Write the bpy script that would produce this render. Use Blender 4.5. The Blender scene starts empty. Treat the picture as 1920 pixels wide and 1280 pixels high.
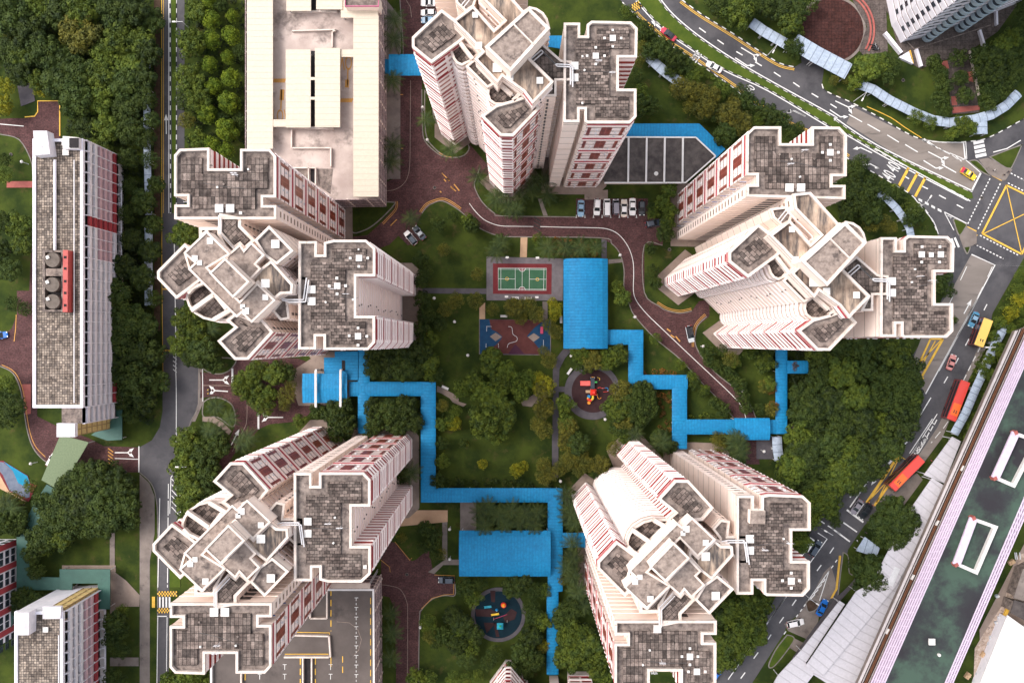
import bpy, bmesh, math, random
from mathutils import Vector, Matrix
R = math.radians
random.seed(7)
SC = bpy.context.scene
COL = SC.collection
# ---------------------------------------------------------------- camera, sky, sun, exposure
H = 245.0                     # camera height above the street, metres
cam = bpy.data.cameras.new('camera'); camo = bpy.data.objects.new('camera', cam); COL.objects.link(camo)
camo.location = (0, 0, H); camo.rotation_euler = (0, 0, 0)
cam.sensor_width = 36; cam.lens = 36*1715/1920; cam.clip_start = 1; cam.clip_end = 4000
SC.camera = camo
wd = bpy.data.worlds.new('World'); SC.world = wd; wd.use_nodes = True
nt = wd.node_tree; bg = nt.nodes['Background']
sky = nt.nodes.new('ShaderNodeTexSky'); sky.sky_type = 'NISHITA'; sky.sun_disc = False
SUN_EL, SUN_AZ = 52.0, 290.0      # azimuth clockwise from +Y (north is up in the photo)
sky.sun_elevation = R(SUN_EL); sky.sun_rotation = R(SUN_AZ); sky.air_density = 1.6; sky.dust_density = 4.0; sky.ozone_density = 1.0
hs = nt.nodes.new('ShaderNodeHueSaturation'); hs.inputs['Saturation'].default_value = .38   # thin overcast greys the sky
nt.links.new(sky.outputs[0], hs.inputs['Color']); nt.links.new(hs.outputs[0], bg.inputs[0]); bg.inputs[1].default_value = 0.15
sl = bpy.data.lights.new('sun', 'SUN'); so = bpy.data.objects.new('sun', sl); COL.objects.link(so)
sl.energy = 1.2; sl.angle = R(30); sl.color = (1, .92, .86)
d = Vector((math.sin(R(SUN_AZ))*math.cos(R(SUN_EL)), math.cos(R(SUN_AZ))*math.cos(R(SUN_EL)), math.sin(R(SUN_EL))))
so.rotation_euler = d.to_track_quat('Z', 'Y').to_euler(); so.location = (0, 0, 300)
SC.view_settings.view_transform = 'Standard'; SC.view_settings.look = 'None'
SC.view_settings.exposure = 0.97; SC.view_settings.gamma = 1
SC.cycles.use_denoising = True
SC.cycles.max_bounces = 6; SC.cycles.diffuse_bounces = 4; SC.cycles.transparent_max_bounces = 6

# ---------------------------------------------------------------- helpers
S = 7.0
def W(px, py, z=0.0):
    """photo pixel of a point known to lie at height z -> its place in the world"""
    k = (1-z/H)/S
    return Vector(((px-960)*k, (640-py)*k, z))
class Fr:
    def __init__(s, ox, oy, sc): s.o = (ox, oy); s.s = sc
    def __call__(s, pts): return [(s.o[0]+x/s.s, s.o[1]+y/s.s) for x, y in pts]
T1=Fr(0,0,2.977);T2=Fr(440,0,2.976);T3=Fr(760,0,2.977);T4=Fr(1140,0,2.976);T5=Fr(1480,0,2.977);T6=Fr(0,400,2.783)
T7=Fr(280,260,2.9096);T8=Fr(780,380,3.048);R1=Fr(1220,220,2.783);R2=Fr(1480,400,2.782);R3=Fr(0,820,2.783);R4=Fr(280,780,2.56)
R5=Fr(380,640,4);R6=Fr(700,850,2.977);R7=Fr(1050,800,2.667);R8=Fr(1480,820,2.782)
A1=Fr(290,380,4.267);B1=Fr(760,0,4.267);C1=Fr(1360,340,4);D1=Fr(280,850,4.267);E1=Fr(1100,880,4.267);F1=Fr(540,430,5.335);G1=Fr(780,280,4);H1=Fr(1180,560,4.266)
ID=Fr(0,0,1)

MATS = {}
def newmat(name):
    m = bpy.data.materials.new(name); m.use_nodes = True; MATS[name] = m
    n = m.node_tree; return m, n, n.nodes['Principled BSDF']
def N(n, t, **k):
    x = n.nodes.new(t)
    for a, b in k.items(): setattr(x, a, b)
    return x
def coords(n, rot=0, sc=(1,1,1), uv=False):
    tc = N(n, 'ShaderNodeTexCoord'); mp = N(n, 'ShaderNodeMapping')
    n.links.new(tc.outputs['UV' if uv else 'Object'], mp.inputs[0])
    mp.inputs['Rotation'].default_value = (0, 0, R(rot)); mp.inputs['Scale'].default_value = sc
    return mp.outputs[0]
def noise(n, vec, scale, detail=4, rough=.6):
    x = N(n, 'ShaderNodeTexNoise'); x.inputs['Scale'].default_value = scale; x.inputs['Detail'].default_value = detail
    x.inputs['Roughness'].default_value = rough
    if vec: n.links.new(vec, x.inputs['Vector'])
    return x.outputs['Fac']
def ramp(n, fac, stops):
    x = N(n, 'ShaderNodeValToRGB'); e = x.color_ramp.elements
    while len(e) < len(stops): e.new(.5)
    for i, (p, c) in enumerate(stops): e[i].position = p; e[i].color = (c[0], c[1], c[2], 1)
    n.links.new(fac, x.inputs[0]); return x.outputs[0]
def mix(n, a, b, fac, mode='MIX'):
    x = N(n, 'ShaderNodeMix', data_type='RGBA', blend_type=mode)
    for v, i in ((fac, 0), (a, 6), (b, 7)):
        if hasattr(v, 'links'): n.links.new(v, x.inputs[i])
        elif i == 0: x.inputs[0].default_value = v
        else: x.inputs[i].default_value = (v[0], v[1], v[2], 1)
    return x.outputs[2]
def math_(n, op, a, b=0.0, c=None):
    x = N(n, 'ShaderNodeMath', operation=op)
    for i, v in enumerate((a, b, c)):
        if v is None: continue
        if hasattr(v, 'links'): n.links.new(v, x.inputs[i])
        else: x.inputs[i].default_value = v
    return x.outputs[0]
def bump(n, b, h, st, dist=.1):
    x = N(n, 'ShaderNodeBump'); x.inputs['Strength'].default_value = st; x.inputs['Distance'].default_value = dist
    n.links.new(h, x.inputs['Height']); n.links.new(x.outputs[0], b.inputs['Normal'])
def mk(name, c1, c2=None, scale=.6, rough=.85, detail=6, spots=None, bmp=0, rot=0, sc=(1,1,1), metal=0, lo=.35, hi=.65):
    """mottled surface: c1..c2 by noise, optional darker blotches"""
    m, n, b = newmat(name); c2 = c2 or c1
    v = coords(n, rot, sc)
    col = ramp(n, noise(n, v, scale, detail, .65), [(lo, c1), (hi, c2)])
    if spots:
        k = ramp(n, noise(n, v, spots[1], 5, .7), [(spots[2], (0,0,0)), (min(1, spots[2]+.14), (1,1,1))])
        col = mix(n, col, spots[0], k)
    n.links.new(col, b.inputs['Base Color']); b.inputs['Roughness'].default_value = rough; b.inputs['Metallic'].default_value = metal
    if rough >= .7: b.inputs['Specular IOR Level'].default_value = .15   # dull weathered surface
    if bmp: bump(n, b, noise(n, v, scale*6, 3), bmp)
    return m
def mktile(name, rot, w, h, c1, c2, mortar, stain, off=.5, ms=.045):
    m, n, b = newmat(name); v = coords(n, rot)
    t = N(n, 'ShaderNodeTexBrick'); n.links.new(v, t.inputs['Vector'])
    t.offset = off; t.inputs['Scale'].default_value = 1; t.inputs['Brick Width'].default_value = w; t.inputs['Row Height'].default_value = h
    t.inputs['Mortar Size'].default_value = ms; t.inputs['Mortar Smooth'].default_value = .3; t.inputs['Bias'].default_value = .0
    t.inputs['Color1'].default_value = (*c1, 1); t.inputs['Color2'].default_value = (*c2, 1); t.inputs['Mortar'].default_value = (*mortar, 1)
    k = ramp(n, noise(n, v, .35, 8, .72), [(.38, stain), (.62, (1,1,1))])
    col = mix(n, t.outputs[0], k, .85, 'MULTIPLY')
    if 'tile' in name:      # whole courses relaid at different times
        kb = ramp(n, noise(n, coords(n, rot, (.12, 1/h, 1)), 1.0, 2, .5), [(.36, (.66,.64,.64)), (.62, (1.15,1.12,1.1))]); col = mix(n, col, kb, .8, 'MULTIPLY')
    k2 = ramp(n, noise(n, v, 2.6, 6, .75), [(.34, (.42,.40,.40)), (.64, (1.2,1.17,1.14))])
    col = mix(n, col, k2, .9, 'MULTIPLY')
    n.links.new(col, b.inputs['Base Color']); b.inputs['Roughness'].default_value = .9; b.inputs['Specular IOR Level'].default_value = .15
    bump(n, b, t.outputs[1], -.6, .08)
    return m

class MB:
    """collects faces (with uv and a material each) and links them as ONE mesh object"""
    def __init__(s): s.v = []; s.f = []; s.m = []; s.uv = []; s.mats = []
    def mi(s, m):
        if m not in s.mats: s.mats.append(m)
        return s.mats.index(m)
    def face(s, pts, m, uv=None):
        b = len(s.v); s.v += [tuple(p) for p in pts]; s.f.append(list(range(b, b+len(pts)))); s.m.append(s.mi(m))
        s.uv.append(uv or [(p[0], p[1]) for p in pts])
    def prism(s, poly, z0, z1, m, side=None, bottom=False):
        poly = ccw(poly); side = side or m
        s.face([(x, y, z1) for x, y in poly], m)
        if bottom: s.face([(x, y, z0) for x, y in reversed(poly)], m)
        for i in range(len(poly)):
            a, b = poly[i], poly[(i+1) % len(poly)]; L = math.dist(a, b)
            s.face([(*a, z0), (*b, z0), (*b, z1), (*a, z1)], side, [(0, z0), (L, z0), (L, z1), (0, z1)])
    def box(s, c, sx, sy, z0, z1, m, rot=0, bottom=True):
        ca, sa = math.cos(rot), math.sin(rot)
        pts = [(c[0]+x*ca-y*sa, c[1]+x*sa+y*ca) for x, y in ((-sx/2,-sy/2),(sx/2,-sy/2),(sx/2,sy/2),(-sx/2,sy/2))]
        s.prism(pts, z0, z1, m, bottom=bottom)
    def bar(s, p, q, w, m, h=None):
        p = Vector(p); q = Vector(q); d = (q-p)
        if d.length < 1e-5: return
        d.normalize(); up = Vector((0,0,1)) if abs(d.z) < .95 else Vector((1,0,0))
        x = d.cross(up).normalized()*w/2; y = d.cross(x).normalized()*(h or w)/2
        a = [p+x+y, p-x+y, p-x-y, p+x-y]; b = [q+x+y, q-x+y, q-x-y, q+x-y]
        for i in range(4):
            j = (i+1) % 4; s.face([a[i], b[i], b[j], a[j]], m)
        s.face(a, m); s.face(b[::-1], m)
    def tube(s, pts, r, m, n=8):
        for p, q in zip(pts, pts[1:]):
            p = Vector(p); q = Vector(q); d = (q-p).normalized(); up = Vector((0,0,1)) if abs(d.z) < .95 else Vector((1,0,0))
            x = d.cross(up).normalized()*r; y = d.cross(x).normalized()*r
            ra = [p+x*math.cos(t*2*math.pi/n)+y*math.sin(t*2*math.pi/n) for t in range(n)]
            rb = [q+x*math.cos(t*2*math.pi/n)+y*math.sin(t*2*math.pi/n) for t in range(n)]
            for i in range(n): s.face([ra[i], rb[i], rb[(i+1)%n], ra[(i+1)%n]], m)
            s.face(ra, m); s.face(rb[::-1], m)
    def disc(s, c, r, z0, z1, m, n=24, r2=None):
        r2 = r if r2 is None else r2
        a = [(c[0]+r*math.cos(t*2*math.pi/n), c[1]+r*math.sin(t*2*math.pi/n), z0) for t in range(n)]
        b = [(c[0]+r2*math.cos(t*2*math.pi/n), c[1]+r2*math.sin(t*2*math.pi/n), z1) for t in range(n)]
        for i in range(n): s.face([a[i], a[(i+1)%n], b[(i+1)%n], b[i]], m)
        s.face(b, m)
    def build(s, name, parent=None, smooth=False, fix=False):
        me = bpy.data.meshes.new(name)
        o = Vector(parent.location) if parent else Vector((0,0,0))
        p = parent
        while p is not None and p.parent is not None: p = p.parent; o = o + Vector(p.location)
        me.from_pydata([(a-o[0], b-o[1], c-o[2]) for a, b, c in s.v], [], s.f)
        for m in s.mats: me.materials.append(MATS[m])
        me.polygons.foreach_set('material_index', s.m)
        uvl = me.uv_layers.new(name='UVMap'); flat = [c for f in s.uv for u in f for c in u]
        uvl.data.foreach_set('uv', flat)
        if smooth or fix:
            bm = bmesh.new(); bm.from_mesh(me)
            bmesh.ops.remove_doubles(bm, verts=bm.verts, dist=1e-4)
            bmesh.ops.recalc_face_normals(bm, faces=bm.faces); bm.to_mesh(me); bm.free()
        if smooth:
            me.polygons.foreach_set('use_smooth', [True]*len(me.polygons))
        me.update()
        ob = bpy.data.objects.new(name, me); COL.objects.link(ob)
        if parent: ob.parent = parent
        return ob
def area(p): return sum(p[i][0]*p[(i+1)%len(p)][1]-p[(i+1)%len(p)][0]*p[i][1] for i in range(len(p)))/2
def ccw(p): return list(p) if area(p) > 0 else list(reversed(p))
def ccw_s(p, s):
    if area(p) > 0: return list(p), list(s)
    n = len(p); q = list(reversed(p)); return q, [s[(n-2-i) % n] for i in range(n)]
def inset(p, d):
    """mitred inset of a ccw polygon"""
    n = len(p); out = []
    for i in range(n):
        a, b, c = Vector(p[i-1]), Vector(p[i]), Vector(p[(i+1) % n])
        e1 = (b-a).normalized(); e2 = (c-b).normalized()
        n1 = Vector((-e1.y, e1.x)); n2 = Vector((-e2.y, e2.x)); k = n1+n2
        if k.length < .3: k = n1
        k.normalize(); s = d/max(.35, k.dot(n1)); q = b+k*s; out.append((q.x, q.y))
    return out
def empty(name, loc, rz=0):
    o = bpy.data.objects.new(name, None); COL.objects.link(o); o.location = loc; o.rotation_euler = (0,0,rz); o.empty_display_size = .5; return o
def tag(o, label=None, cat=None, group=None, kind=None):
    if label: o['label'] = label
    if cat: o['category'] = cat
    if group: o['group'] = group
    if kind: o['kind'] = kind
    return o
def WP(pts, z=0): return [tuple(W(x, y, z)[:2]) for x, y in pts]
def ring(mb, outer, inner, z0, z1, m, cap=None):
    n = len(outer)
    for i in range(n):
        j = (i+1) % n
        mb.face([(*outer[i], z1), (*outer[j], z1), (*inner[j], z1), (*inner[i], z1)], cap or m)
        mb.face([(*outer[i], z0), (*outer[j], z0), (*outer[j], z1), (*outer[i], z1)], m)
        mb.face([(*inner[j], z0), (*inner[i], z0), (*inner[i], z1), (*inner[j], z1)], m)

# ---------------------------------------------------------------- materials
mk('wall', (.93,.82,.80), (.87,.75,.72), .25, .8, spots=((.6,.48,.43), .12, .66))
mk('cream', (.91,.78,.71), (.85,.71,.63), .2, .8, spots=((.62,.46,.36), .1, .66))
mk('ledge', (.93,.85,.83), (.87,.78,.75), .5, .8)
mk('parapet', (.66,.575,.53), (.52,.44,.39), .6, .8, 8, spots=((.27,.215,.185), 1.3, .60))
mk('maroon', (.30,.035,.03), (.22,.03,.025), .6, .7)
mk('redline', (.42,.055,.075), (.34,.05,.065), .6, .7)
mk('redband', (.30,.03,.03), (.22,.03,.03), .6, .7)
mk('shadowgap', (.20,.15,.13), (.12,.09,.08), .6, .8)
mk('stripe2', (.45,.22,.18), (.35,.2,.17), .6, .7)
mk('stripe3', (.50,.40,.34), (.42,.33,.28), .6, .7)
mk('cloth_blue', (.05,.10,.35), (.08,.14,.4), 1, .9)
mk('cloth_red', (.45,.06,.07), (.5,.1,.1), 1, .9)
mk('cloth_pale', (.6,.6,.62), (.7,.68,.66), 1, .9)
mk('slit2', (.20,.14,.11), (.26,.19,.15), .6, .6)
mk('slit', (.05,.045,.045), (.09,.08,.08), .6, .5)
mk('hatch', (.66,.63,.61), (.56,.53,.51), 1, .6)
mk('pipe', (.62,.60,.62), (.6,.58,.6), 2, .5)
mk('gutter', (.075,.06,.057), (.26,.21,.185), .8, .9, spots=((.45,.36,.31), .9, .63))
for nm, rot, w, h in (('tileV', 90, 1.5, .76), ('tileH', 0, .95, .6), ('tileD', 45, 1.2, .8), ('tileE', -45, 1.2, .8)):
    mktile(nm, rot, w, h, (.33,.275,.25), (.085,.072,.067), (.012,.011,.011), (.40,.37,.37), off=.0 if nm in('tileV',) else .5)
mk('slabroof', (.17,.132,.115), (.33,.265,.23), 1.1, .9, 10, spots=((.085,.068,.063), .45, .53), bmp=.4)
m, n, b = newmat('stainroof')            # weathered screed with run-off streaks
v = coords(n, 40, (1, .16, 1)); k = ramp(n, noise(n, v, .9, 6, .65), [(.38, (.09,.075,.07)), (.6, (.5,.38,.29))])
k2 = ramp(n, noise(n, coords(n), .12, 5, .6), [(.4, (.3,.26,.25)), (.6, (1,1,1))]); n.links.new(mix(n, k, k2, 1, 'MULTIPLY'), b.inputs['Base Color']); b.inputs['Roughness'].default_value = .9
m, n, b = newmat('winbrown')             # brown casements: panes split by thin frames
v = coords(n, uv=True); t = N(n, 'ShaderNodeTexBrick'); n.links.new(v, t.inputs['Vector']); t.offset = 0
t.inputs['Scale'].default_value = 1; t.inputs['Brick Width'].default_value = 1.0; t.inputs['Row Height'].default_value = 1.4; t.inputs['Mortar Size'].default_value = .07
t.inputs['Color1'].default_value = (.16,.03,.018,1); t.inputs['Color2'].default_value = (.26,.05,.03,1); t.inputs['Mortar'].default_value = (.40,.12,.09,1)
n.links.new(t.outputs[0], b.inputs['Base Color']); b.inputs['Roughness'].default_value = .35

# ---------------------------------------------------------------- point blocks
FH = 2.8
def facade(mb, wins, a, b, z0, z1, st, fh=FH):
    """one outer wall from a to b (ccw outline) between z0 and z1"""
    a = Vector(a); b = Vector(b); L = (b-a).length
    if L < .05: return
    d = (b-a)/L; n = Vector((d.y, -d.x))
    def P(u, z, o=0): q = a+d*u+n*o; return (q.x, q.y, z)
    def quad(u0, u1, za, zb, o, m): mb.face([P(u0,za,o), P(u1,za,o), P(u1,zb,o), P(u0,zb,o)], m, [(u0,za),(u1,za),(u1,zb),(u0,zb)])
    def bx(u0, u1, za, zb, o, m, ends=True, tgt=None, o0=-.02):
        t = tgt or mb
        t.face([P(u0,za,o), P(u1,za,o), P(u1,zb,o), P(u0,zb,o)], m, [(u0,za),(u1,za),(u1,zb),(u0,zb)])
        t.face([P(u0,zb,o), P(u1,zb,o), P(u1,zb,o0), P(u0,zb,o0)], m, [(u0,za),(u1,za),(u1,za+.3),(u0,za+.3)])
        t.face([P(u0,za,o0), P(u1,za,o0), P(u1,za,o), P(u0,za,o)], m, [(u0,za),(u1,za),(u1,za+.3),(u0,za+.3)])
        if ends:
            t.face([P(u0,za,o0), P(u0,za,o), P(u0,zb,o), P(u0,zb,o0)], m); t.face([P(u1,za,o), P(u1,za,o0), P(u1,zb,o0), P(u1,zb,o)], m)
    base = {'s':'wall','f':'wall','n':'wall','k':'wall'}.get(st, 'cream')
    quad(0, L, z0, z1, 0, base)
    nf = int((z1-z0-1.5)//fh); top = z1-1.4
    e = .0
    if st == 's':
        for i in range(nf):
            z = top-i*fh; sec = i % 4 == 3
            bx(e, L-e, z-fh+.1, z-fh+.95, .16, 'ledge')
            if sec: bx(e, L-e, z-fh+1.05, z-fh+1.35, .1, 'redline')
            k = max(1, round(L/3.6)); w = L/k
            for j in range(k):
                u = j*w; bx(u+w*.1, u+w*.9, z-fh+1.45, z-.15, .05, 'redband' if (j+i//4) % 2 == 0 or k == 1 else 'stripe2', ends=False)
        bx(e, L-e, z1-1.0, z1-.7, .08, 'redline'); bx(e, L-e, z1-.45, z1-.15, .08, 'redline')
    elif st == 'f':
        ns = max(1, int(round((z1-z0)/12.0))); sh = (z1-z0)/ns
        for i in range(ns):
            zb = z0+i*sh
            bx(e, L-e, zb+sh-1.05, zb+sh-.75, .09, 'redline'); bx(e, L-e, zb+sh-.45, zb+sh-.15, .09, 'redline')
            for j in range(1, 4): bx(e, L-e, zb+j*sh/4-.06, zb+j*sh/4+.04, .1, 'shadowgap', ends=False)
            cols = [(.05,.13),(.38,.64),(.87,.95)] if L > 6 else ([(.08,.3),(.62,.92)] if L > 3 else [])
            for u0, u1 in cols:
                w = MB(); bx(L*u0, L*u1, zb+sh*.2, zb+sh*.76, .1, 'winbrown', tgt=w)
                mid = a+d*L*(u0+u1)/2
                wins.append((-(n.x*mid.x+n.y*mid.y)/max(1, mid.length) * (u1-u0)*L, w))
            for j in range(3):
                if (i*3+j*5) % 4 < 2: bx(L*.26, L*.26+.4, zb+sh*(j+.35)/4, zb+sh*(j+.35)/4+.45, .28, 'pipe')
                if (i*5+j*7) % 4 < 2: bx(L*.74, L*.74+.4, zb+sh*(j+.6)/4, zb+sh*(j+.6)/4+.45, .28, 'pipe')
    elif st == 'n':
        for i in range(nf):
            z = top-i*fh; bx(e, L-e, z-fh+.1, z-fh+1.0, .25, 'ledge', ends=False); bx(e, L-e, z-fh+1.3, z-.5, .12, 'maroon', ends=False)
    elif st == 'l':
        for i in range(nf):
            z = top-i*fh; bx(e, L-e, z-fh+.2, z-fh+.9, .16, 'wall', ends=False)
            for j in range(max(1, int(L/4))):
                u = (j+.5)*4+((i*7) % 3)*.3
                if u < L-.5 and (i*5+j*3) % 4 < 2: bx(u, u+.25, z-fh+1.4, z-fh+1.8, .2, 'slit')
    elif st == 't':
        for i in range(nf):
            z = top-i*fh; bx(e, L-e, z-fh-.02, z-fh+.12, .07, 'wall', ends=False)
            for j in range(max(1, int(L/3.2))):
                u = (j+.5)*L/max(1, int(L/3.2)); bx(u-.55, u+.55, z-fh+1.1, z-fh+1.9, .04, 'slit2', ends=False)
    elif st == 'v':        # cream wall with a column of deep service slots
        for i in range(nf):
            z = top-i*fh; bx(L*.25, L*.42, z-fh+.5, z-.5, .05, 'slit', ends=False); bx(0, L, z-fh, z-fh+.14, .12, 'cream', ends=False)
    elif st == 'p':        # kitchen recess with laundry poles
        for i in range(nf):
            z = top-i*fh; bx(0, L, z-fh, z-fh+.5, .1, 'wall', ends=False)
            for j in range(2):
                u = L*(.3+.4*j); a0 = Vector(P(u, z-fh+.7, .05)); b0 = Vector(P(u, z-fh+.9, 2.3)); mb.bar(a0, b0, .07, 'pipe')
                if (i*7+j*5) % 3 == 0: c0 = a0.lerp(b0, .35); c1 = a0.lerp(b0, .85); c0.z -= .35; c1.z -= .35; mb.bar(c0, c1, .12, ('cloth_blue', 'cloth_red', 'cloth_pale')[(i+j) % 3], .7)
    elif st == 'k':
        for i in range(nf):
            z = top-i*fh; bx(0, L, z-fh+.1, z-fh+1.2, .3, 'ledge'); bx(0, L, z-fh+1.35, z-.3, .02, 'stripe3', ends=False)
    elif st == 'c':
        for i in range(nf//2):
            z = top-i*fh*2; bx(0, L, z-.05, z+.03, .03, 'shadowgap', ends=False)

def roofed(root, wins, pts, z, styles, z0=0.0, pw=.85, ph=1.1, roof='tileV', tin=1.3, pave=None):
    """a block of the tower: walls, parapet ring, gutter floor and raised paving"""
    P = WP(pts, z)
    styles = styles if len(styles) == len(pts) else styles[:1]*len(pts)
    P, st = ccw_s(P, styles)
    w = MB()
    for i in range(len(P)): facade(w, wins, P[i], P[(i+1) % len(P)], z0, z-ph, st[i])
    w.build('wall', root)
    pr = MB(); inn = inset(P, pw); out = inset(P, -.08)
    n = len(P)
    ring(pr, out, inn, z-ph, z, 'parapet')
    for i in range(n):
        j = (i+1) % n; pr.face([(*P[i], z-ph), (*P[j], z-ph), (*out[j], z-ph), (*out[i], z-ph)], 'parapet')
    pr.build('parapet', root)
    rf = MB(); rf.face([(*p, z-ph+.05) for p in inset(P, min(pw*.6,.3))], 'gutter' if tin else roof)
    ro = rf.build('roof', root)
    if tin:
        t = MB(); t.prism(WP(pave, z-ph) if pave else inset(P, pw+tin), z-ph+.06, z-ph+.45, roof); t.build('roof_paving', root)
def hatches(root, fr, lst, z, name='roof_hatch'):
    for x, y, s in lst:
        (px, py), = fr([(x, y)]); c = W(px, py, z); q = s/fr.s*(1-z/H)/S
        m = MB(); m.box(c, q, q, z-.55, z-.12, 'hatch'); m.box(c, q*1.12, q*1.12, z-.12, z, 'hatch'); m.build(name, root)
def pipes(root, fr, pts, z, r=.13):
    m = MB()
    for off in (0, .42):
        q = [W(*fr([p])[0], z)+Vector((off, -off, 0)) for p in pts]
        m.tube(q, r, 'pipe', 6)
    m.build('pipework', root)

def finish(root, wins):
    wins.sort(key=lambda t: -t[0])
    for s, w in wins[:100]: w.build('window', root)
    rest = MB()
    for s, w in wins[100:]:
        for f, u, mm in zip(w.f, w.uv, w.m): rest.face([w.v[i] for i in f], w.mats[mm], u)
    if rest.f: tag(rest.build('window', root), kind='stuff')

ZW, ZC, ZB = 72.5, 76.5, 80.5
# outlines traced once at roof height; wing outlines carry a letter per wall
A_W1 = (T7([(137,90),(165,58),(325,52),(325,165),(497,165),(497,58),(655,58),(688,95),(688,318),(618,318),(618,365),(690,365),(690,437),(138,437),(138,362),(208,362),(208,312),(137,312)]), 'ssnnnssfcpttvtcpcf')
A_W2 = (F1([(108,122),(283,122),(283,256),(362,256),(362,130),(455,108),(780,108),(868,190),(868,465),(678,465),(678,868),(865,868),(865,1130),(800,1200),(358,1200),(358,1065),(275,1065),(275,1195),(105,1195)]), 'tcccffssnlnssfccctc')
C_W1 = (R1([(503,85),(540,50),(680,50),(680,138),(842,138),(842,50),(985,52),(1023,92),(1021,305),(948,305),(948,355),(1015,355),(1015,425),(503,412),(503,352),(555,352),(555,300),(500,300)]), 'ssnnnssfcpttvtcpcf')
C_W2 = (R1([(1202,628),(1283,628),(1283,695),(1322,695),(1322,635),(1345,618),(1550,622),(1583,655),(1580,805),(1485,805),(1485,972),(1577,972),(1577,1115),(1545,1147),(1325,1147),(1310,1140),(1310,1075),(1280,1075),(1280,1142),(1200,1142)]), 'tcccffssnlnssfccctcc')
E_W2 = (R7([(885,345),(968,345),(968,410),(1010,410),(1010,345),(1045,338),(1215,345),(1252,380),(1252,517),(1160,517),(1160,672),(1248,672),(1248,810),(1215,845),(1035,842),(1022,835),(1022,768),(965,768),(965,835),(885,835)]), 'tcccffssnlnssffccctc')
CORE2 = [  # (outline in A1, height, walls, base, parapet width, parapet height, roof, paving inset)
 ([(22,548),(240,328),(330,420),(390,600),(262,700),(172,765),(22,605)], ZW, 'tccssss', 0, .42, .85, 'tileD', 1.4),
 ([(505,1105),(640,995),(575,940),(650,880),(780,930),(860,935),(945,1035),(745,1253),(640,1253)], ZW-.1, 'nncccvfss', 0, .42, .85, 'tileE', 1.1),
 ([(258,705),(252,765),(272,825),(318,882),(388,925),(470,945),(575,942),(650,880),(430,650),(350,620)], ZW-1.6, 'kkkkkkkccc', 0, .35, 1.2, 'tileE', 0),
 ([(236,402),(415,232),(608,415),(772,322),(926,468),(1090,655),(1086,718),(956,788),(775,950),(655,900),(274,530)], ZC-3, 'cccclllllcc', 0, .3, .3, 'stainroof', 0),
 ([(750,640),(845,530),(932,463),(1103,655),(1097,724),(1008,728),(955,772),(825,640),(760,700)], ZC-1, 'cclllcccc', 0, .38, .6, 'stainroof', 0),
 ([(800,300),(915,186),(1107,385),(975,492),(872,418)], ZC-1.2, 'cclcc', 0, .38, .7, 'gutter', 0),
 ([(520,88),(690,120),(687,185),(802,302),(715,378),(680,337),(630,372),(515,240)], ZW-.3, 'cvvccccc', 0, .5, .5, 'tileE', .3),
 ([(356,198),(520,198),(522,250),(602,402),(415,242),(358,282)], ZW-.4, 'vccccc', 0, .5, .5, 'tileE', 0),
 ([(1000,742),(1100,655),(1160,598),(1215,598),(1215,806),(1062,806),(1076,925),(1006,938),(942,865),(1000,790)], ZW-.8, 'cccclvvccc', 0, .35, .6, 'gutter', 0),
 ([(232,402),(415,228),(602,410),(420,520),(680,790),(820,643),(962,780),(775,957),(695,880),(655,914),(270,530),(322,482)], ZC, 'c', ZC-6, .3, .3, 'slabroof', 0),
 ([(596,408),(682,333),(714,380),(772,316),(876,418),(807,490),(847,528),(750,630),(562,443)], ZC-.2, 'c', ZC-6, .3, .3, 'slabroof', 0),
 ([(438,562),(562,445),(754,632),(625,757)], ZB, 'c', ZC-4, .3, .25, 'slabroof', 0),
]
CORE1 = [  # outline in C1
 ([(28,528),(248,322),(345,395),(448,505),(380,565),(172,718),(28,602)], ZW, 'tccvsss', 0, .42, .85, 'tileD', 1.2),
 ([(545,1118),(690,1264),(785,1266),(985,1058),(900,960),(790,1000),(660,1035)], ZW-.1, 'ssffccs', 0, .42, .85, 'tileD', 1.2),
 ([(270,612),(320,640),(338,690),(362,722),(400,738),(470,705),(545,635),(400,560)], ZW-1.5, 'kkkkkccc', 0, .35, 1.2, 'tileE', 0),
 ([(430,745),(495,690),(672,862),(590,905)], ZW-.6, 'cccl', 0, .35, .6, 'tileE', 0),
 ([(598,905),(590,950),(605,1000),(645,1030),(770,1035),(862,938),(705,825),(660,862)], ZW-1.7, 'kkkkcccc', 0, .35, 1.2, 'tileE', 0),
 ([(335,405),(485,292),(642,472),(718,402),(525,205),(510,95),(640,83),(862,332),(905,302),(1060,460),(880,655),(1085,862),(930,1022),(862,932),(703,818),(668,868),(498,690),(555,635),(440,510)], ZC, 'cclltcccccclfcccccc', 0, .38, .7, 'stainroof', 0),
 ([(870,660),(985,560),(1145,700),(1222,708),(1222,848),(1107,850),(1107,968),(1020,968),(1075,860)], ZW-.3, 'cccclvvcc', 0, .35, .6, 'tileV', .2),
 ([(340,205),(458,190),(470,215),(518,202),(488,296),(428,332),(362,272)], ZW-.5, 'tcccccc', 0, .35, .6, 'gutter', 0),
 ([(905,300),(960,312),(1010,345),(1040,390),(1058,455),(900,470)], ZC+1, 'kkkkcc', 0, .35, .8, 'gutter', 0),
 ([(575,600),(900,305),(1058,460),(765,782)], ZB, 'c', ZC-2, .5, .45, 'slabroof', 0),
]
def mir(pts, dx, c): return [(x+dx, c-y) for x, y in pts]
def sh(pts, dx, dy): return [(x+dx, y+dy) for x, y in pts]
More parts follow.
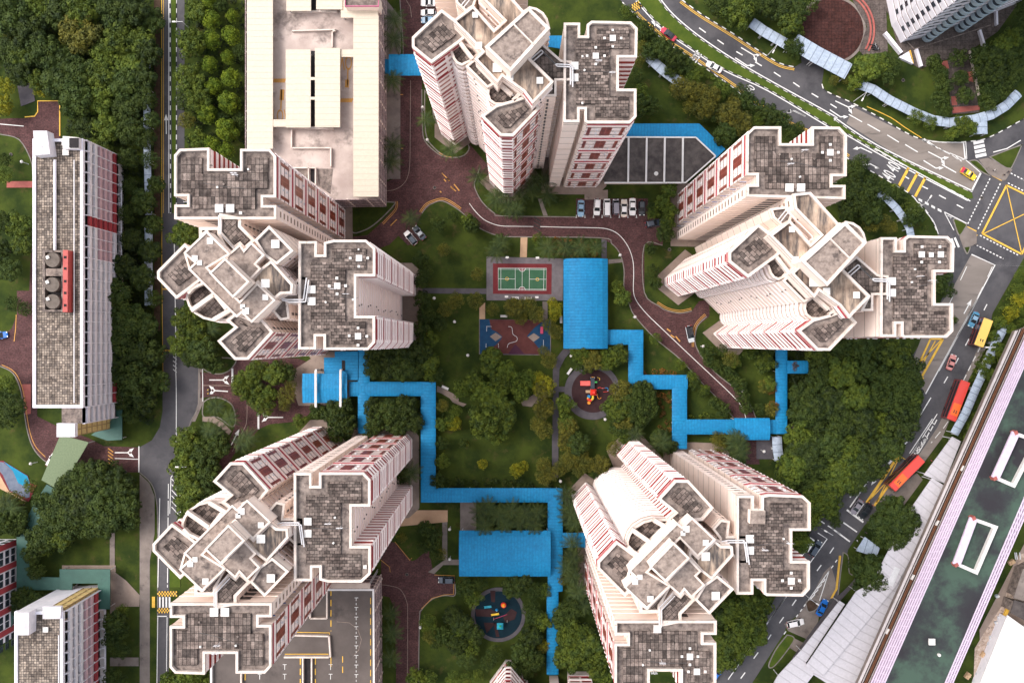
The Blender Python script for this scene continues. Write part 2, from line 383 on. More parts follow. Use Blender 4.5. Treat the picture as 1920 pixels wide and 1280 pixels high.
def tower(label, blocks, details):
    c = W(*blocks[0][0][0], ZW)
    cx = sum(W(*p, ZW).x for b in blocks for p in b[0])/sum(len(b[0]) for b in blocks)
    cy = sum(W(*p, ZW).y for b in blocks for p in b[0])/sum(len(b[0]) for b in blocks)
    root = empty('apartment_tower', (cx, cy, 0)); tag(root, label, 'apartment tower', 'tall cream and red apartment towers around the garden')
    wins = []
    for b in blocks:
        pts, z, st, z0, pw, ph, roof, tin = b[:8]; roofed(root, wins, pts, z, st, z0, pw, ph, roof, tin, b[8] if len(b) > 8 else None)
    finish(root, wins); details(root)
    for i in (0, 1): clutter(root, blocks[i][0], len(label)+i)
    return root
PV1 = T7([(180,105),(290,105),(290,195),(535,195),(535,105),(650,105),(650,275),(582,275),(582,385),(240,385),(240,292),(180,292)])
PV2 = F1([(445,195),(780,195),(780,405),(575,405),(575,920),(775,920),(775,1145),(432,1145),(432,1005),(230,1005),(230,330),(445,330)])
def clutter(root, pts, seed):
    """lightning conduit, aerial and drain outlets on a wing roof"""
    r = random.Random(seed); xs = [p[0] for p in pts]; ys = [p[1] for p in pts]; cx, cy = (min(xs)+max(xs))/2, (min(ys)+max(ys))/2; z = ZW-.35
    for k in range(2):
        q = W(cx+r.uniform(-25,25), cy+r.uniform(-25,25), z); m = MB(); m.disc(q, .05, z-.1, z+2.6, 'pipe', 6)
        for j in range(3): m.bar(q+Vector((-.6,0,1.6+j*.35)), q+Vector((.6,0,1.6+j*.35)), .05, 'pipe')
        m.build('aerial', root)
    m = MB(); a = W(cx-40, cy+r.uniform(-12,12), z); b = W(cx+40, cy+r.uniform(-12,12), z); m.tube([a, (a+b)/2+Vector((0,r.uniform(-.6,.6),0)), b], .05, 'slit', 5); m.build('conduit', root)
    for k in range(5):
        q = W(cx+r.uniform(-45,45), cy+r.uniform(-40,40), z); m = MB(); m.box(q, .35, .35, z-.05, z+.25, 'hatch' if k % 2 else 'gutter', r.random()); m.build('roof_outlet', root)
def fit(pv, ref, pts):
    """the paving outline of one wing carried over to another of the same plan"""
    bb = lambda q: (min(x for x, y in q), max(x for x, y in q), min(y for x, y in q), max(y for x, y in q))
    a, b = bb(ref), bb(pts)
    return [(b[0]+(x-a[0])/(a[1]-a[0])*(b[1]-b[0]), b[2]+(y-a[2])/(a[3]-a[2])*(b[3]-b[2])) for x, y in pv]
def w1(b, flip=False):
    pv = [(x, -y) for x, y in PV1] if flip else PV1; rf = [(x, -y) for x, y in A_W1[0]] if flip else A_W1[0]
    return (b[0], ZW, b[1], 0, .38, 0.85, 'tileV', 1.1, fit(pv, rf, b[0]))
def w2(b): return (b[0], ZW, b[1], 0, .38, 0.85, 'tileH', 1.1, fit(PV2, A_W2[0], b[0]))
def core(c, fr, f=lambda p: p): return [(f(fr(p)), z, st, z0, pw, ph, rf, tin) for p, z, st, z0, pw, ph, rf, tin in c]
SM = 14
def xf(fr, lst, f): return [(*f(fr([(x, y)]))[0], s/fr.s) for x, y, s in lst]
hA2 = [(710,287,55),(705,200,SM),(622,288,22),(797,287,22),(708,370,22),(492,565,55),(488,487,24),(412,567,24),(575,563,24),(490,645,24),(235,600,70),(235,718,70),(700,1067,55),(612,1063,22),(788,1068,22),(700,985,22),(700,1157,24)]
hA1 = [(380,380,40),(440,380,40),(497,405,14)]
hAc = [(442,305,44),(320,445,42),(358,480,36),(885,755,42),(703,830,34),(728,865,48)]
def ribs(root, pts_list, z, w=.8):
    for p, q in pts_list:
        m = MB(); a = W(*p, z); b = W(*q, z); m.bar(a-Vector((0,0,.5)), b-Vector((0,0,.5)), w, 'parapet', 1.2); m.build('roof_beam', root)
def det2(f, w2list, w1list):
    def g(root):
        hatches(root, ID, xf(A1, hAc, f), ZC-.05); hatches(root, ID, xf(A1, [(885,645,60)], f), ZC+.6); hatches(root, ID, xf(A1, [(965,330,58)], f), ZC-1.2)
        hatches(root, ID, w2list, ZW-.2); hatches(root, ID, w1list, ZW-.2)
        ff = lambda *p: f(A1(list(p)))
        ribs(root, [ff((290,862),(470,735)), ff((470,935),(600,860)), ff((262,720),(345,640)), ff((480,730),(575,850))], ZW-.3)
        ribs(root, [ff((270,700),(395,640))], ZW-.2, .5)
        pipes(root, ID, ff((1000,760),(1060,775),(1190,775),(1215,600)), ZW+.3); pipes(root, ID, ff((512,100),(512,235),(620,350)), ZW+.4, .1)
    return g
f0 = lambda p: p
fD = lambda p: mir(p, -8.5, 1541)
fE = lambda p: mir(p, 826, 1574)
fB = lambda p: sh(p, -594, -402)
hC1 = [(938,183,30),(938,142,12),(897,183,12),(980,183,12),(938,225,12),(725,367,38),(785,367,38)]
hC2 = [(1415,715,28),(1515,715,28),(1465,717,22),(1417,675,12),(1510,675,12),(1415,755,12),(1508,755,12),(1260,855,36),(1260,915,36)]
def det1(f, l2):
    def g(root):
        hatches(root, ID, xf(C1, [(500,360,38),(525,590,48),(665,755,60),(760,825,48),(985,852,44)], f), ZC-.3)
        hatches(root, ID, xf(R1, hC1, f), ZW-.2); hatches(root, ID, l2, ZW-.2)
        ff = lambda *p: f(C1(list(p)))
        ribs(root, [ff((380,560),(480,690)), ff((640,835),(775,960)), ff((785,1000),(850,935))], ZW-.2, .7)
        ribs(root, [ff((785,427),(938,582))], ZB+.05, .25)
        pipes(root, ID, ff((920,690),(995,625),(1100,730),(1215,735),(1215,885)), ZW+.3)
        pipes(root, ID, ff((395,290),(455,215)), ZW, .1)
        pipes(root, ID, ff((380,570),(470,660)), ZW-.4, .09); pipes(root, ID, ff((680,870),(770,950)), ZW-.4, .09)
    return g
hB2 = xf(T3, [(1158,213,30),(1158,168,11),(1112,213,12),(1205,213,11),(1158,260,11),(1063,312,30),(1063,265,12),(1015,312,12),(1112,312,12),(1063,358,12),(945,367,38),(945,433,38),(988,575,10)], f0)
tower('tall tower at upper left beside the long cream-roofed car park', [w1(A_W1), w2(A_W2)]+core(CORE2, A1), det2(f0, xf(F1, hA2, f0), xf(T7, hA1, f0)))
tower('tall tower at top centre standing over the red brick driveway and the parked white cars', [w1((fB(C_W1[0]), C_W1[1])), w2((fB(C_W2[0]), C_W2[1]))]+core(CORE1, C1, fB), det1(fB, hB2))
tower('tall tower at right beside the main road junction with the yellow box', [w1(C_W1), w2(C_W2)]+core(CORE1, C1), det1(f0, xf(R1, hC2, f0)))
tower('tall tower at lower left beside the dark open roof car park deck', [w1((fD(A_W1[0]), A_W1[1]), True), w2((fD(A_W2[0]), A_W2[1]))]+core(CORE2, A1, fD), det2(fD, xf(R4, [(760,505,32),(760,563,32),(1035,723,14)], f0), xf(R4, [(310,940,36),(362,940,36)], f0)))
tower('tall tower at lower right beside the bus road, with a large rounded bay', [w1((fE(A_W1[0]), A_W1[1]), True), w2(E_W2)]+core(CORE2, A1, fE), det2(fE, xf(R7, [(950,560,36),(950,618,36),(1157,770,30),(1113,768,12),(1198,768,12),(1157,730,12),(1157,805,12)], f0), xf(R7, [(650,1148,28),(610,1147,11),(690,1147,11),(650,1107,11),(650,1188,11),(685,1223,28),(643,1223,11),(727,1223,11),(487,1010,34)], f0)))
# ---------------------------------------------------------------- ground, roads, paths
K1=Fr(1640,260,5.818);K2=Fr(1440,950,4.573);K3=Fr(1560,820,7.11);K4=Fr(1760,560,5.336);K5=Fr(1180,20,6);K6=Fr(1070,340,10.667);K7=Fr(0,840,8);K8=Fr(380,680,7.11)
L1=Fr(60,440,7.11);L2=Fr(500,80,6.4);L3=Fr(1640,0,6.857);L4=Fr(0,960,5.818);L5=Fr(1040,680,10.664);L6=Fr(860,1090,9.144);L7=Fr(880,570,10.667);L8=Fr(1740,980,4.267)
mk('grass', (.018,.031,.006), (.048,.066,.010), .13, .95, 12, spots=((.070,.058,.020), .28, .57), bmp=.4, lo=.4, hi=.62)
mk('vergegrass', (.042,.07,.010), (.072,.10,.014), .3, .95, 8, bmp=.4)
mk('soil', (.045,.03,.02), (.08,.05,.035), .8, .95, bmp=.3)
mk('asphalt', (.070,.067,.074), (.098,.093,.099), .18, .85, 12, spots=((.054,.052,.058), .07, .5))
mk('paleroad', (.17,.145,.13), (.24,.205,.185), .12, .85, 10, spots=((.115,.10,.092), .25, .55), rot=-31, sc=(.35,1.6,1))
mktile('brickroad', 0, .9, .45, (.125,.062,.062), (.100,.052,.053), (.072,.040,.042), (.58,.56,.57), ms=.03)
mktile('plaza', 0, 1.2, 1.2, (.15,.125,.115), (.11,.09,.085), (.05,.04,.04), (.6,.6,.6), off=0, ms=.03)
mktile('circleplaza', 0, .9, .9, (.085,.034,.030), (.058,.026,.024), (.03,.018,.018), (.6,.55,.5), off=0, ms=.05)
mk('concrete', (.15,.125,.115), (.22,.185,.165), .3, .9, 8, spots=((.09,.075,.07), .25, .56))
mk('apron', (.21,.16,.135), (.28,.22,.185), .3, .9, 8, spots=((.12,.095,.085), .5, .6))
mk('greypath', (.075,.068,.078), (.105,.095,.105), .5, .9)
mk('tanpath', (.42,.27,.17), (.5,.33,.21), .5, .9)
mk('kerb', (.16,.14,.13), (.22,.20,.18), .8, .9)
mk('kerbwhite', (.62,.60,.57), (.7,.68,.65), 1, .8)
mk('kerbblack', (.03,.03,.03), (.04,.04,.04), 1, .8)
mk('markwhite', (.62,.61,.60), (.72,.70,.69), 1.5, .7, spots=((.3,.29,.29), 3, .68))
mk('markyellow', (.62,.36,.05), (.72,.44,.08), 1.5, .7, spots=((.3,.2,.06), 3, .68))
mk('markfaint', (.22,.17,.15), (.32,.24,.2), 1.5, .8)
mk('markorange', (.42,.21,.06), (.5,.26,.08), 1.5, .8)
mk('redpave', (.30,.085,.075), (.36,.12,.10), .8, .9)
_z = [0.0]
def nz():
    _z[0] += .004; return _z[0]
G = MB(); G.face([(-900,-900,0),(900,-900,0),(900,900,0),(-900,900,0)], 'grass'); tag(G.build('ground'), kind='structure')
def flat(name, pts, m, z=None, fr=ID, kind='structure'):
    mb = MB(); z = nz()+.01 if z is None else z
    P = ccw(WP(fr(pts), 0)); mb.face([(*p, z) for p in P], m)
    return tag(mb.build(name), kind=kind), z
def smooth(pts, n=4):
    """Catmull-Rom through traced points"""
    out = []; P = [pts[0]]+list(pts)+[pts[-1]]
    for i in range(1, len(P)-2):
        p0, p1, p2, p3 = P[i-1:i+3]
        for k in range(n):
            t = k/n; out.append(tuple(.5*((2*p1[c])+(-p0[c]+p2[c])*t+(2*p0[c]-5*p1[c]+4*p2[c]-p3[c])*t*t+(-p0[c]+3*p1[c]-3*p2[c]+p3[c])*t**3) for c in (0,1)))
    out.append(tuple(pts[-1])); return out
def strip(mb, pts, w, z, m, h=None, dash=None, off=0.0, m2=None):
    """a painted line or kerb along world points; dash=(on, gap)"""
    P = [Vector(p) for p in pts]; 
    if off:
        Q = []
        for i in range(len(P)):
            d = (P[min(i+1, len(P)-1)]-P[max(i-1, 0)]).normalized(); Q.append(P[i]+Vector((-d.y, d.x))*off)
        P = Q
    def seg(a, b, mm, da, db):
        na = Vector((-da.y, da.x))*w/2; nb = Vector((-db.y, db.x))*w/2
        q = [a-na, b-nb, b+nb, a+na]
        if h: mb.prism([(v.x, v.y) for v in q], 0, z+h, mm)
        else: mb.face([(v.x, v.y, z) for v in q], mm)
    def dirs(i): return (P[min(i+1, len(P)-1)]-P[max(i-1, 0)]).normalized()
    if not dash:
        for i in range(len(P)-1): seg(P[i], P[i+1], m, dirs(i), dirs(i+1))
        return
    on, gap = dash; s = 0; per = on+gap
    for i in range(len(P)-1):
        a, b = P[i], P[i+1]; L = (b-a).length
        if L < 1e-6: continue
        d = (b-a)/L; t = 0
        while t < L-1e-6:
            ph = (s+t) % per; isn = ph < on-1e-6; rem = (on-ph) if isn else (per-ph); rem = max(rem, 1e-4); e = min(L, t+rem)
            if isn: seg(a+d*t, a+d*e, m, d, d)
            elif m2: seg(a+d*t, a+d*e, m2, d, d)
            t = e
        s += L
def line(pts, w, m='markwhite', dash=None, fr=ID, sm=False, mb=None, off=0, z=None):
    q = fr(pts); q = smooth(q) if sm else q
    strip(mb or MK, WP(q), w, z or ZM, m, dash=dash, off=off)
ZM = .17; MK = MB()
KB = MB()
def kerb(pts, bw=False, fr=ID, sm=True, w=.25, off=0):
    q = fr(pts); q = smooth(q) if sm else q
    strip(KB, WP(q), w, 0, 'kerbwhite' if bw else 'kerb', h=.14, dash=(1.3, 1.3) if bw else None, m2='kerbblack' if bw else None, off=off)

# -- main road
RU = [(1278,0),(1315,27),(1375,64),(1425,97),(1462,119),(1490,126)]            # upper kerb
RD = [(1541,158),(1545,168),(1560,177),(1597,193),(1648,220),(1715,257),(1765,267),(1822,265),(1856,257),(1920,223)]
RL = [(1140,-25),(1167,5),(1190,27),(1207,44),(1251,81),(1291,107),(1375,165),(1402,188),(1480,235),(1540,262),(1589,297),(1624,316),(1685,351),(1712,369),(1742,403),(1756,432)]
ROAD = [(1110,-60)]+RL+[(1770,480),(1775,540),(1740,620),(1690,700),(1640,800),(1570,900),(1534,975),(1500,1030),(1425,1175),(1380,1212),(1330,1290),(1290,1360),(1370,1360),(1410,1280),(1470,1186),(1478,1165),(1500,1150),(1530,1160),(1545,1150),(1575,1115),(1590,1030),(1620,985),(1660,945),(1700,905),(1733,867),(1767,820),(1790,760),(1805,745),(1820,700),(1850,640),(1861,587),(1908,504),(1990,360),(2100,160),(2060,140),(1920,223)]+RD[::-1][1:]+[(1540,134),(1560,118),(1520,75),(1500,95),(1503,118)]+RU[::-1]+[(1235,-45)]
flat('road', ROAD, 'asphalt')
flat('road', [(360,600),(700,770),(900,798),(975,800),(990,900),(1068,968),(1012,1070),(700,930),(318,690)], 'paleroad', fr=T5)
flat('road', [(1821,477),(1865,497),(1735,738),(1706,690),(1740,600),(1786,540)], 'paleroad')
flat('road', K2([(350,800),(480,560),(540,500),(600,700),(560,760),(440,900),(430,980),(330,1130),(170,1060),(140,1000),(230,960)]), 'concrete')
flat('road', [(1767,820),(1790,765),(1822,700),(1850,650),(1838,640),(1822,680),(1800,722),(1775,765),(1758,800),(1735,835),(1710,870),(1722,880)], 'paleroad')
flat('road', K3([(740,650),(900,640),(1130,470),(1210,560),(960,900),(790,740),(560,930),(520,900)]), 'concrete')
flat('pavement', [(1503,118),(1545,128),(1541,158),(1530,140),(1500,127)], 'asphalt')
for k in [RU, RD]: kerb(k, True)
kerb(RL[1:], True); 
MED_A = [(1195,0),(1241,50),(1291,86),(1358,129),(1442,168),(1560,238),(1588,250),(1668,296),(1816,373)]
MED_B = [(1234,0),(1261,32),(1308,71),(1375,116),(1442,155),(1560,220),(1564,225),(1648,279),(1822,362)]
m = MB(); P = WP(smooth([(1175,-25)]+MED_A)+[(1824,372)]+smooth([(1210,-28)]+MED_B)[::-1]); m.prism(P, 0, .15, 'vergegrass', 'kerb'); tag(m.build('median'), kind='structure')
kerb(MED_A, True); kerb(MED_B, True)
line(MED_A, .28, off=-.55, sm=True); line(MED_B, .28, off=.55, sm=True)
line(RU, .18, 'markyellow', sm=True, off=-.5); line(RU, .18, 'markyellow', sm=True, off=-.9)
line(RL[2:11], .18, 'markyellow', sm=True, off=.5); line(RL[2:11], .18, 'markyellow', sm=True, off=.9)
line([(430,600),(560,660),(640,715),(735,775)], .2, 'markyellow', fr=T5, sm=True, off=.2)
LN = [(1293,25),(1310,54),(1350,80),(1400,115),(1456,143),(1495,163),(1530,184),(1560,205),(1610,235),(1650,256),(1700,285),(1760,320),(1790,337)]
for a, b in (((508,158),(545,185)),((610,225),(645,249)),((715,290),(750,310)),((820,348),(857,370)),((925,405),(962,430)),((1032,462),(1068,487)),((1135,523),(1172,545)),((1240,582),(1275,604))): line([a, b], .3, fr=T4)
for a, b in (((330,640),(405,682)),((435,695),(505,735)),((545,755),(610,795)),((645,808),(715,850)),((740,780),(795,812)),((850,920),(930,965)),((750,775),(830,830)),((845,835),(895,862))): line([a, b], .28, fr=T5)
for a, b in (((0,320),(45,327)),((330,415),(372,440)),((510,518),(578,550)),((700,618),(773,657)),((892,722),(964,760))): line([a, b], .3, fr=K1)
for k in range(4): line([(475+k*70,655+k*37),(515+k*70,677+k*37)], .3, fr=K1); line([(475+k*70,667+k*37),(515+k*70,689+k*37)], .3, fr=K1)
line([(435,655),(510,745),(570,815),(630,890),(660,950),(692,1040)], .22, fr=K1, sm=True)
for x in (0, 95, 180): line([(260+x,520+x*.62),(370+x,315+x*.62)], .72, 'markyellow', fr=K1)
line([(0,108),(340,300),(540,410),(1040,682)], .25, fr=K1)
line([(1155,375),(1050,582)], .45, fr=K1); line([(820,160),(985,230),(1150,370)], .2, fr=K1)
line([(965,40),(985,228)], .35, fr=K1); line([(990,40),(1002,225)], .2, fr=K1)
line([(510,15),(700,40),(965,45)], .2, fr=K1); line([(510,15),(820,165)], .2, dash=(1.6, .9), fr=K1)
line([(1290,150),(1440,110),(1590,20)], .25, fr=K1)
line([(840,180),(900,225),(995,232)], .15, fr=K1); line([(880,190),(945,250)], .2, fr=K1)
for k in range(4): line([(1073+k*8,53+k*48),(1188+k*9,28+k*48)], .85, fr=K1)
for a, b in (((1255,435),(1010,935)),((1368,490),(1125,985)),((1480,378),(1660,470)),((1450,485),(1660,590)),((1145,1055),(1560,1270)),((1105,1160),(1400,1310))): line([a, b], .3, dash=(.55, .45), fr=K1)
for pts, w in (([(1435,510),(1170,1035)], .5), ([(1170,1035),(1600,1260)], .45), ([(1435,510),(1700,640)], .45), ([(1435,520),(1600,1250)], .25), ([(1190,1035),(1700,790)], .25), ([(1600,1260),(1690,1080)], .5)): line(pts, w, 'markyellow', fr=K1)
line([(755,800),(860,1000)], .2, fr=K1); line([(755,800),(1000,925)], .25, fr=K1); line([(790,840),(840,860),(820,870)], .15, fr=K1)
line([(870,1080),(915,1185)], .55, fr=K1); line([(835,1090),(870,1190)], .55, fr=K1)
for a, b in (((945,1065),(975,1160)),((1110,1045),(1065,1140)),((1005,965),(1105,1015)),((1280,400),(1385,455))): line([a, b], .5, 'tanpathm' if 0 else 'markyellow', fr=K1)
for a, b in (((100,270),(145,215)),): pass
line([(1918,499),(1865,497)], .01)
line(K4([(385,5),(0,720)]), .3); line([(1821,477),(1865,497),(1832,560)], .3); line([(1832,560),(1735,738)], .3)
for a, b in (((480,55),(450,115)),((388,235),(362,290)),((298,402),(265,468)),((195,592),(165,650)),((88,778),(50,843))): line([a, b], .28, fr=K4)
line([(1860,500),(1846,530),(1790,640)], .18, dash=(3, 3)); line([(1812,500),(1770,590)], .2, dash=(4, 4))
line([(1745,745),(1725,778)], .28); line([(1715,790),(1700,815)], .28); line([(1690,835),(1678,855)], .28)
line([(1790,770),(1770,800),(1745,830)], .2, dash=(2.2, 1.2)); line([(1838,650),(1822,680),(1805,715),(1790,750)], .25, dash=(1.6, 1.2)); line([(1852,655),(1836,690),(1828,705)], .25, dash=(1.6, 1.2))
# yellow boxes beside the bus stops
for a, b in (((1515,1150),(1400,1290)),((1450,1170),(1590,1320))): pass
YB = R2([(735,655),(668,800)]); line(YB, .5, 'markyellow'); line(R2([(800,655),(690,850)]), .6, 'markyellow'); line(R2([(760,665),(680,810)]), .3, 'markyellow'); line(R2([(790,660),(670,790)]), .3, 'markyellow'); line(R2([(680,855),(700,862)]), .6, 'markyellow')
line(R2([(735,655),(800,655)]), .4, 'markyellow')
line([(885,235),(460,865)], .75, 'markyellow', fr=K3); line([(885,240),(990,300),(560,905)], .6, 'markyellow', fr=K3); line([(900,250),(590,860)], .25, 'markyellow', fr=K3); line([(960,330),(480,850)], .25, 'markyellow', fr=K3); line([(460,865),(500,870)], .5, 'markyellow', fr=K3)
line([(1200,0),(1010,290)], .25, fr=K3); line([(1270,0),(1150,200),(1010,290)], .25, fr=K3)
for k in range(9):
    q = [(1215-k*32,30+k*45),(1240-k*36,42+k*48),(1262-k*40,20+k*45)]
    if k < 6: line(q, .35, fr=K3)
line(R2([(770,1045),(625,1275)]), .22); line(R2([(745,1070),(625,1250)]), .22)
for k in range(6): line(R2([(745-k*20,1090+k*33),(755-k*20,1100+k*33),(768-k*20,1075+k*33)]), .3)
line([(195,960),(415,1125)], .5, fr=K3); line([(150,1130),(330,1255)], .35, fr=K3); line([(235,925),(495,550)], .3, fr=K3); line([(315,1035),(420,880)], .25, fr=K3)
for a, b in (((505,530),(540,480)),((235,795),(260,765)),((275,745),(290,725)),((340,655),(370,605)),((970,85),(1005,45))): line([a, b], .35, fr=K3)
line([(545,180),(700,295)], .4, fr=K2); line([(430,105),(620,230)], .3, dash=(2, 1), fr=K2)
for a, b in (((562,345),(528,395)),((455,495),(418,545)),((240,792),(205,842)),((133,940),(96,992)),((25,1090),(0,1130)),((592,450),(575,472)),((558,500),(540,522)),((320,830),(305,850)),((290,872),(275,893)),((255,920),(240,940)),((152,1062),(135,1088))): line([a, b], .28, fr=K2)
line([(155,765),(0,980)], .28, fr=K2); line([(425,220),(505,272),(360,475)], .25, fr=K2); line([(320,380),(290,418)], .25, fr=K2)
line([(522,545),(345,795)], .22, fr=K2); line([(522,545),(440,800)], .22, fr=K2)
for k in range(4): line([(488-k*32,612+k*44),(470-k*28,640+k*40) if 0 else (478-k*26,632+k*38),(452-k*30,650+k*46)], .3, fr=K2)
line([(620,415),(590,700),(545,780)], .3, 'markyellow', fr=K2); line([(610,415),(580,700),(535,780)], .2, 'markyellow', fr=K2)
line(R7([(885,1140),(830,1220)]), .3); line(R7([(840,1260),(1130,845)]), .25); 
for k in range(4): line(R7([(990-k*65,1125+k*100),(968-k*65,1155+k*100)]), .28)
def arrow(p, q, fr=ID, kind='s', w=.28, m='markwhite'):
    """lane arrow with its tail at p and tip at q; s straight, l/r turning, b both"""
    a, b = [Vector(t) for t in WP(fr([p, q]))]; d = (b-a).normalized(); n = Vector((-d.y, d.x)); L = (b-a).length
    def tri(c, dd, s):
        nn = Vector((-dd.y, dd.x)); MK.face([((c+nn*s*.5)[0], (c+nn*s*.5)[1], ZM), ((c-nn*s*.5)[0], (c-nn*s*.5)[1], ZM), ((c+dd*s*1.4)[0], (c+dd*s*1.4)[1], ZM)], m)
    if kind == 's': strip(MK, [a, b-d*1.4], w, ZM, m); tri(b-d*1.6, d, 1.2)
    else:
        strip(MK, [a, b-d*1.2], w, ZM, m)
        for s in ([1] if kind == 'l' else [-1] if kind == 'r' else [1, -1]):
            c = b-d*1.2; e = c+d*.7+n*s*.55; strip(MK, [c, e], w*1.1, ZM+.001, m); tri(e-n*s*.1, (d*.8+n*s*.6).normalized(), .95)
arrow((1255,420),(1440,530),K5,'b'); arrow((1190,535),(1365,650),K5,'l'); arrow((360,215),(245,120),K5,'s')
arrow((580,145),(765,240),K1,'b'); arrow((530,240),(705,350),K1,'l'); arrow((255,565),(350,610),T5,'b'); arrow((225,615),(305,668),T5,'l')
arrow((85,650),(0,610),T5,'l'); arrow((460,855),(375,815),T5,'l'); arrow((500,942),(430,905),T5,'l'); arrow((1100,650),(1015,608),T4,'l')
arrow((325,-20),(325,-30)); arrow(*K4([(250,150),(325,10)]),ID,'s'); arrow(*K3([(660,430),(520,630)]),ID,'s'); arrow(*R7([(830,1220),(885,1140)]),ID,'s')
arrow((930,750),(928,640),T1,'s'); arrow((340,380),(110,365),K8,'b'); arrow((90,228),(330,228),K8,'b'); arrow((1075,725),(815,725),K8,'b'); arrow((380,1100),(490,885),K8,'s')
arrow((600,78),(690,78),R3,'b')
for a, b in (((745,655),(745,880)),((398,75),(398,290))): line([a, b], .5, fr=K8)
line([(0,75),(5,515)], .2, fr=K8); line([(595,500),(590,760),(560,870),(470,1020),(400,1180)], .16, 'markfaint', fr=K8, sm=True)
line([(5,300),(390,303)], .15, 'markfaint', fr=K8)
def letters(txt, p, rot, size, stretch, m='markwhite', z=None, root=None, name='road_lettering', al='CENTER', kind='structure', ext=0.0):
    c = bpy.data.curves.new(name, 'FONT'); c.body = txt; c.size = size; c.align_x = al; c.align_y = 'CENTER'; c.extrude = ext; c.offset = .004*size
    o = bpy.data.objects.new(name, c); COL.objects.link(o)
    dg = bpy.context.evaluated_depsgraph_get(); me = bpy.data.meshes.new_from_object(o.evaluated_get(dg)); bpy.data.objects.remove(o)
    me.transform(Matrix.Rotation(R(rot), 4, 'Z') @ Matrix.Diagonal((1, stretch, 1, 1)))
    me.materials.clear(); me.materials.append(MATS[m])
    o = bpy.data.objects.new(name, me); COL.objects.link(o); o.location = (p[0], p[1], z if z is not None else ZM)
    if root: o.parent = root; o.location = o.location-root.location
    else: tag(o, kind=kind)
    return o
c = W(*K1([(158,408)])[0]); letters('40', c, 60, 2.1, 2.5); c = W(*K1([(208,318)])[0]); letters('40', c, 60, 2.1, 2.5)
c = W(*K5([(752,520)])[0]); letters('40', c, 54, 2.2, 1.1); c = W(*K5([(1362,890)])[0]); letters('40', c, 57, 2.1, 1.4)
line([(700,540),(770,450)], .35, fr=K5); line([(740,590),(812,495)], .35, fr=K5)
# chequered humps (yellow and white) on the small roads
def chequer(p, q, w, n, m='markyellow', base='kerbblack'):
    a, b = [Vector(t) for t in WP([p, q])]; d = (b-a)/n; nn = Vector((-d.y, d.x)).normalized()*w/3
    for i in range(n):
        for j in range(3):
            o = a+d*i+nn*(j-1.5); MK.face([(*(o), ZM), (*(o+d), ZM), (*(o+d+nn), ZM), (*(o+nn), ZM)], m if (i+j) % 2 else base)
chequer(*R3([(822,813),(925,813)]), 1.4, 14); chequer(*R3([(822,900),(885,900)]), 1.4, 9); chequer(*T4([(135,50),(180,25)]), 2, 8)
for k in range(5): line(R3([(835+k*17,830),(835+k*17,885)]), .42) if k < 4 else None
line(R3([(802,828),(802,885)]), .8, 'markyellow')
# -- left road
LR = [(304,-40),(346,-40),(346,330),(345,640),(373,690),(373,760),(360,790),(345,830),(340,900),(338,960),(318,1000),(316,1340),(295,1340),(296,1000),(294,935),(285,905),(262,885),(262,838),(285,825),(300,800),(305,770)]
flat('road', LR, 'asphalt')
for q in ([(321,-40),(331,-40),(330,400),(323,400)], [(320,1000),(338,965),(338,1100),(318,1100)]): 
    m = MB(); m.prism(WP(q), 0, .14, 'vergegrass', 'kerb'); tag(m.build('median'), kind='structure')
kerb([(319,-20),(320,400)], True, sm=False); kerb([(331,-20),(331,400)], True, sm=False)
line([(317,-20),(317,400)], .2); line([(327,440),(330,640),(330,690),(331,740),(331,860),(333,885)], .22, sm=True); line([(303.5,-20),(304,520),(306,700)], .15, 'markyellow')
line([(307,-20),(307,400)], .13, 'markyellow')
line(D1([(175,190),(165,480)]), .2); line(D1([(245,190),(250,470)]), .2)
for k in range(6): line(D1([(180,200+k*45),(245,270+k*45)]), .2)
line(D1([(175,190),(190,168),(210,165),(235,170),(245,190)]), .2)
for k in range(5): line([(325,660+k*8),(332,666+k*8)], .2)
line([(300,535),(322,535)], .01); line(T6([(845,395),(890,395)]), .35, 'markyellow'); line(T6([(845,715),(890,715)]), .35, 'markyellow')
line(R3([(835,315),(825,780)]), .2); line(R3([(880,240),(878,440),(875,780)]), .2, dash=(4, 0.5)); line(R3([(726,45),(726,180)]), .3); line(R3([(600,108),(722,112)]), .18)
line(R3([(822,930),(872,930)]), .25); line(R3([(825,935),(820,1280)]), .18); line(R3([(873,935),(870,1240)]), .18)
flat('footpath', [(262,888),(280,905),(290,930),(290,1000),(281,1050),(281,1340),(262,1340)], 'concrete')
kerb([(262,885),(283,905),(293,935),(296,1000),(295,1300)]); kerb([(345,640),(373,690),(373,757),(358,790),(345,830),(340,900)])
flat('footpath', [(372,690),(381,690),(381,755),(366,790),(360,790),(371,757)], 'concrete')
flat('footpath', [(289,-40),(301,-40),(301,620),(289,620)], 'soil')
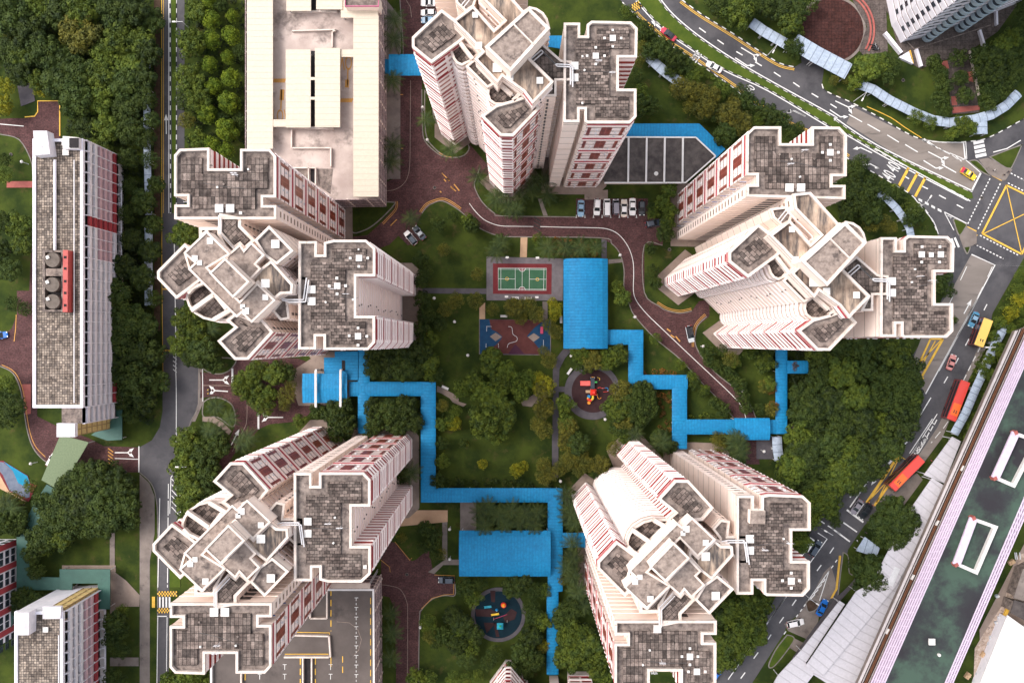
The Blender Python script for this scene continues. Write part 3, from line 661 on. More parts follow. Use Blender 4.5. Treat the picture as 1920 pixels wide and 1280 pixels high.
# -- brick driveways
DR = [(747,-40),(752,30),(756,100),(749,170),(749,300),(745,331),(719,345),(719,376),(739,380),(738,392),(709,423),(689,441),(640,446),(640,462),(700,470),(730,459),(747,442),(765,460),(790,450),(780,425),(791,400),(810,382),(830,377),(862,395),(895,425),(930,441),(955,444),(1125,446),(1147,457),(1162,475),(1170,505),(1170,542),(1180,570),(1190,592),(1227,633),(1274,672),(1311,712),(1353,755),(1375,783),(1398,815),(1398,870),(1424,870),(1420,800),(1417,783),(1405,757),(1375,726),(1344,701),(1318,672),(1309,658),(1303,640),(1307,612),(1330,593),(1330,560),(1310,565),(1297,583),(1274,587),(1250,582),(1236,574),(1208,555),(1208,460),(1242,460),(1245,440),(1235,410),(1215,407),(1215,372),(1080,372),(1080,407),(942,405),(927,400),(905,380),(892,357),(890,342),(897,325),(925,330),(915,310),(880,270),(855,295),(840,295),(822,289),(797,265),(792,235),(791,168),(791,50),(830,50),(830,-40)]
flat('driveway', DR, 'brickroad')
m_ = [(DR[i]) for i in range(0, 6)]; kerb(m_)
kerb([(791,400),(800,388),(810,382),(830,377),(862,395),(895,425),(930,441),(955,444),(1125,446),(1147,457),(1162,475),(1170,505),(1170,542),(1180,570),(1190,592),(1227,633),(1274,672),(1311,712),(1353,755),(1375,783)])
kerb([(1417,783),(1405,757),(1375,726),(1344,701),(1318,672),(1309,658),(1303,640),(1307,612),(1325,593)]); kerb([(1297,583),(1274,587),(1250,582),(1236,574),(1208,548),(1208,460),(1242,460)])
kerb([(1080,407),(942,405),(927,400),(905,380),(892,357),(890,342),(900,315)]); kerb([(855,295),(840,295),(822,289),(797,265),(792,235),(791,168)])
for pts in ([(791,400),(800,388),(810,382),(830,377),(845,383),(862,395)], [(1303,650),(1303,635),(1308,610),(1325,592)], [(1230,570),(1250,582),(1274,587),(1297,583)], [(822,289),(840,297),(860,295)], [(740,378),(738,392),(715,417)]):
    line(pts, .16, 'markorange', sm=True, off=.35); line(pts, .16, 'markorange', sm=True, off=.75)
CL = [(400,405),(440,460),(500,520),(560,553),(640,575),(760,578),(880,580)]
line(CL, .15, fr=G1, sm=True); line([(932,580),(1100,585),(1300,588),(1430,597),(1520,640),(1590,730),(1625,830),(1632,930),(1630,1060),(1650,1130),(1700,1200),(1770,1275)], .17, fr=G1, sm=True)
line([(1222,598),(1300,672),(1372,740),(1392,765),(1398,783)], .17, sm=True)
line(T2([(982,450),(980,700),(978,900),(968,980),(940,1030),(890,1060),(835,1065)]), .13, 'markfaint', sm=True); line(T2([(955,0),(980,40),(988,100)]), .13, 'markfaint')
for k in range(4): line(G1([(885,510+k*28),(935,540+k*28)]), .3, 'kerbblack')
for x in range(8): line([(1080.5+x*16.1,403),(1080.5+x*16.1,408)], .15); line([(1079+x*16.1,408),(1082+x*16.1,408)], .15)
for a, b in (((195,180),(205,190)),((210,225),(225,242)),((232,215),(250,238)),((262,285),(285,303)),((285,262),(325,312)),((180,315),(190,325))): line(G1([a, b]), .3, 'markorange')
for a, b in (((300,240),(330,262)),((330,290),(360,310)),((370,300),(405,342))): line(H1([a, b]), .35, 'markorange')
for a, b in (((915,530),(940,530)),((918,640),(920,690)),((925,830),(940,830)),((870,1260),(905,1225)),((1160,970),(1200,1010)),((1205,1040),(1235,1068))): line(T2([a, b]), .25, 'markorange')
flat('driveway', [(375,697),(400,700),(425,698),(440,685),(445,665),(500,668),(560,672),(607,690),(640,752),(590,765),(575,780),(555,790),(505,795),(486,804),(470,822),(440,850),(415,890),(395,910),(410,870),(428,830),(440,800),(442,775),(437,758),(425,748),(405,742),(375,746)], 'brickroad')
flat('driveway', [(45,560),(70,480),(130,500),(215,600),(240,590),(310,530),(330,640),(310,665),(350,670),(455,720),(455,790),(400,790),(330,810),(270,870),(258,920),(250,1400),(130,1400),(120,870),(90,800),(40,790)], 'brickroad', fr=R6)
kerb(R6([(455,725),(455,790),(400,790),(330,810),(270,870),(258,920),(252,1280)])); line(R6([(445,725),(445,780),(395,782),(325,802),(265,862)]), .16, 'markorange', off=.2); line(R6([(190,1280),(192,900),(185,820),(150,755),(90,735),(45,730)]), .12, 'markfaint', sm=True)
line(R6([(120,490),(205,595),(215,580)]), .14, 'markorange'); line(R6([(40,590),(90,630),(95,660)]), .14, 'markorange'); line(R6([(340,675),(455,680)]), .14, 'markorange')
flat('driveway', [(-60,228),(20,222),(50,222),(69,215),(73,190),(114,188),(114,262),(65,262),(60,300),(36,259),(0,250),(-60,250)], 'brickroad')
flat('driveway', [(-60,632),(0,632),(22,616),(32,590),(32,545),(55,545),(60,440),(70,440),(70,780),(110,800),(165,820),(195,836),(262,838),(262,885),(225,885),(185,880),(140,872),(100,870),(80,862),(62,838),(50,800),(40,735),(25,700),(5,687),(-60,686)], 'brickroad')
flat('driveway', [(41,720),(58,720),(58,775),(48,777)], 'redpave')
kerb([(0,686),(25,700),(40,735),(50,800),(62,838),(82,862),(100,870)]); line([(3,686),(27,700),(42,735),(52,800),(64,836),(84,858)], .18, 'markorange', off=.35, sm=True)
kerb([(0,252),(36,262),(58,300),(62,330)]); line(T1([(140,655),(195,650),(212,625),(212,565),(335,565),(335,760)]), .3, 'markyellow'); line([(27,640),(30,615),(31,590)], .2, 'markorange')
for k in range(5): line(R3([(565,55+k*18),(592,75+k*18)]), .3, 'markorange')
line([(0,233),(45,237)], .2)
# islands and verges drawn over the drives
def island(pts, m='grass', fr=ID, sm=True):
    q = fr(pts); q = smooth(q+[q[0]])[:-1] if sm else q
    b = MB(); P = ccw(WP(q)); b.prism(P, 0, .16, 'kerb', 'kerb'); b.prism(inset(P, .3), .1, .2, m, m); return tag(b.build('verge'), kind='structure')
island(T3([(105,500),(110,740),(160,830),(240,880),(330,870),(350,800),(180,690),(150,560)]))
island(T2([(845,60),(930,100),(928,300),(848,300)]), sm=False); island(T2([(845,430),(880,440),(915,480),(905,510),(845,520)])); island(T2([(835,740),(915,750),(918,960),(890,985),(835,985)])); island(T2([(650,1125),(870,1125),(892,1145),(800,1240),(720,1290),(650,1290)]))
island(K8([(0,80),(0,-60),(430,-60),(400,70),(300,140),(190,155),(80,130)])); island(K8([(5,520),(90,465),(200,455),(310,490),(400,560),(440,680),(440,820),(370,850),(200,730),(5,720)])); island(K1([(1010,245),(1120,240),(1260,405),(1150,360)])); island(K1([(1240,200),(1580,70),(1600,90),(1500,310),(1460,330),(1400,310)])); island(K1([(850,890),(880,870),(1000,930),(980,990),(915,1060)])); island(K1([(960,1180),(1040,1170),(1030,1230),(1000,1260)]))
island(K2([(160,1090),(215,1105),(215,1160),(60,1360),(0,1360),(60,1220)]), 'vergegrass'); island(K2([(640,380),(690,420),(700,560),(760,600),(610,760),(600,700)])); island(R7([(1225,880),(1245,860),(1290,870),(1285,910),(1240,925)]), 'soil')
flat('pavement', K1([(1130,230),(1230,210),(1310,250),(1500,340),(1420,460),(1390,460),(1260,400)]), 'concrete', z=.19); flat('pavement', K1([(980,990),(1000,960),(1110,1020),(1110,1140),(1060,1170),(960,1180),(920,1070)]), 'concrete', z=.19)
# -- footpaths
for nm, pts, mt in (('footpath', [(792,540),(912,541),(912,551),(792,550)], 'greypath'), ('footpath', T8([(598,195),(637,195),(633,312),(594,312)]), 'tanpath'), ('footpath', T8([(723,565),(752,565),(752,670),(723,670)]), 'concrete'),
    ('footpath', T8([(362,600),(395,570),(395,665),(362,665)]), 'tanpath'), ('footpath', T8([(840,838),(895,838),(850,890),(820,950),(815,1060),(815,1290),(780,1290),(782,960),(800,890)]), 'greypath'),
    ('footpath', [(1035,800),(1047,800),(1047,895),(1035,895)], 'greypath'), ('footpath', T8([(815,1050),(890,1050),(890,1080),(815,1080)]), 'greypath'), ('footpath', T8([(1060,208),(1090,215),(1090,320),(1060,320)]), 'greypath'), ('footpath', T8([(1100,325),(1180,320),(1180,340),(1100,350)]), 'concrete'),
    ('footpath', R6([(485,270),(575,270),(575,435),(485,435)]), 'concrete'), ('footpath', R6([(385,375),(413,375),(413,590),(385,590)]), 'concrete'), ('footpath', R6([(305,660),(400,590),(480,590),(480,620),(390,620),(340,670)]), 'concrete'),
    ('footpath', R6([(170,315),(415,315),(415,380),(150,405)]), 'tanpath'), ('footpath', T3([(740,1110),(760,1110),(795,1205),(770,1205)]), 'concrete'), ('footpath', T3([(1000,1070),(1130,1060),(1130,1115),(1000,1115)]), 'apron'),
    ('footpath', R3([(574,490),(600,490),(600,665),(574,665)]), 'concrete'), ('footpath', R3([(325,665),(605,665),(605,700),(325,690)]), 'apron'), ('footpath', R3([(600,700),(660,745),(730,820),(728,880),(625,880),(590,940),(575,940),(575,700)]), 'apron'), ('footpath', R3([(575,1145),(725,1145),(725,1190),(575,1190)]), 'concrete'),
    ('footpath', [(13,340),(62,340),(62,352),(13,352)], 'redpave'), ('footpath', [(33,160),(62,155),(66,190),(40,200)], 'greypath'),
    ('footpath', K8([(0,720),(150,720),(260,780),(390,910),(350,960),(250,870),(130,790),(0,780)]), 'apron'), ('footpath', R5([(1760,330),(1880,390),(1920,430),(1920,480),(1860,430),(1760,370)]), 'apron'), ('footpath', T8([(600,1140),(680,1090),(780,1060),(790,1080),(720,1130),(660,1165),(610,1160)]), 'apron'), ('footpath', T8([(120,1050),(180,1075),(230,1130),(290,1150),(270,1165),(210,1140),(180,1100),(120,1080)]), 'apron'),
    ('footpath', H1([(1015,1120),(1140,1100),(1150,1280),(1015,1280)]), 'greypath'), ('footpath', H1([(1250,1000),(1330,1010),(1330,1060),(1250,1060)]), 'concrete'),
    ('footpath', K2([(590,760),(750,590),(760,640),(620,800),(480,1000),(240,1300),(200,1300),(400,1020)]), 'greypath'), ('footpath', K2([(220,1120),(300,1160),(240,1240),(180,1200)]), 'concrete'), ('pavement', T5([(510,0),(560,100),(620,330),(730,385),(1000,290),(1160,180),(1290,0)]), 'plaza'),
    ('pavement', [(1597,0),(1660,-10),(1665,120),(1640,130),(1610,95),(1625,50)], 'plaza'), ('pavement', T5([(880,340),(1000,290),(1060,630),(900,640)]), 'plaza'), ('pavement', T2([(845,0),(925,100),(925,1000),(835,1000),(835,0)]), 'concrete'),
    ('pavement', [(795,0),(830,0),(830,-40),(795,-40)], 'brickroad'), ('pavement', [(607,657),(671,657),(700,700),(640,760),(560,760),(540,700)], 'apron'), ('pavement', R8([(990,1000),(1224,550),(1400,600),(1400,1500),(1000,1500)]), 'apron')):
    flat(nm, pts, mt)
for q in (T5([(845,345),(880,340),(890,385),(860,385)]), T5([(990,405),(1020,400),(1025,460),(1000,455)]), T5([(900,540),(930,540),(935,590),(905,590)]), T5([(905,600),(1060,590),(1060,615),(910,635)])): flat('paving', q, 'redpave')
# round plaza at the top right
m = MB(); c = W(1559,57); m.disc(c, 9.2, 0, .2, 'concrete', 48); m.disc(c, 8.5, .2, .22, 'circleplaza', 48); tag(m.build('round_plaza'), 'round red brick plaza ringed by a pale kerb beside the white tower', 'plaza')
m = MB()
for r_ in (10.4, 11.3): 
    pts = [(c[0]+r_*math.cos(R(a)), c[1]+r_*math.sin(R(a))) for a in range(-30, 95, 5)]; strip(m, pts, .45, .2, 'redpave', h=.25)
tag(m.build('curved_bench'), 'pair of curved red brick steps along the round plaza', 'steps')
# -- aprons round the towers
def hull(p):
    p = sorted(set(p)); o = []
    for seq in (p, p[::-1]):
        h = []
        for q in seq:
            while len(h) > 1 and (h[-1][0]-h[-2][0])*(q[1]-h[-2][1])-(h[-1][1]-h[-2][1])*(q[0]-h[-2][0]) <= 0: h.pop()
            h.append(q)
        o += h[:-1]
    return o
for b in ((A_W1, A_W2, CORE2, A1, f0), ((fB(C_W1[0]),), (fB(C_W2[0]),), CORE1, C1, fB), (C_W1, C_W2, CORE1, C1, f0), ((fD(A_W1[0]),), (fD(A_W2[0]),), CORE2, A1, fD), ((fE(A_W1[0]),), E_W2, CORE2, A1, fE)):
    polys = [b[0][0], b[1][0], b[4](b[3](b[2][0][0])), b[4](b[3](b[2][1][0]))]
    m = MB()
    for i, p in enumerate(polys):
        P = inset(hull(WP(p, ZW)), -1.9); m.face([(*q, .205+.004*i) for q in P], 'apron')
        for k in range(len(P)): m.face([(*P[k], 0), (*P[(k+1) % len(P)], 0), (*P[(k+1) % len(P)], .205+.004*i), (*P[k], .205+.004*i)], 'kerb')
    x = [W(*q, ZW) for p in polys for q in p]; cx = (min(v.x for v in x)+max(v.x for v in x))/2; cy = (min(v.y for v in x)+max(v.y for v in x))/2
    m.box((cx, cy), 19, 19, 0, .2, 'apron'); tag(m.build('tower_apron'), kind='structure')
tag(MK.build('road_marking'), kind='structure'); tag(KB.build('kerb'), kind='structure')

# inspection covers set in the roads and lawns
for i, (x, y, lb) in enumerate(((1840,371,'round cover in the asphalt beside the yellow box junction'), (1693,151,'dark round cover in the lawn below the white tower'), (21,290,'dark round cover in the upper left lawn'), (815,352,'pale cover on the driveway near its fork'), (1008,1077,'cover near the shaded lower playground'), (763,1076,'cover on the brick forecourt'), (236,884,'square cover by the side road mouth'), (1255,468,'square frame cover on the grass beside the bend'))):
    mb = MB(); c = W(x, y); mb.disc(c, .45, .17, .215, 'gutter', 14); mb.disc(c, .36, .215, .225, 'kerbblack', 14); tag(mb.build('manhole_cover'), lb, 'manhole cover')
# ---------------------------------------------------------------- metal canopies
def mkcorr(name, c, pitch, ax, c2=None, seam=.5, dirty=.7):
    """standing-seam sheet: seams run across the chosen object axis"""
    m, n, b = newmat(name)
    tc = N(n, 'ShaderNodeTexCoord'); sp = N(n, 'ShaderNodeSeparateXYZ'); n.links.new(tc.outputs['UV'], sp.inputs[0])
    s = math_(n, 'FRACT', math_(n, 'DIVIDE', sp.outputs[ax], pitch)); k = math_(n, 'LESS_THAN', s, .12)
    base = ramp(n, noise(n, coords(n), .25, 8, .7), [(.3, c), (.75, c2 or tuple(x*.72 for x in c))])
    dirt = ramp(n, noise(n, coords(n, 0, (1, 1, 1)), 1.4, 8, .75), [(.36, (.62,.62,.60)), (.6, (1,1,1))]); base = mix(n, base, dirt, dirty, 'MULTIPLY')
    n.links.new(mix(n, base, tuple(x*seam for x in c), k), b.inputs['Base Color']); b.inputs['Roughness'].default_value = .6; b.inputs['Specular IOR Level'].default_value = .25
    bump(n, b, k, .7, .06)
mkcorr('bluesheet', (.008,.235,.49), .8, 0, (.006,.165,.38), .62); mkcorr('greysheet', (.40,.47,.58), 2.0, 0, (.33,.39,.49)); mkcorr('whitesheet', (.52,.495,.53), 2.2, 0, (.48,.46,.50), .74, .35); mkcorr('creamsheet', (.55,.485,.40), 1.5, 0, (.53,.46,.37), .84, .3)
mk('steel', (.5,.5,.52), (.6,.6,.62), 1, .5); mk('whitepaint', (.66,.63,.62), (.58,.55,.54), 1, .6)
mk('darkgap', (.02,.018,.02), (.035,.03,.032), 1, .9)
def vault(mb, a, b, w, z, rise, m, n=8, thick=.12, gable=False):
    """curved (or ridged) roof sheet along a-b, uv u = metres along"""
    a = Vector((*a, 0)); b = Vector((*b, 0)); d = (b-a); L = d.length; d /= L; nn = Vector((-d.y, d.x, 0))
    prof = []
    for i in range(n+1):
        t = -1+2*i/n; prof.append((t*w/2, z+rise*((1-abs(t)) if gable else math.sqrt(max(0, 1-t*t*.8))-math.sqrt(.2))))
    for i in range(n):
        (s0, z0), (s1, z1) = prof[i], prof[i+1]
        p = [a+nn*s0, b+nn*s0, b+nn*s1, a+nn*s1]; zz = [z0, z0, z1, z1]; uv = [(0, s0), (L, s0), (L, s1), (0, s1)]
        mb.face([(q.x, q.y, h) for q, h in zip(p, zz)], m, uv); mb.face([(q.x, q.y, h-thick) for q, h in reversed(list(zip(p, zz)))], m, uv[::-1])
    for e in (a, b):
        q = [(e+nn*s).to_tuple()[:2]+(h,) for s, h in prof]; q2 = [(x, y, h-thick) for x, y, h in reversed(q)]; mb.face(q+q2, m)
    for s0, h in (prof[0], prof[-1]):
        p, q = a+nn*s0, b+nn*s0; mb.face([(p.x, p.y, h-thick), (q.x, q.y, h-thick), (q.x, q.y, h), (p.x, p.y, h)], m)
def posts(root, a, b, w, z, every=5.5, r=.11, m='steel', base=0):
    a = Vector(a); b = Vector(b); L = (b-a).length; d = (b-a)/L; n = Vector((-d.y, d.x)); k = max(1, int(L/every))
    for i in range(k+1):
        for s in (-1, 1):
            p = a+d*(L*i/k*.94+L*.03)+n*s*(w/2-.4); q = MB(); q.disc(p, r, base, z, m, 8); q.build('post', root)
def walkway(label, segs, z=3.3, m='bluesheet', rise=.5, cat='covered walkway', group=None, gable=False, name='covered_walkway', pst=True):
    """segs: (x0,y0,x1,y1,width px) in photo pixels at roof height"""
    c = W(*segs[0][:2], z); root = empty(name, (c.x, c.y, 0)); tag(root, label, cat, group)
    for i, (x0, y0, x1, y1, w) in enumerate(segs):
        a = W(x0, y0, z); b = W(x1, y1, z); ww = w*(1-z/H)/S; mb = MB(); vault(mb, a[:2], b[:2], ww, z+.012*i, rise+.004*i, m, gable=gable)
        o = mb.build('roof', root)
        if pst: posts(root, a[:2], b[:2], ww, z)
    return root
GB = 'blue roofed covered walkways'
walkway('long blue covered walkway zigzagging from the white beamed blue canopy past the left lawn', [(682,655,682,812,22),(655,729,803,729,27),(803,716,803,941,28),(790,928,1052,928,27),(1041,915,1041,1108,28),(1036,1104,1036,1264,22),(1054,1012,1097,1012,28)])
walkway('stepped blue covered walkway running right from the big blue pavilion to the lower right tower', [(1137,632,1206,632,28),(1192,618,1192,729,28),(1179,716,1289,716,27),(1274,703,1274,841,28),(1262,800,1378,800,28)])
walkway('short blue covered walkway with a side arm below the right tower', [(1442,800,1475,800,26),(1465,654,1465,813,22),(1475,688,1515,688,24)])
r = walkway('small arched blue canopy spanning the end of the red brick driveway', [(1376,804,1443,804,41)], z=4.6, rise=1.2, cat='canopy', name='canopy')
walkway('blue vaulted canopy over the driveway between the cream car park and top tower', [(729,122,792,122,40)], z=4.8, rise=.9, cat='canopy', name='canopy')
walkway('small flat blue link roof beside the cream car park wall', [(720,125,731,125,28)], z=3.6, rise=.1, cat='canopy', name='canopy')
walkway('big blue vaulted pavilion roof beside the green ball court', [(1098,485,1098,653.5,83)], z=5.2, rise=3.0, cat='pavilion', name='pavilion')
walkway('big blue vaulted pavilion roof below the long palm bed, near the lower playground', [(861,1037,1032,1037,86)], z=5.2, rise=3.0, cat='pavilion', name='pavilion')
# canopy with two white beams
r = walkway('blue ridged canopy with two white beams across its roof', [(567,727.5,651,727.5,55)], z=4.6, rise=.5, cat='canopy', name='canopy', gable=True)
for x in (592, 638.5):
    mb = MB(); a = W(x, 694, 5.9); b = W(x, 762, 5.9); mb.bar(a, b, .55, 'whitepaint', .5); mb.build('beam', r)
    for q in (a, b): mb = MB(); mb.box(q, .5, .5, 0, 5.7, 'whitepaint'); mb.build('post', r)
def flatroof(label, fr, pts, z, m, name='canopy', cat='canopy', th=.25, wall=None, kerbm=None, side=None):
    P = ccw(WP(fr(pts), z)); c = P[0]; root = empty(name, (c[0], c[1], 0)); tag(root, label, cat)
    mb = MB(); mb.prism(P, z-th, z, m, side or m, bottom=True)
    # uv along the longest edge for the seams
    i = max(range(len(P)), key=lambda k: math.dist(P[k], P[(k+1) % len(P)])); a = Vector(P[i]); d = (Vector(P[(i+1) % len(P)])-a).normalized()
    mb.uv[0] = [((Vector(p)-a).dot(d), (Vector(p)-a).dot(Vector((-d.y, d.x)))) for p in P]
    mb.build('roof', root)
    if wall:
        w = MB(); w.prism(inset(P, .5), 0, z-th, wall); w.build('wall', root)
    else:
        for p in inset(P, .4): q = MB(); q.disc(p, .12, 0, z-th, 'steel', 8); q.build('post', root)
    return root
r = flatroof('flat blue roof with a dark slot between upper left tower and white beamed canopy', R5, [(990,75),(1165,75),(1165,290),(1085,290),(1085,240),(910,240),(910,120),(990,120)], 3.6, 'bluesheet')
mb = MB(); a = WP(R5([(1044,142),(1068,142),(1068,215),(1044,215)]), 3.6); mb.prism(a, 3.61, 3.7, 'darkgap'); mb.build('roof_slot', r)
flatroof('blue bent roof edging the dark roofed hall beside the top tower', T4, [(85,690),(510,690),(655,833),(600,885),(488,766),(85,760)], 4.2, 'bluesheet')
flatroof('small blue roof corner behind the top tower', T3, [(770,200),(880,200),(880,275),(790,260)], 3.5, 'bluesheet')
# pale metal walkways as polylines
def ribbon(label, fr, pts, wpx, z=3.2, m='greysheet', cat='covered walkway', seg_name='roof'):
    q = fr(pts); segs = [(q[i][0], q[i][1], q[i+1][0], q[i+1][1], wpx) for i in range(len(q)-1)]
    P = [Vector(W(*p, z)[:2]) for p in q]; c = P[0]; w = wpx*(1-z/H)/S
    root = empty('covered_walkway', (c.x, c.y, 0)); tag(root, label, cat)
    s = 0
    for i in range(len(P)-1):
        d0 = (P[min(i+1, len(P)-1)]-P[max(i-1, 0)]).normalized(); d1 = (P[min(i+2, len(P)-1)]-P[i]).normalized(); n0 = Vector((-d0.y, d0.x)); n1 = Vector((-d1.y, d1.x)); L = (P[i+1]-P[i]).length
        mb = MB()
        for t0, t1 in ((-1, -.5), (-.5, 0), (0, .5), (.5, 1)):
            h = lambda t: z+.35*(1-t*t)
            f = [(P[i]+n0*t0*w/2, h(t0)), (P[i+1]+n1*t0*w/2, h(t0)), (P[i+1]+n1*t1*w/2, h(t1)), (P[i]+n0*t1*w/2, h(t1))]
            mb.face([(v.x, v.y, hh) for v, hh in f], m, [(s, t0), (s+L, t0), (s+L, t1), (s, t1)]); mb.face([(v.x, v.y, hh-.1) for v, hh in reversed(f)], m)
        s += L; mb.build(seg_name, root); posts(root, P[i], P[i+1], w, z, 7)
    return root
ribbon('curved pale grey covered walkway between the trees and the top bend of road', T4, [(190,285),(250,340),(310,395),(385,450),(460,500)], 19)
ribbon('pale grey covered walkway hidden partly under trees beside the round plaza', T4, [(800,125),(870,175),(940,215),(1010,255)], 20)
ribbon('wide pale grey canopy over the drop-off beside the round plaza', T5, [(25,230),(150,305),(330,400)], 32, z=4.2)
ribbon('long pale grey covered walkway curving along the upper road below the white tower', T5, [(390,470),(470,500),(560,560),(700,630),(800,670),(900,685),(1030,668),(1130,640),(1210,590),(1280,520)], 18)
ribbon('short pale grey shelter leading down to the zebra crossing', T5, [(1065,665),(1068,750)], 26, z=2.9)
ribbon('curved pale grey covered walkway beside the slip road and right tower', K1, [(30,590),(130,650),(240,760),(320,870),(380,980),(400,1080)], 14)
ribbon('long pale covered walkway between the bus stops and the railway', R2, [(1130,580),(1075,680),(1030,790),(970,920),(920,1040),(860,1150)], 16)
ribbon('narrow pale shelter on the path below the blue walkway corner', H1, [(1180,1100),(1185,1200),(1200,1290)], 18, z=3)
ribbon('pale covered walkway mostly hidden by trees left of the main left road', T6, [(775,60),(775,200),(775,330),(775,480)], 15)
ribbon('pale covered walkway under the trees beside the upper left road', T1, [(820,300),(820,700),(822,900),(830,1200)], 13)
mk('greenroof', (.020,.075,.060), (.030,.10,.078), .4, .6, spots=((.018,.05,.05), .3, .6)); mk('sageroof', (.125,.16,.095), (.16,.20,.12), 2.5, .8, detail=10, spots=((.09,.12,.07), .5, .62))
flatroof('sage green roof of the footbridge shelter beside the long grey block', K7, [(905,-200),(1330,-90),(905,640),(620,475)], 4.8, 'sageroof')
flatroof('dark green roof strip at the foot of the long grey slab block', T6, [(475,1155),(580,1080),(580,985),(637,985),(637,1180),(560,1185)], 3.4, 'greenroof')
flatroof('long dark green walkway roof running down beside the lower left lawn', L4, [(320,0),(400,0),(300,250),(300,480),(320,500),(320,700),(650,710),(650,845),(180,850),(180,240)], 3.2, 'greenroof')
flatroof('narrow green walkway roof leading from the sage green shelter', K7, [(700,540),(870,640),(560,1280),(410,1280),(310,1240),(500,850)], 3.1, 'greenroof')
flatroof('dark green flat roof wrapped round the lower grey slab block', L4, [(650,620),(1200,620),(1200,1055),(1070,1055),(1065,775),(790,775),(785,845),(650,845)], 4.0, 'greenroof')
flatroof('green roof strip under the white and red block at the left edge', L4, [(60,1200),(180,850),(185,1000),(120,1280),(60,1280)], 3.0, 'greenroof')
# ---------------------------------------------------------------- dark-roofed hall between top tower and right tower
mk('hallroof', (.045,.038,.038), (.10,.085,.08), .5, .9, spots=((.19,.16,.14), 2.5, .70))
P = T4([(-20,765),(490,768),(600,872),(432,1020),(-20,1020)])
r = flatroof('low hall with a dark roof split by white beams', ID, P, 5.2, 'hallroof', 'hall', 'hall', wall='cream')
for x0, x1 in ((115, 112), (216, 212), (317, 313), (418, 415)): mb = MB(); mb.bar(W(*T4([(x0,768)])[0], 5.5), W(*T4([(x1,1018)])[0], 5.5), .45, 'whitepaint', .5); mb.build('roof_beam', r)
for a, b in (((-20,765),(490,768)),((490,768),(600,872)),((600,872),(432,1020)),((432,1020),(-20,1020))): mb = MB(); mb.bar(W(*T4([a])[0], 5.35), W(*T4([b])[0], 5.35), .35, 'whitepaint', .35); mb.build('roof_edge', r)
mb = MB(); mb.disc(W(*T4([(268,970)])[0], 5.2), .55, 5.2, 5.6, 'hatch', 10); mb.build('roof_vent', r)
# ---------------------------------------------------------------- multi-storey car parks
mk('deck', (.34,.27,.245), (.52,.43,.39), .12, .9, 8, spots=((.16,.13,.12), .10, .52)); mk('deckdark', (.085,.07,.065), (.12,.10,.092), .12, .9, 8, spots=((.06,.05,.048), .1, .55)); mk('pinkpaint', (.50,.12,.22), (.42,.1,.2), 1, .6)
mktile('cpwall', 0, 1.1, 1.4, (.62,.50,.50), (.42,.32,.33), (.25,.18,.19), (.8,.8,.8))
def band_walls(mb, P, z0, z1, m='cpwall'):
    for i in range(len(P)):
        a, b = P[i], P[(i+1) % len(P)]; L = math.dist(a, b); d = Vector((b[0]-a[0], b[1]-a[1]))/L; n = Vector((d.y, -d.x))
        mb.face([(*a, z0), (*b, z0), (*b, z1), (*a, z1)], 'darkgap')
        k = int((z1-z0)/2.9)
        for j in range(k+1):
            zb = z1-1.3-j*2.9
            if zb < z0: break
            q = [Vector(a), Vector(b), Vector(b)+n*.15, Vector(a)+n*.15]; mb.prism([(v.x, v.y) for v in q], zb, zb+1.3, m)
        for j in range(int(L/5)+1):
            c = Vector(a)+d*min(L-.2, j*5+.2); mb.box(c, .35, .3, z0, z1-.2, 'cream', rot=math.atan2(d.y, d.x))
ZD = 12.0
cp = empty('car_park', W(585, 180, 0)); tag(cp, 'long car park with cream sheet roofs over its open pale deck', 'car park')
P = ccw(WP([(462.8,-160),(712,-160),(712,374),(540,376),(540,350),(462.8,350)], ZD)); mb = MB(); band_walls(mb, P, 0, ZD+1); mb.build('wall', cp)
mb = MB(); mb.face([(*p, ZD) for p in P], 'deck'); mb.build('deck', cp)
def sheet(x0, y0, x1, y1, z, root, fr=T2, m='creamsheet', nm='roof'):
    a, b = WP(fr([(x0, y0), (x1, y1)]), z); mb = MB(); xa, xb = sorted((a[0], b[0])); ya, yb = sorted((a[1], b[1]))
    mb.prism([(xa, ya), (xb, ya), (xb, yb), (xa, yb)], z-.3, z, m, bottom=True)
    mb.uv[0] = [(v[1], v[0]) for v in mb.v[:4]]
    o = mb.build(nm, root)
    for x in (xa+.5, xb-.5):
        for k in range(max(2, int((yb-ya)/10))):
            y = ya+.6+(yb-ya-1.2)*k/(max(2, int((yb-ya)/10))-1); q = MB(); q.box((x, y), .25, .25, ZD, z-.3, 'steel'); q.build('post', root)
for q in ((68,-480,213,830,15),(662,85,803,1098,15),(285,277,424,712,15.2),(448,268,588,710,15.4),(288,-480,426,62,15),(455,-480,600,53,15.2),(588,277,664,318,14.9),(205,667,287,708,14.9),(592,-480,800,100,14.85)): sheet(*q, cp)
for a, b in (((283,440),(450,440)),((283,550),(450,550))): pass
def wl(root, fr, pts, z, w=.35, h=1.0, m='parapet', nm='ramp_wall'):
    for a, b in zip(pts, pts[1:]): mb = MB(); mb.bar(W(*fr([a])[0], z)+Vector((0,0,h/2)), W(*fr([b])[0], z)+Vector((0,0,h/2)), w, m, h); mb.build(nm, root)
wl(cp, T2, [(325,70),(575,72)], ZD); wl(cp, T2, [(325,180),(570,172),(548,185),(548,270)], ZD, .3); wl(cp, T2, [(320,715),(555,722)], ZD, .5); wl(cp, T2, [(322,730),(322,830),(540,830),(540,935)], ZD, .3); wl(cp, T2, [(325,940),(455,940),(455,1035)], ZD, .3); wl(cp, T2, [(416,938),(416,1005)], ZD, .3)
mb = MB()
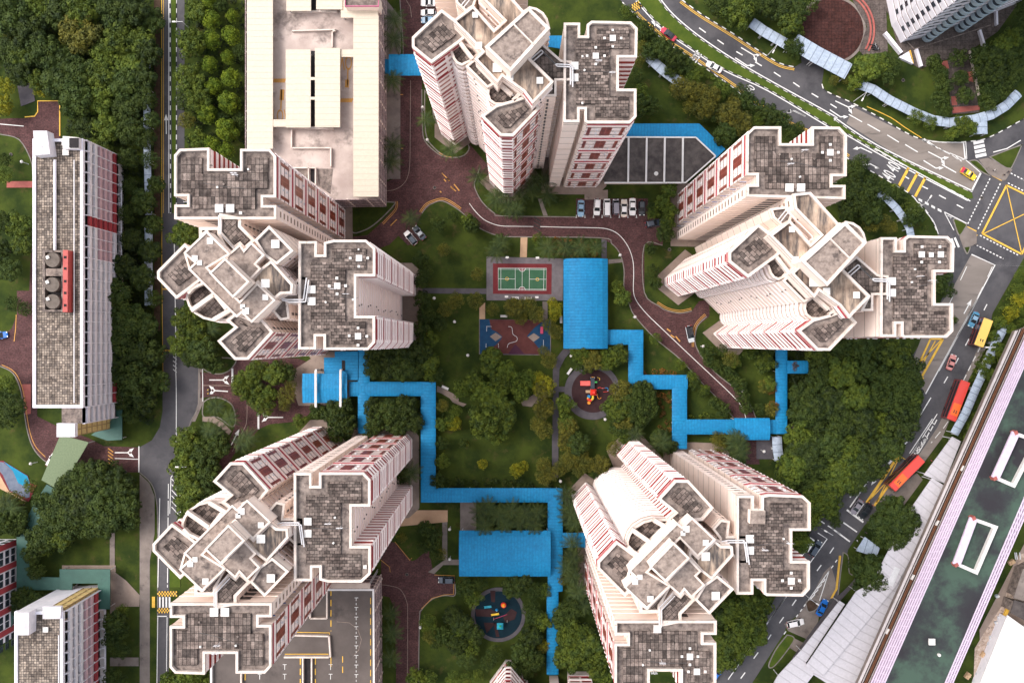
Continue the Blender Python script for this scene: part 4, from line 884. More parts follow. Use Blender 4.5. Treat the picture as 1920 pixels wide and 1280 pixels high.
for q in ([(424,285),(448,285),(448,705),(418,705)], [(424,0),(455,0),(455,60),(424,60)], [(425,942),(452,942),(452,1030),(425,1010)]): mb.face([(*p, ZD+.03) for p in ccw(WP(T2(q), ZD))], 'darkgap')
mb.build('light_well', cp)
for y in (440, 550): mb = MB(); mb.bar(W(*T2([(412,y)])[0], 15.1), W(*T2([(450,y)])[0], 15.1), .7, 'creamsheet', .3); mb.build('roof_link', cp)
mb = MB(); mb.face([(*p, ZD+.02) for p in ccw(WP(T2([(460,942),(550,942),(535,1085),(470,1040)]), ZD))], 'gutter'); mb.face([(*p, ZD+.02) for p in ccw(WP(T2([(325,945),(414,945),(414,1000),(340,990)]), ZD))], 'gutter'); mb.build('stained_deck', cp)
mb = MB(); q = ccw(WP(T2([(615,-30),(803,-30),(803,35),(615,35)]), 18)); ring(mb, inset(q, -.05), inset(q, .12), 17.4, 18, 'pinkpaint'); mb.prism(q, 12, 17.3, 'gutter', 'cream'); mb.build('stair_tower', cp)
MKs = MK; MK = MB(); ZMs = ZM; ZM = ZD+.05
def dk(pts, w, m, fr, **k):
    strip(MK, WP(fr(pts), ZD), w, ZD+.05, m, **k)
for y0 in (440, 550):
    x0, x1 = ((213,280) if y0 == 440 else (588,660))
    for k in range(7): dk([(x0+k*10,y0+22),(x0+k*10+12,y0)], .4, 'markorange', T2)
dk([(258,610),(262,500)], .35, 'markorange', T2); dk([(262,560),(266,500)], 1.1, 'markorange', T2); dk([(632,390),(630,480)], .3, 'markorange', T2); dk([(628,445),(626,490)], 1.0, 'markorange', T2)
MK.build('deck_marking', cp)
c = W(*T2([(633,347)])[0], ZD); letters('SLOW', c, 180, 2.3, 2.3, 'markorange', ZD+.06, cp, 'lettering'); c = W(*T2([(256,650)])[0], ZD); letters('SLOW', c, 0, 2.2, 2.0, 'markorange', ZD+.06, cp, 'lettering')
cp = empty('car_park', W(600, 1200, 0)); tag(cp, 'open dark car park deck with white bay marks, beside the lower left tower', 'car park'); ZD = 13.5
P = ccw(WP(R4([(300,825),(1080,825),(1085,1700),(300,1700)]), ZD)); mb = MB(); band_walls(mb, P, 0, ZD+.9); mb.build('wall', cp); mb = MB(); mb.face([(*p, ZD) for p in P], 'deckdark'); mb.build('deck', cp)
mb = MB(); ring(mb, inset(P, -.1), inset(P, .35), ZD, ZD+1.0, 'whitepaint'); mb.build('parapet', cp)
wl(cp, R4, [(445,1230),(445,1500)], ZD); wl(cp, R4, [(670,1045),(865,1050),(872,1150)], ZD, .35); wl(cp, R4, [(650,1150),(865,1150)], ZD, .4); wl(cp, R4, [(740,1155),(740,1500)], ZD, .3); wl(cp, R4, [(782,1155),(782,1500)], ZD, .3); wl(cp, R4, [(775,890),(775,965),(855,965),(855,830)], ZD, .3)
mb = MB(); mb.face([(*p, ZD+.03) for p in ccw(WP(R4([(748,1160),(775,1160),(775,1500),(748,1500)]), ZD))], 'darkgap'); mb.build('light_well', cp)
MK = MB(); ZM = ZD+.05
for k in range(14): dk([(993,870+k*46),(993,905+k*46)], .12, 'markwhite', R4, dash=(.8, .5)); dk([(985,870+k*46),(1003,870+k*46)], .12, 'markwhite', R4)
dk([(1062,870),(1062,1500)], .18, 'markyellow', R4, dash=(1.6, 1)); dk([(872,830),(872,1030)], .25, 'markyellow', R4, dash=(1.6, 1)); dk([(700,1035),(865,1038),(872,1150),(872,1200)], .18, 'markyellow', R4); dk([(650,1140),(860,1140)], .18, 'markyellow', R4); dk([(725,1160),(725,1300)], .25, 'markyellow', R4, dash=(1.6, 1)); dk([(797,1160),(797,1300)], .25, 'markyellow', R4, dash=(1.6, 1)); dk([(928,1150),(928,1230)], .2, 'markyellow', R4, dash=(1.6, 1)); dk([(460,1235),(460,1500)], .25, 'markyellow', R4, dash=(1.6, 1))
for x in (530, 650, 870): 
    for k in range(3): dk([(x,1190+k*46),(x,1215+k*46)], .12, 'markwhite', R4); dk([(x-9,1190+k*46),(x+9,1190+k*46)], .12, 'markwhite', R4)
dk([(900,985),(960,990),(1000,1020),(1018,1070),(1005,1120),(980,1150)], .1, 'markfaint', R4)
MK.build('deck_marking', cp); MK = MKs; ZM = ZMs
# stepped sheet roof between lower left tower and this deck
flatroof('small ribbed brown canopy at the corner of the dark car park deck', R4, [(860,800),(1060,800),(1060,826),(860,826)], 15.5, 'stripe3')
# ---------------------------------------------------------------- slab blocks
mk('slabwall', (.78,.75,.80), (.66,.64,.70), .4, .8, spots=((.34,.33,.38), .3, .62)); mk('slabfin', (.80,.78,.84), (.70,.68,.75), .4, .8); mk('slabred', (.38,.06,.07), (.31,.05,.06), .8, .7); mk('slabpink', (.62,.42,.46), (.54,.36,.40), .8, .7); mk('yellowwall', (.56,.42,.17), (.64,.50,.24), .8, .8); mk('yellowdark', (.30,.21,.10), (.34,.24,.12), .8, .8)
mk('tanktop', (.10,.082,.07), (.15,.125,.11), 1.2, .9, 8)
mk('glass', (.02,.028,.04), (.035,.045,.06), 1, .2); mk('tankred', (.34,.045,.04), (.40,.06,.05), 1, .6); mk('marble', (.42,.40,.42), (.62,.60,.63), .6, .8, 8, spots=((.12,.11,.12), 1.2, .60))
mktile('pavers', 0, .62, .62, (.50,.42,.35), (.17,.145,.13), (.06,.052,.05), (.30,.28,.28), off=0, ms=.06)
def slab_face(root, a, b, z0, z1, bay=2.6, redfn=None):
    a = Vector(a); b = Vector(b); L = (b-a).length; d = (b-a)/L; n = Vector((d.y, -d.x)); nb = int(L/bay); nf = int((z1-z0)/2.8)
    ang = math.atan2(d.y, d.x)
    w = MB(); w.face([(*a, z0), (*b, z0), (*b, z1), (*a, z1)], 'glass')  # dark backing gives windows, and paints in the shadow gap above each parapet
    for f in range(nf):
        zb = z1-.3-(f+1)*2.8
        for k in range(nb):
            mm = (redfn(f, k) if redfn else None) or 'slabwall'
            c = a+d*(k+.5)*L/nb+n*.3; w.box(c, L/nb, .55, zb, zb+1.4, mm, ang)
    w.build('gallery', root)
    m = MB()
    for k in range(nb+1): c = a+d*k*L/nb+n*.34; m.box(c, .16, .66, z0, z1-.1, 'slabfin', ang)
    m.build('fin_wall', root)
def slab_block(label, x0, x1, y0, y1, z, redfn, cat='apartment block', tiles=True):
    """x0..x1,y0..y1: roof edges in photo pixels"""
    P = ccw(WP([(x0,y0),(x1,y0),(x1,y1),(x0,y1)], z)); c = P[0]; root = empty('slab_block', (c[0], c[1], 0)); tag(root, label, cat)
    w = MB(); w.prism(P, 0, z-.02, 'slabwall', 'slabwall'); w.build('wall', root)
    r = MB(); r.face([(*p, z) for p in inset(P, .4)], 'pavers'); r.build('roof', root)
    e = MB(); ring(e, inset(P, -.15), inset(P, .55), z-.6, z+.45, 'slabfin'); e.build('parapet', root)
    slab_face(root, P[1], P[2], 3.2, z-.5, 2.55, redfn)
    return root, P
ZS = 23.0
def red1(f, k):
    if k in (17,) : return 'slabred'
    if f >= 5 and k > 17: return 'slabred'
    if f >= 5 and k < 2: return 'slabred'
    if 2 <= f < 5 and (k > 13): return 'slabpink'
    return None
s1, P1_ = slab_block('long grey slab block with tiled roof and round water tanks at left', 64, 156, 262, 763, ZS, red1)
def onroof(root, fr, pts, z, h, m, name, side=None):
    mb = MB(); mb.prism(WP(fr(pts), z+h), z, z+h, m, side or m); return mb.build(name, root)
onroof(s1, T1, [(185,730),(262,730),(280,860),(190,868)], ZS, 3.2, 'marble', 'stair_head', 'slabwall'); onroof(s1, T1, [(350,760),(440,768),(440,830),(350,830)], ZS, 2, 'whitepaint', 'lift_room', 'slabwall'); onroof(s1, T1, [(386,770),(436,770),(436,825),(386,825)], ZS, 2.3, 'darkgap', 'vent_well')
hatches(s1, T1, [(365,850,30),(355,800,20)], ZS+1.2)
tank = MB(); q = WP(L1([(135,205),(410,205),(410,1025),(135,1025)]), ZS+2.5); ring(tank, ccw(q), inset(ccw(q), .5), ZS, ZS+2.2, 'gutter'); tank.face([(*p, ZS+.4) for p in ccw(q)], 'darkgap'); tank.build('tank_enclosure', s1)
onroof(s1, L1, [(145,450),(400,450),(400,550),(145,550)], ZS+.4, 1.6, 'slabroof', 'tank_slab')
for x, y in ((270,335),(265,665),(272,890)):
    t = MB(); c = W(*L1([(x, y)])[0], ZS+3.2); t.disc(c, 1.75, ZS+.4, ZS+3.2, 'tanktop', 28); o = t.build('water_tank', s1)
    for dx, dy in ((-65,-35),(-45,-68)): pass
    h = MB(); c = W(*L1([(x-65, y-35)])[0], ZS+3.6); h.box(c, .75, .75, ZS+3.2, ZS+3.6, 'hatch', .35); h.build('tank_hatch', s1)
rb = MB(); q = WP(L1([(412,205),(480,205),(472,1030),(408,1030)]), ZS+2.6); rb.prism(q, ZS, ZS+2.6, 'tankred'); rb.build('red_screen', s1)
for y in (300, 450, 620, 775, 940): h = MB(); c = W(*L1([(440, y)])[0], ZS+2.7); h.box(c, .6, .6, ZS+2.6, ZS+2.68, 'darkgap'); h.build('screen_opening', s1)
pp = MB(); pp.tube([W(*p, ZS+.6) for p in ((139,300),(139,755))], .14, 'pipe', 6); pp.build('pipework', s1); pp = MB(); pp.tube([W(*p, ZS+.6) for p in ((103,300),(103,470))], .35, 'slabfin', 6); pp.build('roof_duct', s1)
onroof(s1, T6, [(295,1095),(390,1097),(390,1166),(295,1166)], ZS-.5, 1.5, 'marble', 'stair_head', 'slabfin')
def yellow_end(root, a, b, z0, z1):
    a = Vector(a); b = Vector(b); L = (b-a).length; d = (b-a)/L; n = Vector((d.y, -d.x)); w = MB(); ang = math.atan2(d.y, d.x)
    w.face([(*(a+n*.05), z0), (*(b+n*.05), z0), (*(b+n*.05), z1), (*(a+n*.05), z1)], 'yellowwall')
    k = max(2, int(L/2.2))
    for i in range(k+1): w.box(a+d*i*L/k+n*.1, .16, .18, z0, z1, 'yellowdark', ang)
    for f in range(int((z1-z0)/2.8)+1): w.box((a+b)/2+n*.12, L, .2, z1-.3-f*2.8, z1-.1-f*2.8, 'yellowdark', ang)
    w.build('end_wall', root)
q = ccw(WP(T6([(322,1010),(428,1010),(428,1096),(322,1096)]), ZS-.5)); mb = MB(); mb.prism(q, 0, ZS-.5, 'gutter', 'slabwall'); mb.build('stair_tower', s1)
def east_edge(q):
    e = sorted(q, key=lambda p: -p[0])[:2]; e.sort(key=lambda p: p[1]); return e
slab_face(s1, *east_edge(q), 3.2, ZS-.6, 2.2)
q = ccw(WP(T6([(322,1097),(392,1097),(392,1160),(322,1160)]), ZS-.5)); mb = MB(); mb.prism(q, 0, ZS-.55, 'gutter', 'slabwall'); mb.build('lift_tower', s1)
yellow_end(s1, *east_edge(q), 3, ZS-.6)
def red2(f, k): return 'slabred' if f >= 5 and k > 1 else ('slabpink' if 3 <= f < 5 and k > 1 else None)
s2, P2_ = slab_block('grey slab block with mustard yellow end wall at the lower left corner', 30, 118.5, 1146, 1560, ZS, lambda f, k: red2(f, 60-k))
onroof(s2, R3, [(82,912),(152,912),(150,1030),(85,1030)], ZS, 3.4, 'marble', 'stair_head', 'slabwall'); onroof(s2, R3, [(222,880),(318,882),(316,945),(222,945)], ZS, 1.0, 'marble', 'lift_room', 'slabwall'); hatches(s2, R3, [(236,1002,24)], ZS+.8)
q = ccw(WP(R3([(150,905),(330,895),(330,952),(150,960)]), ZS-.4)); mb = MB(); mb.prism(q, 0, ZS-.4, 'slabroof', 'slabwall'); mb.build('stair_tower', s2); q2 = [p for p in q]
lo = sorted(q, key=lambda p: -p[1])[:2]; lo.sort(key=lambda p: -p[0]); yellow_end(s2, lo[0], ((lo[0][0]*.5+lo[1][0]*.5), (lo[0][1]*.5+lo[1][1]*.5)), 3, ZS-.5); yellow_end(s2, *east_edge(q), 3, ZS-.5)
pp = MB(); pp.tube([W(*p, ZS+.5) for p in ((110,1190),(110,1290))], .14, 'pipe', 6); pp.build('pipework', s2)
# open frame walk-ups in front of the slab faces
for root, xs, y0, y1 in ((s1, 228, 345, 560), (s2, 197.5, 1142, 1300)):
    mb = MB()
    for k in range(int((y1-y0)/18)+1): mb.bar(W(xs-18, y0+k*18, 3.3), W(xs, y0+k*18, 3.3), .22, 'slabfin', .3)
    mb.bar(W(xs, y0, 3.3), W(xs, y1, 3.3), .25, 'slabfin', .35); mb.build('pergola_frame', root)
# block cut by the left edge
ZE = 24; e = empty('slab_block', W(10, 1080, 0)); tag(e, 'white block with red bands cut off by the left edge', 'apartment block')
P = [tuple(W(32, y)[:2]) for y in (1010, 1148)]; mb = MB(); x1 = P[0][0]; ya, yb = P[1][1]-6, P[0][1]; xw = x1-16
mb.prism([(xw, ya), (x1, ya), (x1, yb), (xw, yb)], 0, ZE, 'slabroof', 'slabfin'); mb.build('wall', e)
bands = MB(); wn = MB(); L = yb-ya; k = 4
for i in range(k+1):
    y = yb-i*5.6-.05; bands.prism([(x1, y-1.5), (x1+.12, y-1.5), (x1+.12, y), (x1, y)], .2, ZE-.3, 'slabred')
    for f in range(8):
        for s in (0, 1):
            yy = y-1.9-s*1.85; wn.prism([(x1, yy-1.6), (x1+.06, yy-1.6), (x1+.06, yy), (x1, yy)], 1.2+f*2.8, 2.9+f*2.8, 'glass')
bands.build('red_band', e); wn.build('window', e)
mb = MB()
for f in range(8):
    for i in range(6): c = xw+1.5+i*2.6; mb.prism([(c, yb), (c+1.5, yb), (c+1.5, yb+.08), (c, yb+.08)], 1.2+f*2.8, 2.9+f*2.8, 'glass')
mb.build('window', e)
# top of the next tower, rising out of the frame at the bottom edge
nx = empty('apartment_tower', W(955, 1330, 0)); tag(nx, 'cream and red striped tower tip poking in at the bottom edge', 'apartment tower'); wn = []
for pts, st in (([(948,1236),(958,1236),(990,1276),(990,1420),(915,1420),(918,1276)], 'sssccs'), ([(1064,1258),(1106,1258),(1108,1420),(1062,1420)], 'scss'[:4]), ([(1030,1266),(1046,1266),(1046,1420),(1028,1420)], 'cccc'), ([(940,1300),(1100,1300),(1100,1430),(940,1430)], 'cccc')):
    P, s_ = ccw_s(WP(pts), list(st)); w = MB()
    for i in range(len(P)): facade(w, wn, P[i], P[(i+1) % len(P)], 0, 60, s_[i])
    w.face([(*p, 60) for p in P], 'gutter'); w.build('wall', nx)
finish(nx, wn)
# ---------------------------------------------------------------- white tower, top right
mk('towerwhite', (.70,.68,.74), (.62,.60,.66), .3, .7); mk('towerblue', (.36,.44,.50), (.30,.38,.44), .6, .5)
t = empty('apartment_tower', W(1780, 20, 0)); tag(t, 'white tower with blue rounded balconies at the top right corner', 'apartment tower')
ZT = 92; q = ccw(WP(L3([(130,-60),(215,330),(330,560),(400,530),(600,490),(700,430),(1000,350),(1180,300),(1800,60),(1900,-500),(600,-700)]), 0)); mb = MB(); mb.prism(q, 0, ZT, 'slabroof', 'towerwhite')
wn = []
for i in range(len(q)):
    a, b = Vector(q[i]), Vector(q[(i+1) % len(q)]); L = (b-a).length; d = (b-a)/L; n = Vector((d.y, -d.x)); mid = (a+b)/2
    if n.dot(mid) > 0: continue
    ang = math.atan2(d.y, d.x)
    for f in range(31):
        z = 3+f*2.85; mb.box(mid+n*.12, L, .24, z, z+.9, 'towerwhite', ang); mb.box(mid+n*.03, L, .08, z+.9, z+1.1, 'shadowgap', ang)
        for k in range(max(1, int(L/3.6))):
            if (k+f) % 1: continue
            c = a+d*(k+.5)*L/max(1, int(L/3.6))+n*.05; w = MB(); w.box(c, 1.3, .14, z+1.15, z+2.75, 'glass', ang); wn.append((-f, w))
mb.build('wall', t)
mb = MB()
for x, y in ((1075,375),(655,500)):
    c = W(*L3([(x, y-10)])[0])
    for f in range(31):
        z = 1+f*2.9; mb.disc(c, 1.55, z, z+1.5, 'towerblue', 20); mb.disc(c, 1.35, z+1.5, z+2.9, 'glass', 20)
mb.build('balcony_stack', t); finish(t, wn)
wl(t, L3, [(110,440),(320,700)], 0, .8, 1.5, 'towerwhite', 'ramp_wall'); wl(t, L3, [(515,650),(580,870)], 0, .7, 1.3, 'towerwhite', 'ramp_wall'); wl(t, L3, [(1325,405),(1390,620)], 0, .6, 1.3, 'towerwhite', 'ramp_wall'); wl(t, L3, [(1540,165),(1545,340)], 0, .5, 1.3, 'towerwhite', 'ramp_wall')
mb = MB(); mb.prism(WP(L3([(285,755),(415,680),(470,840)]), 0), .2, 1.2, 'towerwhite'); mb.build('planter', t)
wl(t, L3, [(1210,660),(1215,740),(1270,950),(1330,1234)], 0, .35, .9, 'parapet', 'boundary_wall'); wl(t, L3, [(440,660),(480,830)], 0, .2, .9, 'markyellow', 'railing'); wl(t, L3, [(400,535),(500,640),(1300,390),(1480,330)], 0, .25, .5, 'gutter', 'kerb_wall')
# ---------------------------------------------------------------- railway station and shelters, lower right
mk('stationgreen', (.055,.088,.068), (.034,.037,.040), .10, .85, 10, spots=((.030,.028,.033), .06, .47), lo=.42, hi=.56); mk('pinkmetal', (.60,.50,.62), (.52,.43,.54), .8, .5); mk('track', (.035,.026,.026), (.055,.042,.04), .6, .9); mk('rail', (.55,.50,.50), (.45,.40,.4), 1, .4); mk('railbrown', (.20,.09,.05), (.16,.07,.04), 1, .7)
ZR = 14.0
def lerp2(a, b, t): return (a[0]+(b[0]-a[0])*t, a[1]+(b[1]-a[1])*t)
# long edges in photo pixels, pairs (upper end, lower end) extended past the frame
def ext(p, q, e0=.35, e1=.35): return [(p[0]-(q[0]-p[0])*e0, p[1]-(q[1]-p[1])*e0), (q[0]+(q[0]-p[0])*e1, q[1]+(q[1]-p[1])*e1)]
E_trk0 = [(1935,585),(1608,1282)]; E_trk0 = ext(*R8([(905,60),(355,1290)]), .5, .2); E_trk1 = ext(*R8([(985,30),(437,1255)]), .5, .2); E_lv1 = ext(*R8([(1060,0),(500,1270)]), .5, .2)
E_g1 = ext(*R8([(1224,315),(820,1260)]), .6, .2); E_g2 = ext(*R8([(1224,420),(868,1240)]), .6, .2)
st = empty('railway_station', W(1760, 1000, 0)); tag(st, 'railway station with dark green roof and pale pink louvred edges', 'station')
def quadst(e0, e1, z0, z1, m, name, root, th=.4):
    a0, a1 = [W(*p, z0) for p in e0]; b0, b1 = [W(*p, z1) for p in e1]; mb = MB(); mb.face([a0, a1, b1, b0], m, [(0,0),((a1-a0).length,0),((a1-a0).length,5),(0,5)]); dn = Vector((0,0,-th)); mb.face([b0+dn, b1+dn, a1+dn, a0+dn], m)
    for p, q in ((a0, a1), (b1, b0), (a1, b1), (b0, a0)): mb.face([p+dn, q+dn, q, p], m)
    return mb.build(name, root)
quadst(E_lv1, E_g1, ZR, ZR, 'stationgreen', 'roof', st)
def louv(e0, e1, z0, z1, n, name):
    quadst(e0, e1, z0-.3, z1-.3, 'pinkmetal', name+'_panel', st, .2); mb = MB()
    for i in range(n+1):
        t = i/n; p = W(*lerp2(e0[0], e1[0], t), z0+(z1-z0)*t); q = W(*lerp2(e0[1], e1[1], t), z0+(z1-z0)*t); mb.bar(p, q, .28, 'pinkmetal' if i % 1 == 0 else 'darkgap', .3)
        if i < n: t2 = (i+.5)/n; p = W(*lerp2(e0[0], e1[0], t2), z0+(z1-z0)*t2-.06); q = W(*lerp2(e0[1], e1[1], t2), z0+(z1-z0)*t2-.06); mb.bar(p, q, .13, 'rail2', .06)
    for k in range(60):
        t = k/60; mb.bar(W(*lerp2(e0[0], e0[1], t), z0+.15), W(*lerp2(e1[0], e1[1], t), z1+.15), .12, 'pinkmetal', .12)
    mb.build(name+'_louvre', st)
mk('rail2', (.24,.18,.25), (.28,.21,.28), 1, .6)
louv(E_trk1, E_lv1, ZR-1.6, ZR, 5, 'left'); louv(E_g1, E_g2, ZR, ZR-.5, 3, 'right')
w = MB(); w.prism(WP([E_lv1[0], E_lv1[1], E_g1[1], E_g1[0]], ZR), 6, ZR-.5, 'gutter', 'slabwall'); w.build('wall', st)
for qo in ([(960,420),(1085,465),(980,710),(870,662)], [(1180,-25),(1300,15),(1175,257),(1072,212)]):
    P = ccw(WP(R8(qo), ZR+1.2)); mb = MB(); ring(mb, inset(P, -.2), inset(P, .65), ZR, ZR+1.2, 'whitepaint'); mb.build('skylight_frame', st)
    a = R8(qo); mb = MB(); p0, p1 = W(*a[0], ZR+1.6), W(*a[3], ZR+1.6); mb.bar(p0, p1, 2.0, 'pinkmetal', .5); mb.build('skylight_hood', st); 
    for p in (p0, p1): mb = MB(); mb.box(p, .9, .9, ZR, ZR+1.95, 'redpave', R(25)); mb.build('hood_cap', st)
hatches(st, R8, [(745,1065,30)], ZR+1.4); mb = MB(); mb.disc(W(*R8([(778,1130)])[0], ZR), .4, ZR, ZR+.6, 'hatch', 8); mb.build('roof_vent', st)
tr = empty('railway_viaduct', W(1700, 900, 0)); tag(tr, 'dark railway track on a viaduct beside the green station roof', 'railway')
q = ccw(WP([E_trk0[0], E_trk0[1], E_trk1[1], E_trk1[0]], 10)); mb = MB(); mb.prism(q, 8.4, 10, 'track', 'concrete'); mb.build('deck', tr)
mb = MB()
for t, w_, m_ in ((.02,.35,'rail'),(.12,.2,'rail'),(.30,.12,'rail'),(.50,.14,'railbrown'),(.62,.14,'railbrown'),(.82,.12,'rail'),(.97,.3,'railbrown')): mb.bar(W(*lerp2(E_trk0[0], E_trk1[0], t), 10.3), W(*lerp2(E_trk0[1], E_trk1[1], t), 10.3), w_, m_, .3)
mb.build('rail', tr)
for k in range(12): 
    t = (k+.5)/12; mb = MB(); c = W(*lerp2(lerp2(E_trk0[0], E_trk1[0], .5), lerp2(E_trk0[1], E_trk1[1], .5), t)); mb.box(c, 2, 2.4, 0, 8.4, 'concrete', R(25)); mb.build('pier', tr)
for x, y in ((903,160),(773,445),(645,728),(513,1010)): mb = MB(); mb.box(W(*R8([(x, y)])[0], 10.6), .5, 1.4, 10.1, 10.6, 'hatch', R(-28)); mb.build('trackside_box', tr)
# white sheet roofs
flatroof('narrow white sheet roof beside the railway above the big tree', R8, [(850,-5),(895,20),(808,238),(702,195)], 5.5, 'whitesheet')
r = flatroof('long white sheet roof running beside the railway, notched by the big trees', R8, [(745,210),(827,262),(560,770),(175,1242),(85,1190),(350,800),(430,760),(612,402)], 6.2, 'whitesheet')
mb = MB(); q = WP(R8([(552,672),(578,685),(540,777),(510,762)]), 6.4); mb.prism(q, 6.2, 6.4, 'steel'); mb.build('roof_light', r)
flatroof('lower white sheet roof wedged against the railway at the bottom', R8, [(765,350),(798,338),(508,930),(358,1300),(290,1340),(125,1235),(120,1190),(330,900),(560,640)], 5.2, 'whitesheet')
flatroof('white flat roof strip at the bottom edge beside the bus road', R8, [(262,850),(290,868),(85,1175),(135,1225),(0,1400),(-160,1420),(-60,1240),(60,1110)], 5.0, 'whitesheet')
flatroof('grey stair shelter under the big dark tree by the stop line', K2, [(830,255),(960,350),(930,430),(755,375)], 3, 'greysheet')
# building site
b = flatroof('big white building roof at the bottom right corner', L8, [(635,735),(768,830),(1100,900),(1100,1500),(350,1500),(420,1270)], 4.5, 'whitepaint', 'building', 'building', wall='slabwall')
hatches(b, L8, [(660,838,20),(503,1220,20)], 4.8)
flatroof('dark low roof above the white building at the bottom right corner', L8, [(690,615),(900,680),(900,860),(768,775),(660,720)], 6, 'hallroof', 'building', 'building', wall='gutter')
flatroof('brown concrete slab roof at the building site on the right edge', L8, [(760,370),(900,300),(900,660),(685,600)], 5, 'concrete', 'building', 'building', wall='gutter')
# ---------------------------------------------------------------- ball court, fitness corner, playgrounds
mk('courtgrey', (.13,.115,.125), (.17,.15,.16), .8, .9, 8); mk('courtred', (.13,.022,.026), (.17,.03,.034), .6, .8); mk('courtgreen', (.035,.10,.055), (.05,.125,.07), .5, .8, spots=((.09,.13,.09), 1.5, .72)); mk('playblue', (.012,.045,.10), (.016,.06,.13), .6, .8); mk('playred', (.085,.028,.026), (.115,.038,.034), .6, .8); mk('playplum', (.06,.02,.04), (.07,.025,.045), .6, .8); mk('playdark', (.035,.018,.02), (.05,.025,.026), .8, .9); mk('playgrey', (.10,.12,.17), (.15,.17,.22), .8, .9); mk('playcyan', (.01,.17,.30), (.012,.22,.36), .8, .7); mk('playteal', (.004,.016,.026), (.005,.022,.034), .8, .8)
for nm, c in (('pred',(.75,.035,.02)),('porange',(.80,.30,.02)),('pyellow',(.80,.55,.05)),('pblue',(.01,.22,.50)),('pgreen',(.03,.30,.06)),('ppink',(.45,.03,.10)),('pcyan',(.02,.30,.42))): mk(nm, c, c, 1, .4)
ct = empty('ball_court', W(975, 520, 0)); tag(ct, 'green ball court with white lines and red surround inside a grey slab', 'ball court')
def lay(root, fr, pts, z, m, name): mb = MB(); mb.prism(WP(fr(pts), 0), 0, z, m); return mb.build(name, root)
lay(ct, T8, [(403,308),(842,320),(838,560),(403,558)], .22, 'courtgrey', 'slab'); lay(ct, T8, [(440,348),(776,350),(774,523),(440,521)], .235, 'courtred', 'surround'); lay(ct, T8, [(470,373),(746,375),(744,501),(470,499)], .25, 'courtgreen', 'playing_surface')
mm = MK; MK = MB(); ZMs = ZM; ZM = .262
for pts in ([(470,373),(746,375),(744,501),(470,499),(470,373)], [(485,373),(485,499)], [(731,375),(729,501)], [(567,374),(567,500)], [(607,374),(606,500)], [(648,375),(647,500)], [(470,435),(567,436)], [(648,437),(745,438)], [(470,380),(746,382)], [(470,493),(744,495)]): line(pts, .09, fr=T8)
for cx_, cy_, r_, a0, a1, mt in ((520,435,.4,0,360,'markyellow'),(694,438,.4,0,360,'markyellow'),(607,374,.8,180,360,'ppink'),(606,500,.8,0,180,'ppink'),(607,374,.9,180,360,'markwhite'),(606,500,.9,0,180,'markwhite')):
    c = W(*T8([(cx_, cy_)])[0])
    if mt == 'ppink': MK.face([(c.x+r_*math.cos(R(a)), c.y+r_*math.sin(R(a)), .258) for a in range(a0, a1+1, 15)], 'courtred')
    else: strip(MK, [(c.x+r_*math.cos(R(a)), c.y+r_*math.sin(R(a))) for a in range(a0, a1+1, 15)], .12, ZM+.002, mt)
MK.build('court_line', ct); MK = mm; ZM = ZMs
GLp = [('floodlight beside the court, nearest its top left corner', 520,313), ('floodlight beside the court, nearest the red brick path right side', 694,315), ('small floodlight on the lower left edge of the court slab', 517,537), ('small floodlight on the lower right edge of the court slab', 690,540)]
for lb, x, y in GLp:
    c = W(*T8([(x, y)])[0], 5); root = empty('floodlight', (c.x, c.y, .2)); tag(root, lb, 'floodlight'); mb = MB(); mb.disc(c, .09, .2, 5, 'steel', 8); mb.build('pole', root); mb = MB(); mb.box(c, .9, .5, 5, 5.3, 'hatch'); mb.build('lamp_head', root)
def bench(label, fr, x, y, rot):
    c = W(*fr([(x, y)])[0]); root = empty('bench', (c.x, c.y, .2)); tag(root, label, 'bench'); ca, sa = math.cos(R(rot)), math.sin(R(rot)); f = lambda u, v: (c.x+u*ca-v*sa, c.y+u*sa+v*ca)
    mb = MB(); mb.box(c, 1.9, .55, .62, .7, 'whitepaint', R(rot)); mb.build('seat', root); mb = MB(); mb.box(f(0, -.3), 1.9, .08, .8, 1.15, 'whitepaint', R(rot)); mb.build('backrest', root)
    for u in (-.75, .75): mb = MB(); mb.box(f(u, 0), .1, .5, .2, .62, 'steel', R(rot)); mb.build('leg', root)
bench('white bench left of the path under the ball court', T8, 503, 648, 0); bench('white bench beside the pavilion wall', T8, 827, 668, 90); bench('white bench beside the ring path of the red slide playground', T8, 876, 962, 55)
bench('left of the two white benches on the lower edge of the court', T8, 567, 544, 0); bench('right of the two white benches on the lower edge of the court', T8, 641, 546, 0)
bench('white bench at the start of the curved path beside the blue walkway', T8, 168, 1055, -25)
fc = empty('fitness_corner', W(966, 632, 0)); tag(fc, 'fitness corner with blue and dark red rubber floor below the court', 'fitness corner')
lay(fc, L7, [(195,300),(1635,320),(1630,1025),(195,1005)], .2, 'concrete', 'slab'); lay(fc, L7, [(208,302),(1622,322),(1618,1012),(208,995)], .215, 'playblue', 'floor')
lay(fc, L7, [(400,308),(1500,322),(1300,470),(1150,640),(1290,760),(1400,900),(1430,1005),(380,990),(420,880),(520,830),(620,720),(660,650),(560,560),(440,500)], .23, 'playred', 'floor_shape'); lay(fc, L7, [(920,800),(1110,1003),(770,999)], .245, 'playplum', 'floor_shape')
for q in ([(410,648),(530,570),(650,655),(525,742)], [(1170,660),(1290,580),(1410,663),(1288,752)]): lay(fc, L7, q, .26, 'apron', 'diamond_platform')
def tubes(root, fr, pts, z, r, m, name): mb = MB(); mb.tube([W(*p, z) for p in fr(smooth(pts))], r, m, 6); return mb.build(name, root)
tubes(fc, L7, [(780,448),(850,470),(872,600),(950,660),(940,740),(790,790),(758,870)], .9, .07, 'steel', 'balance_rail')
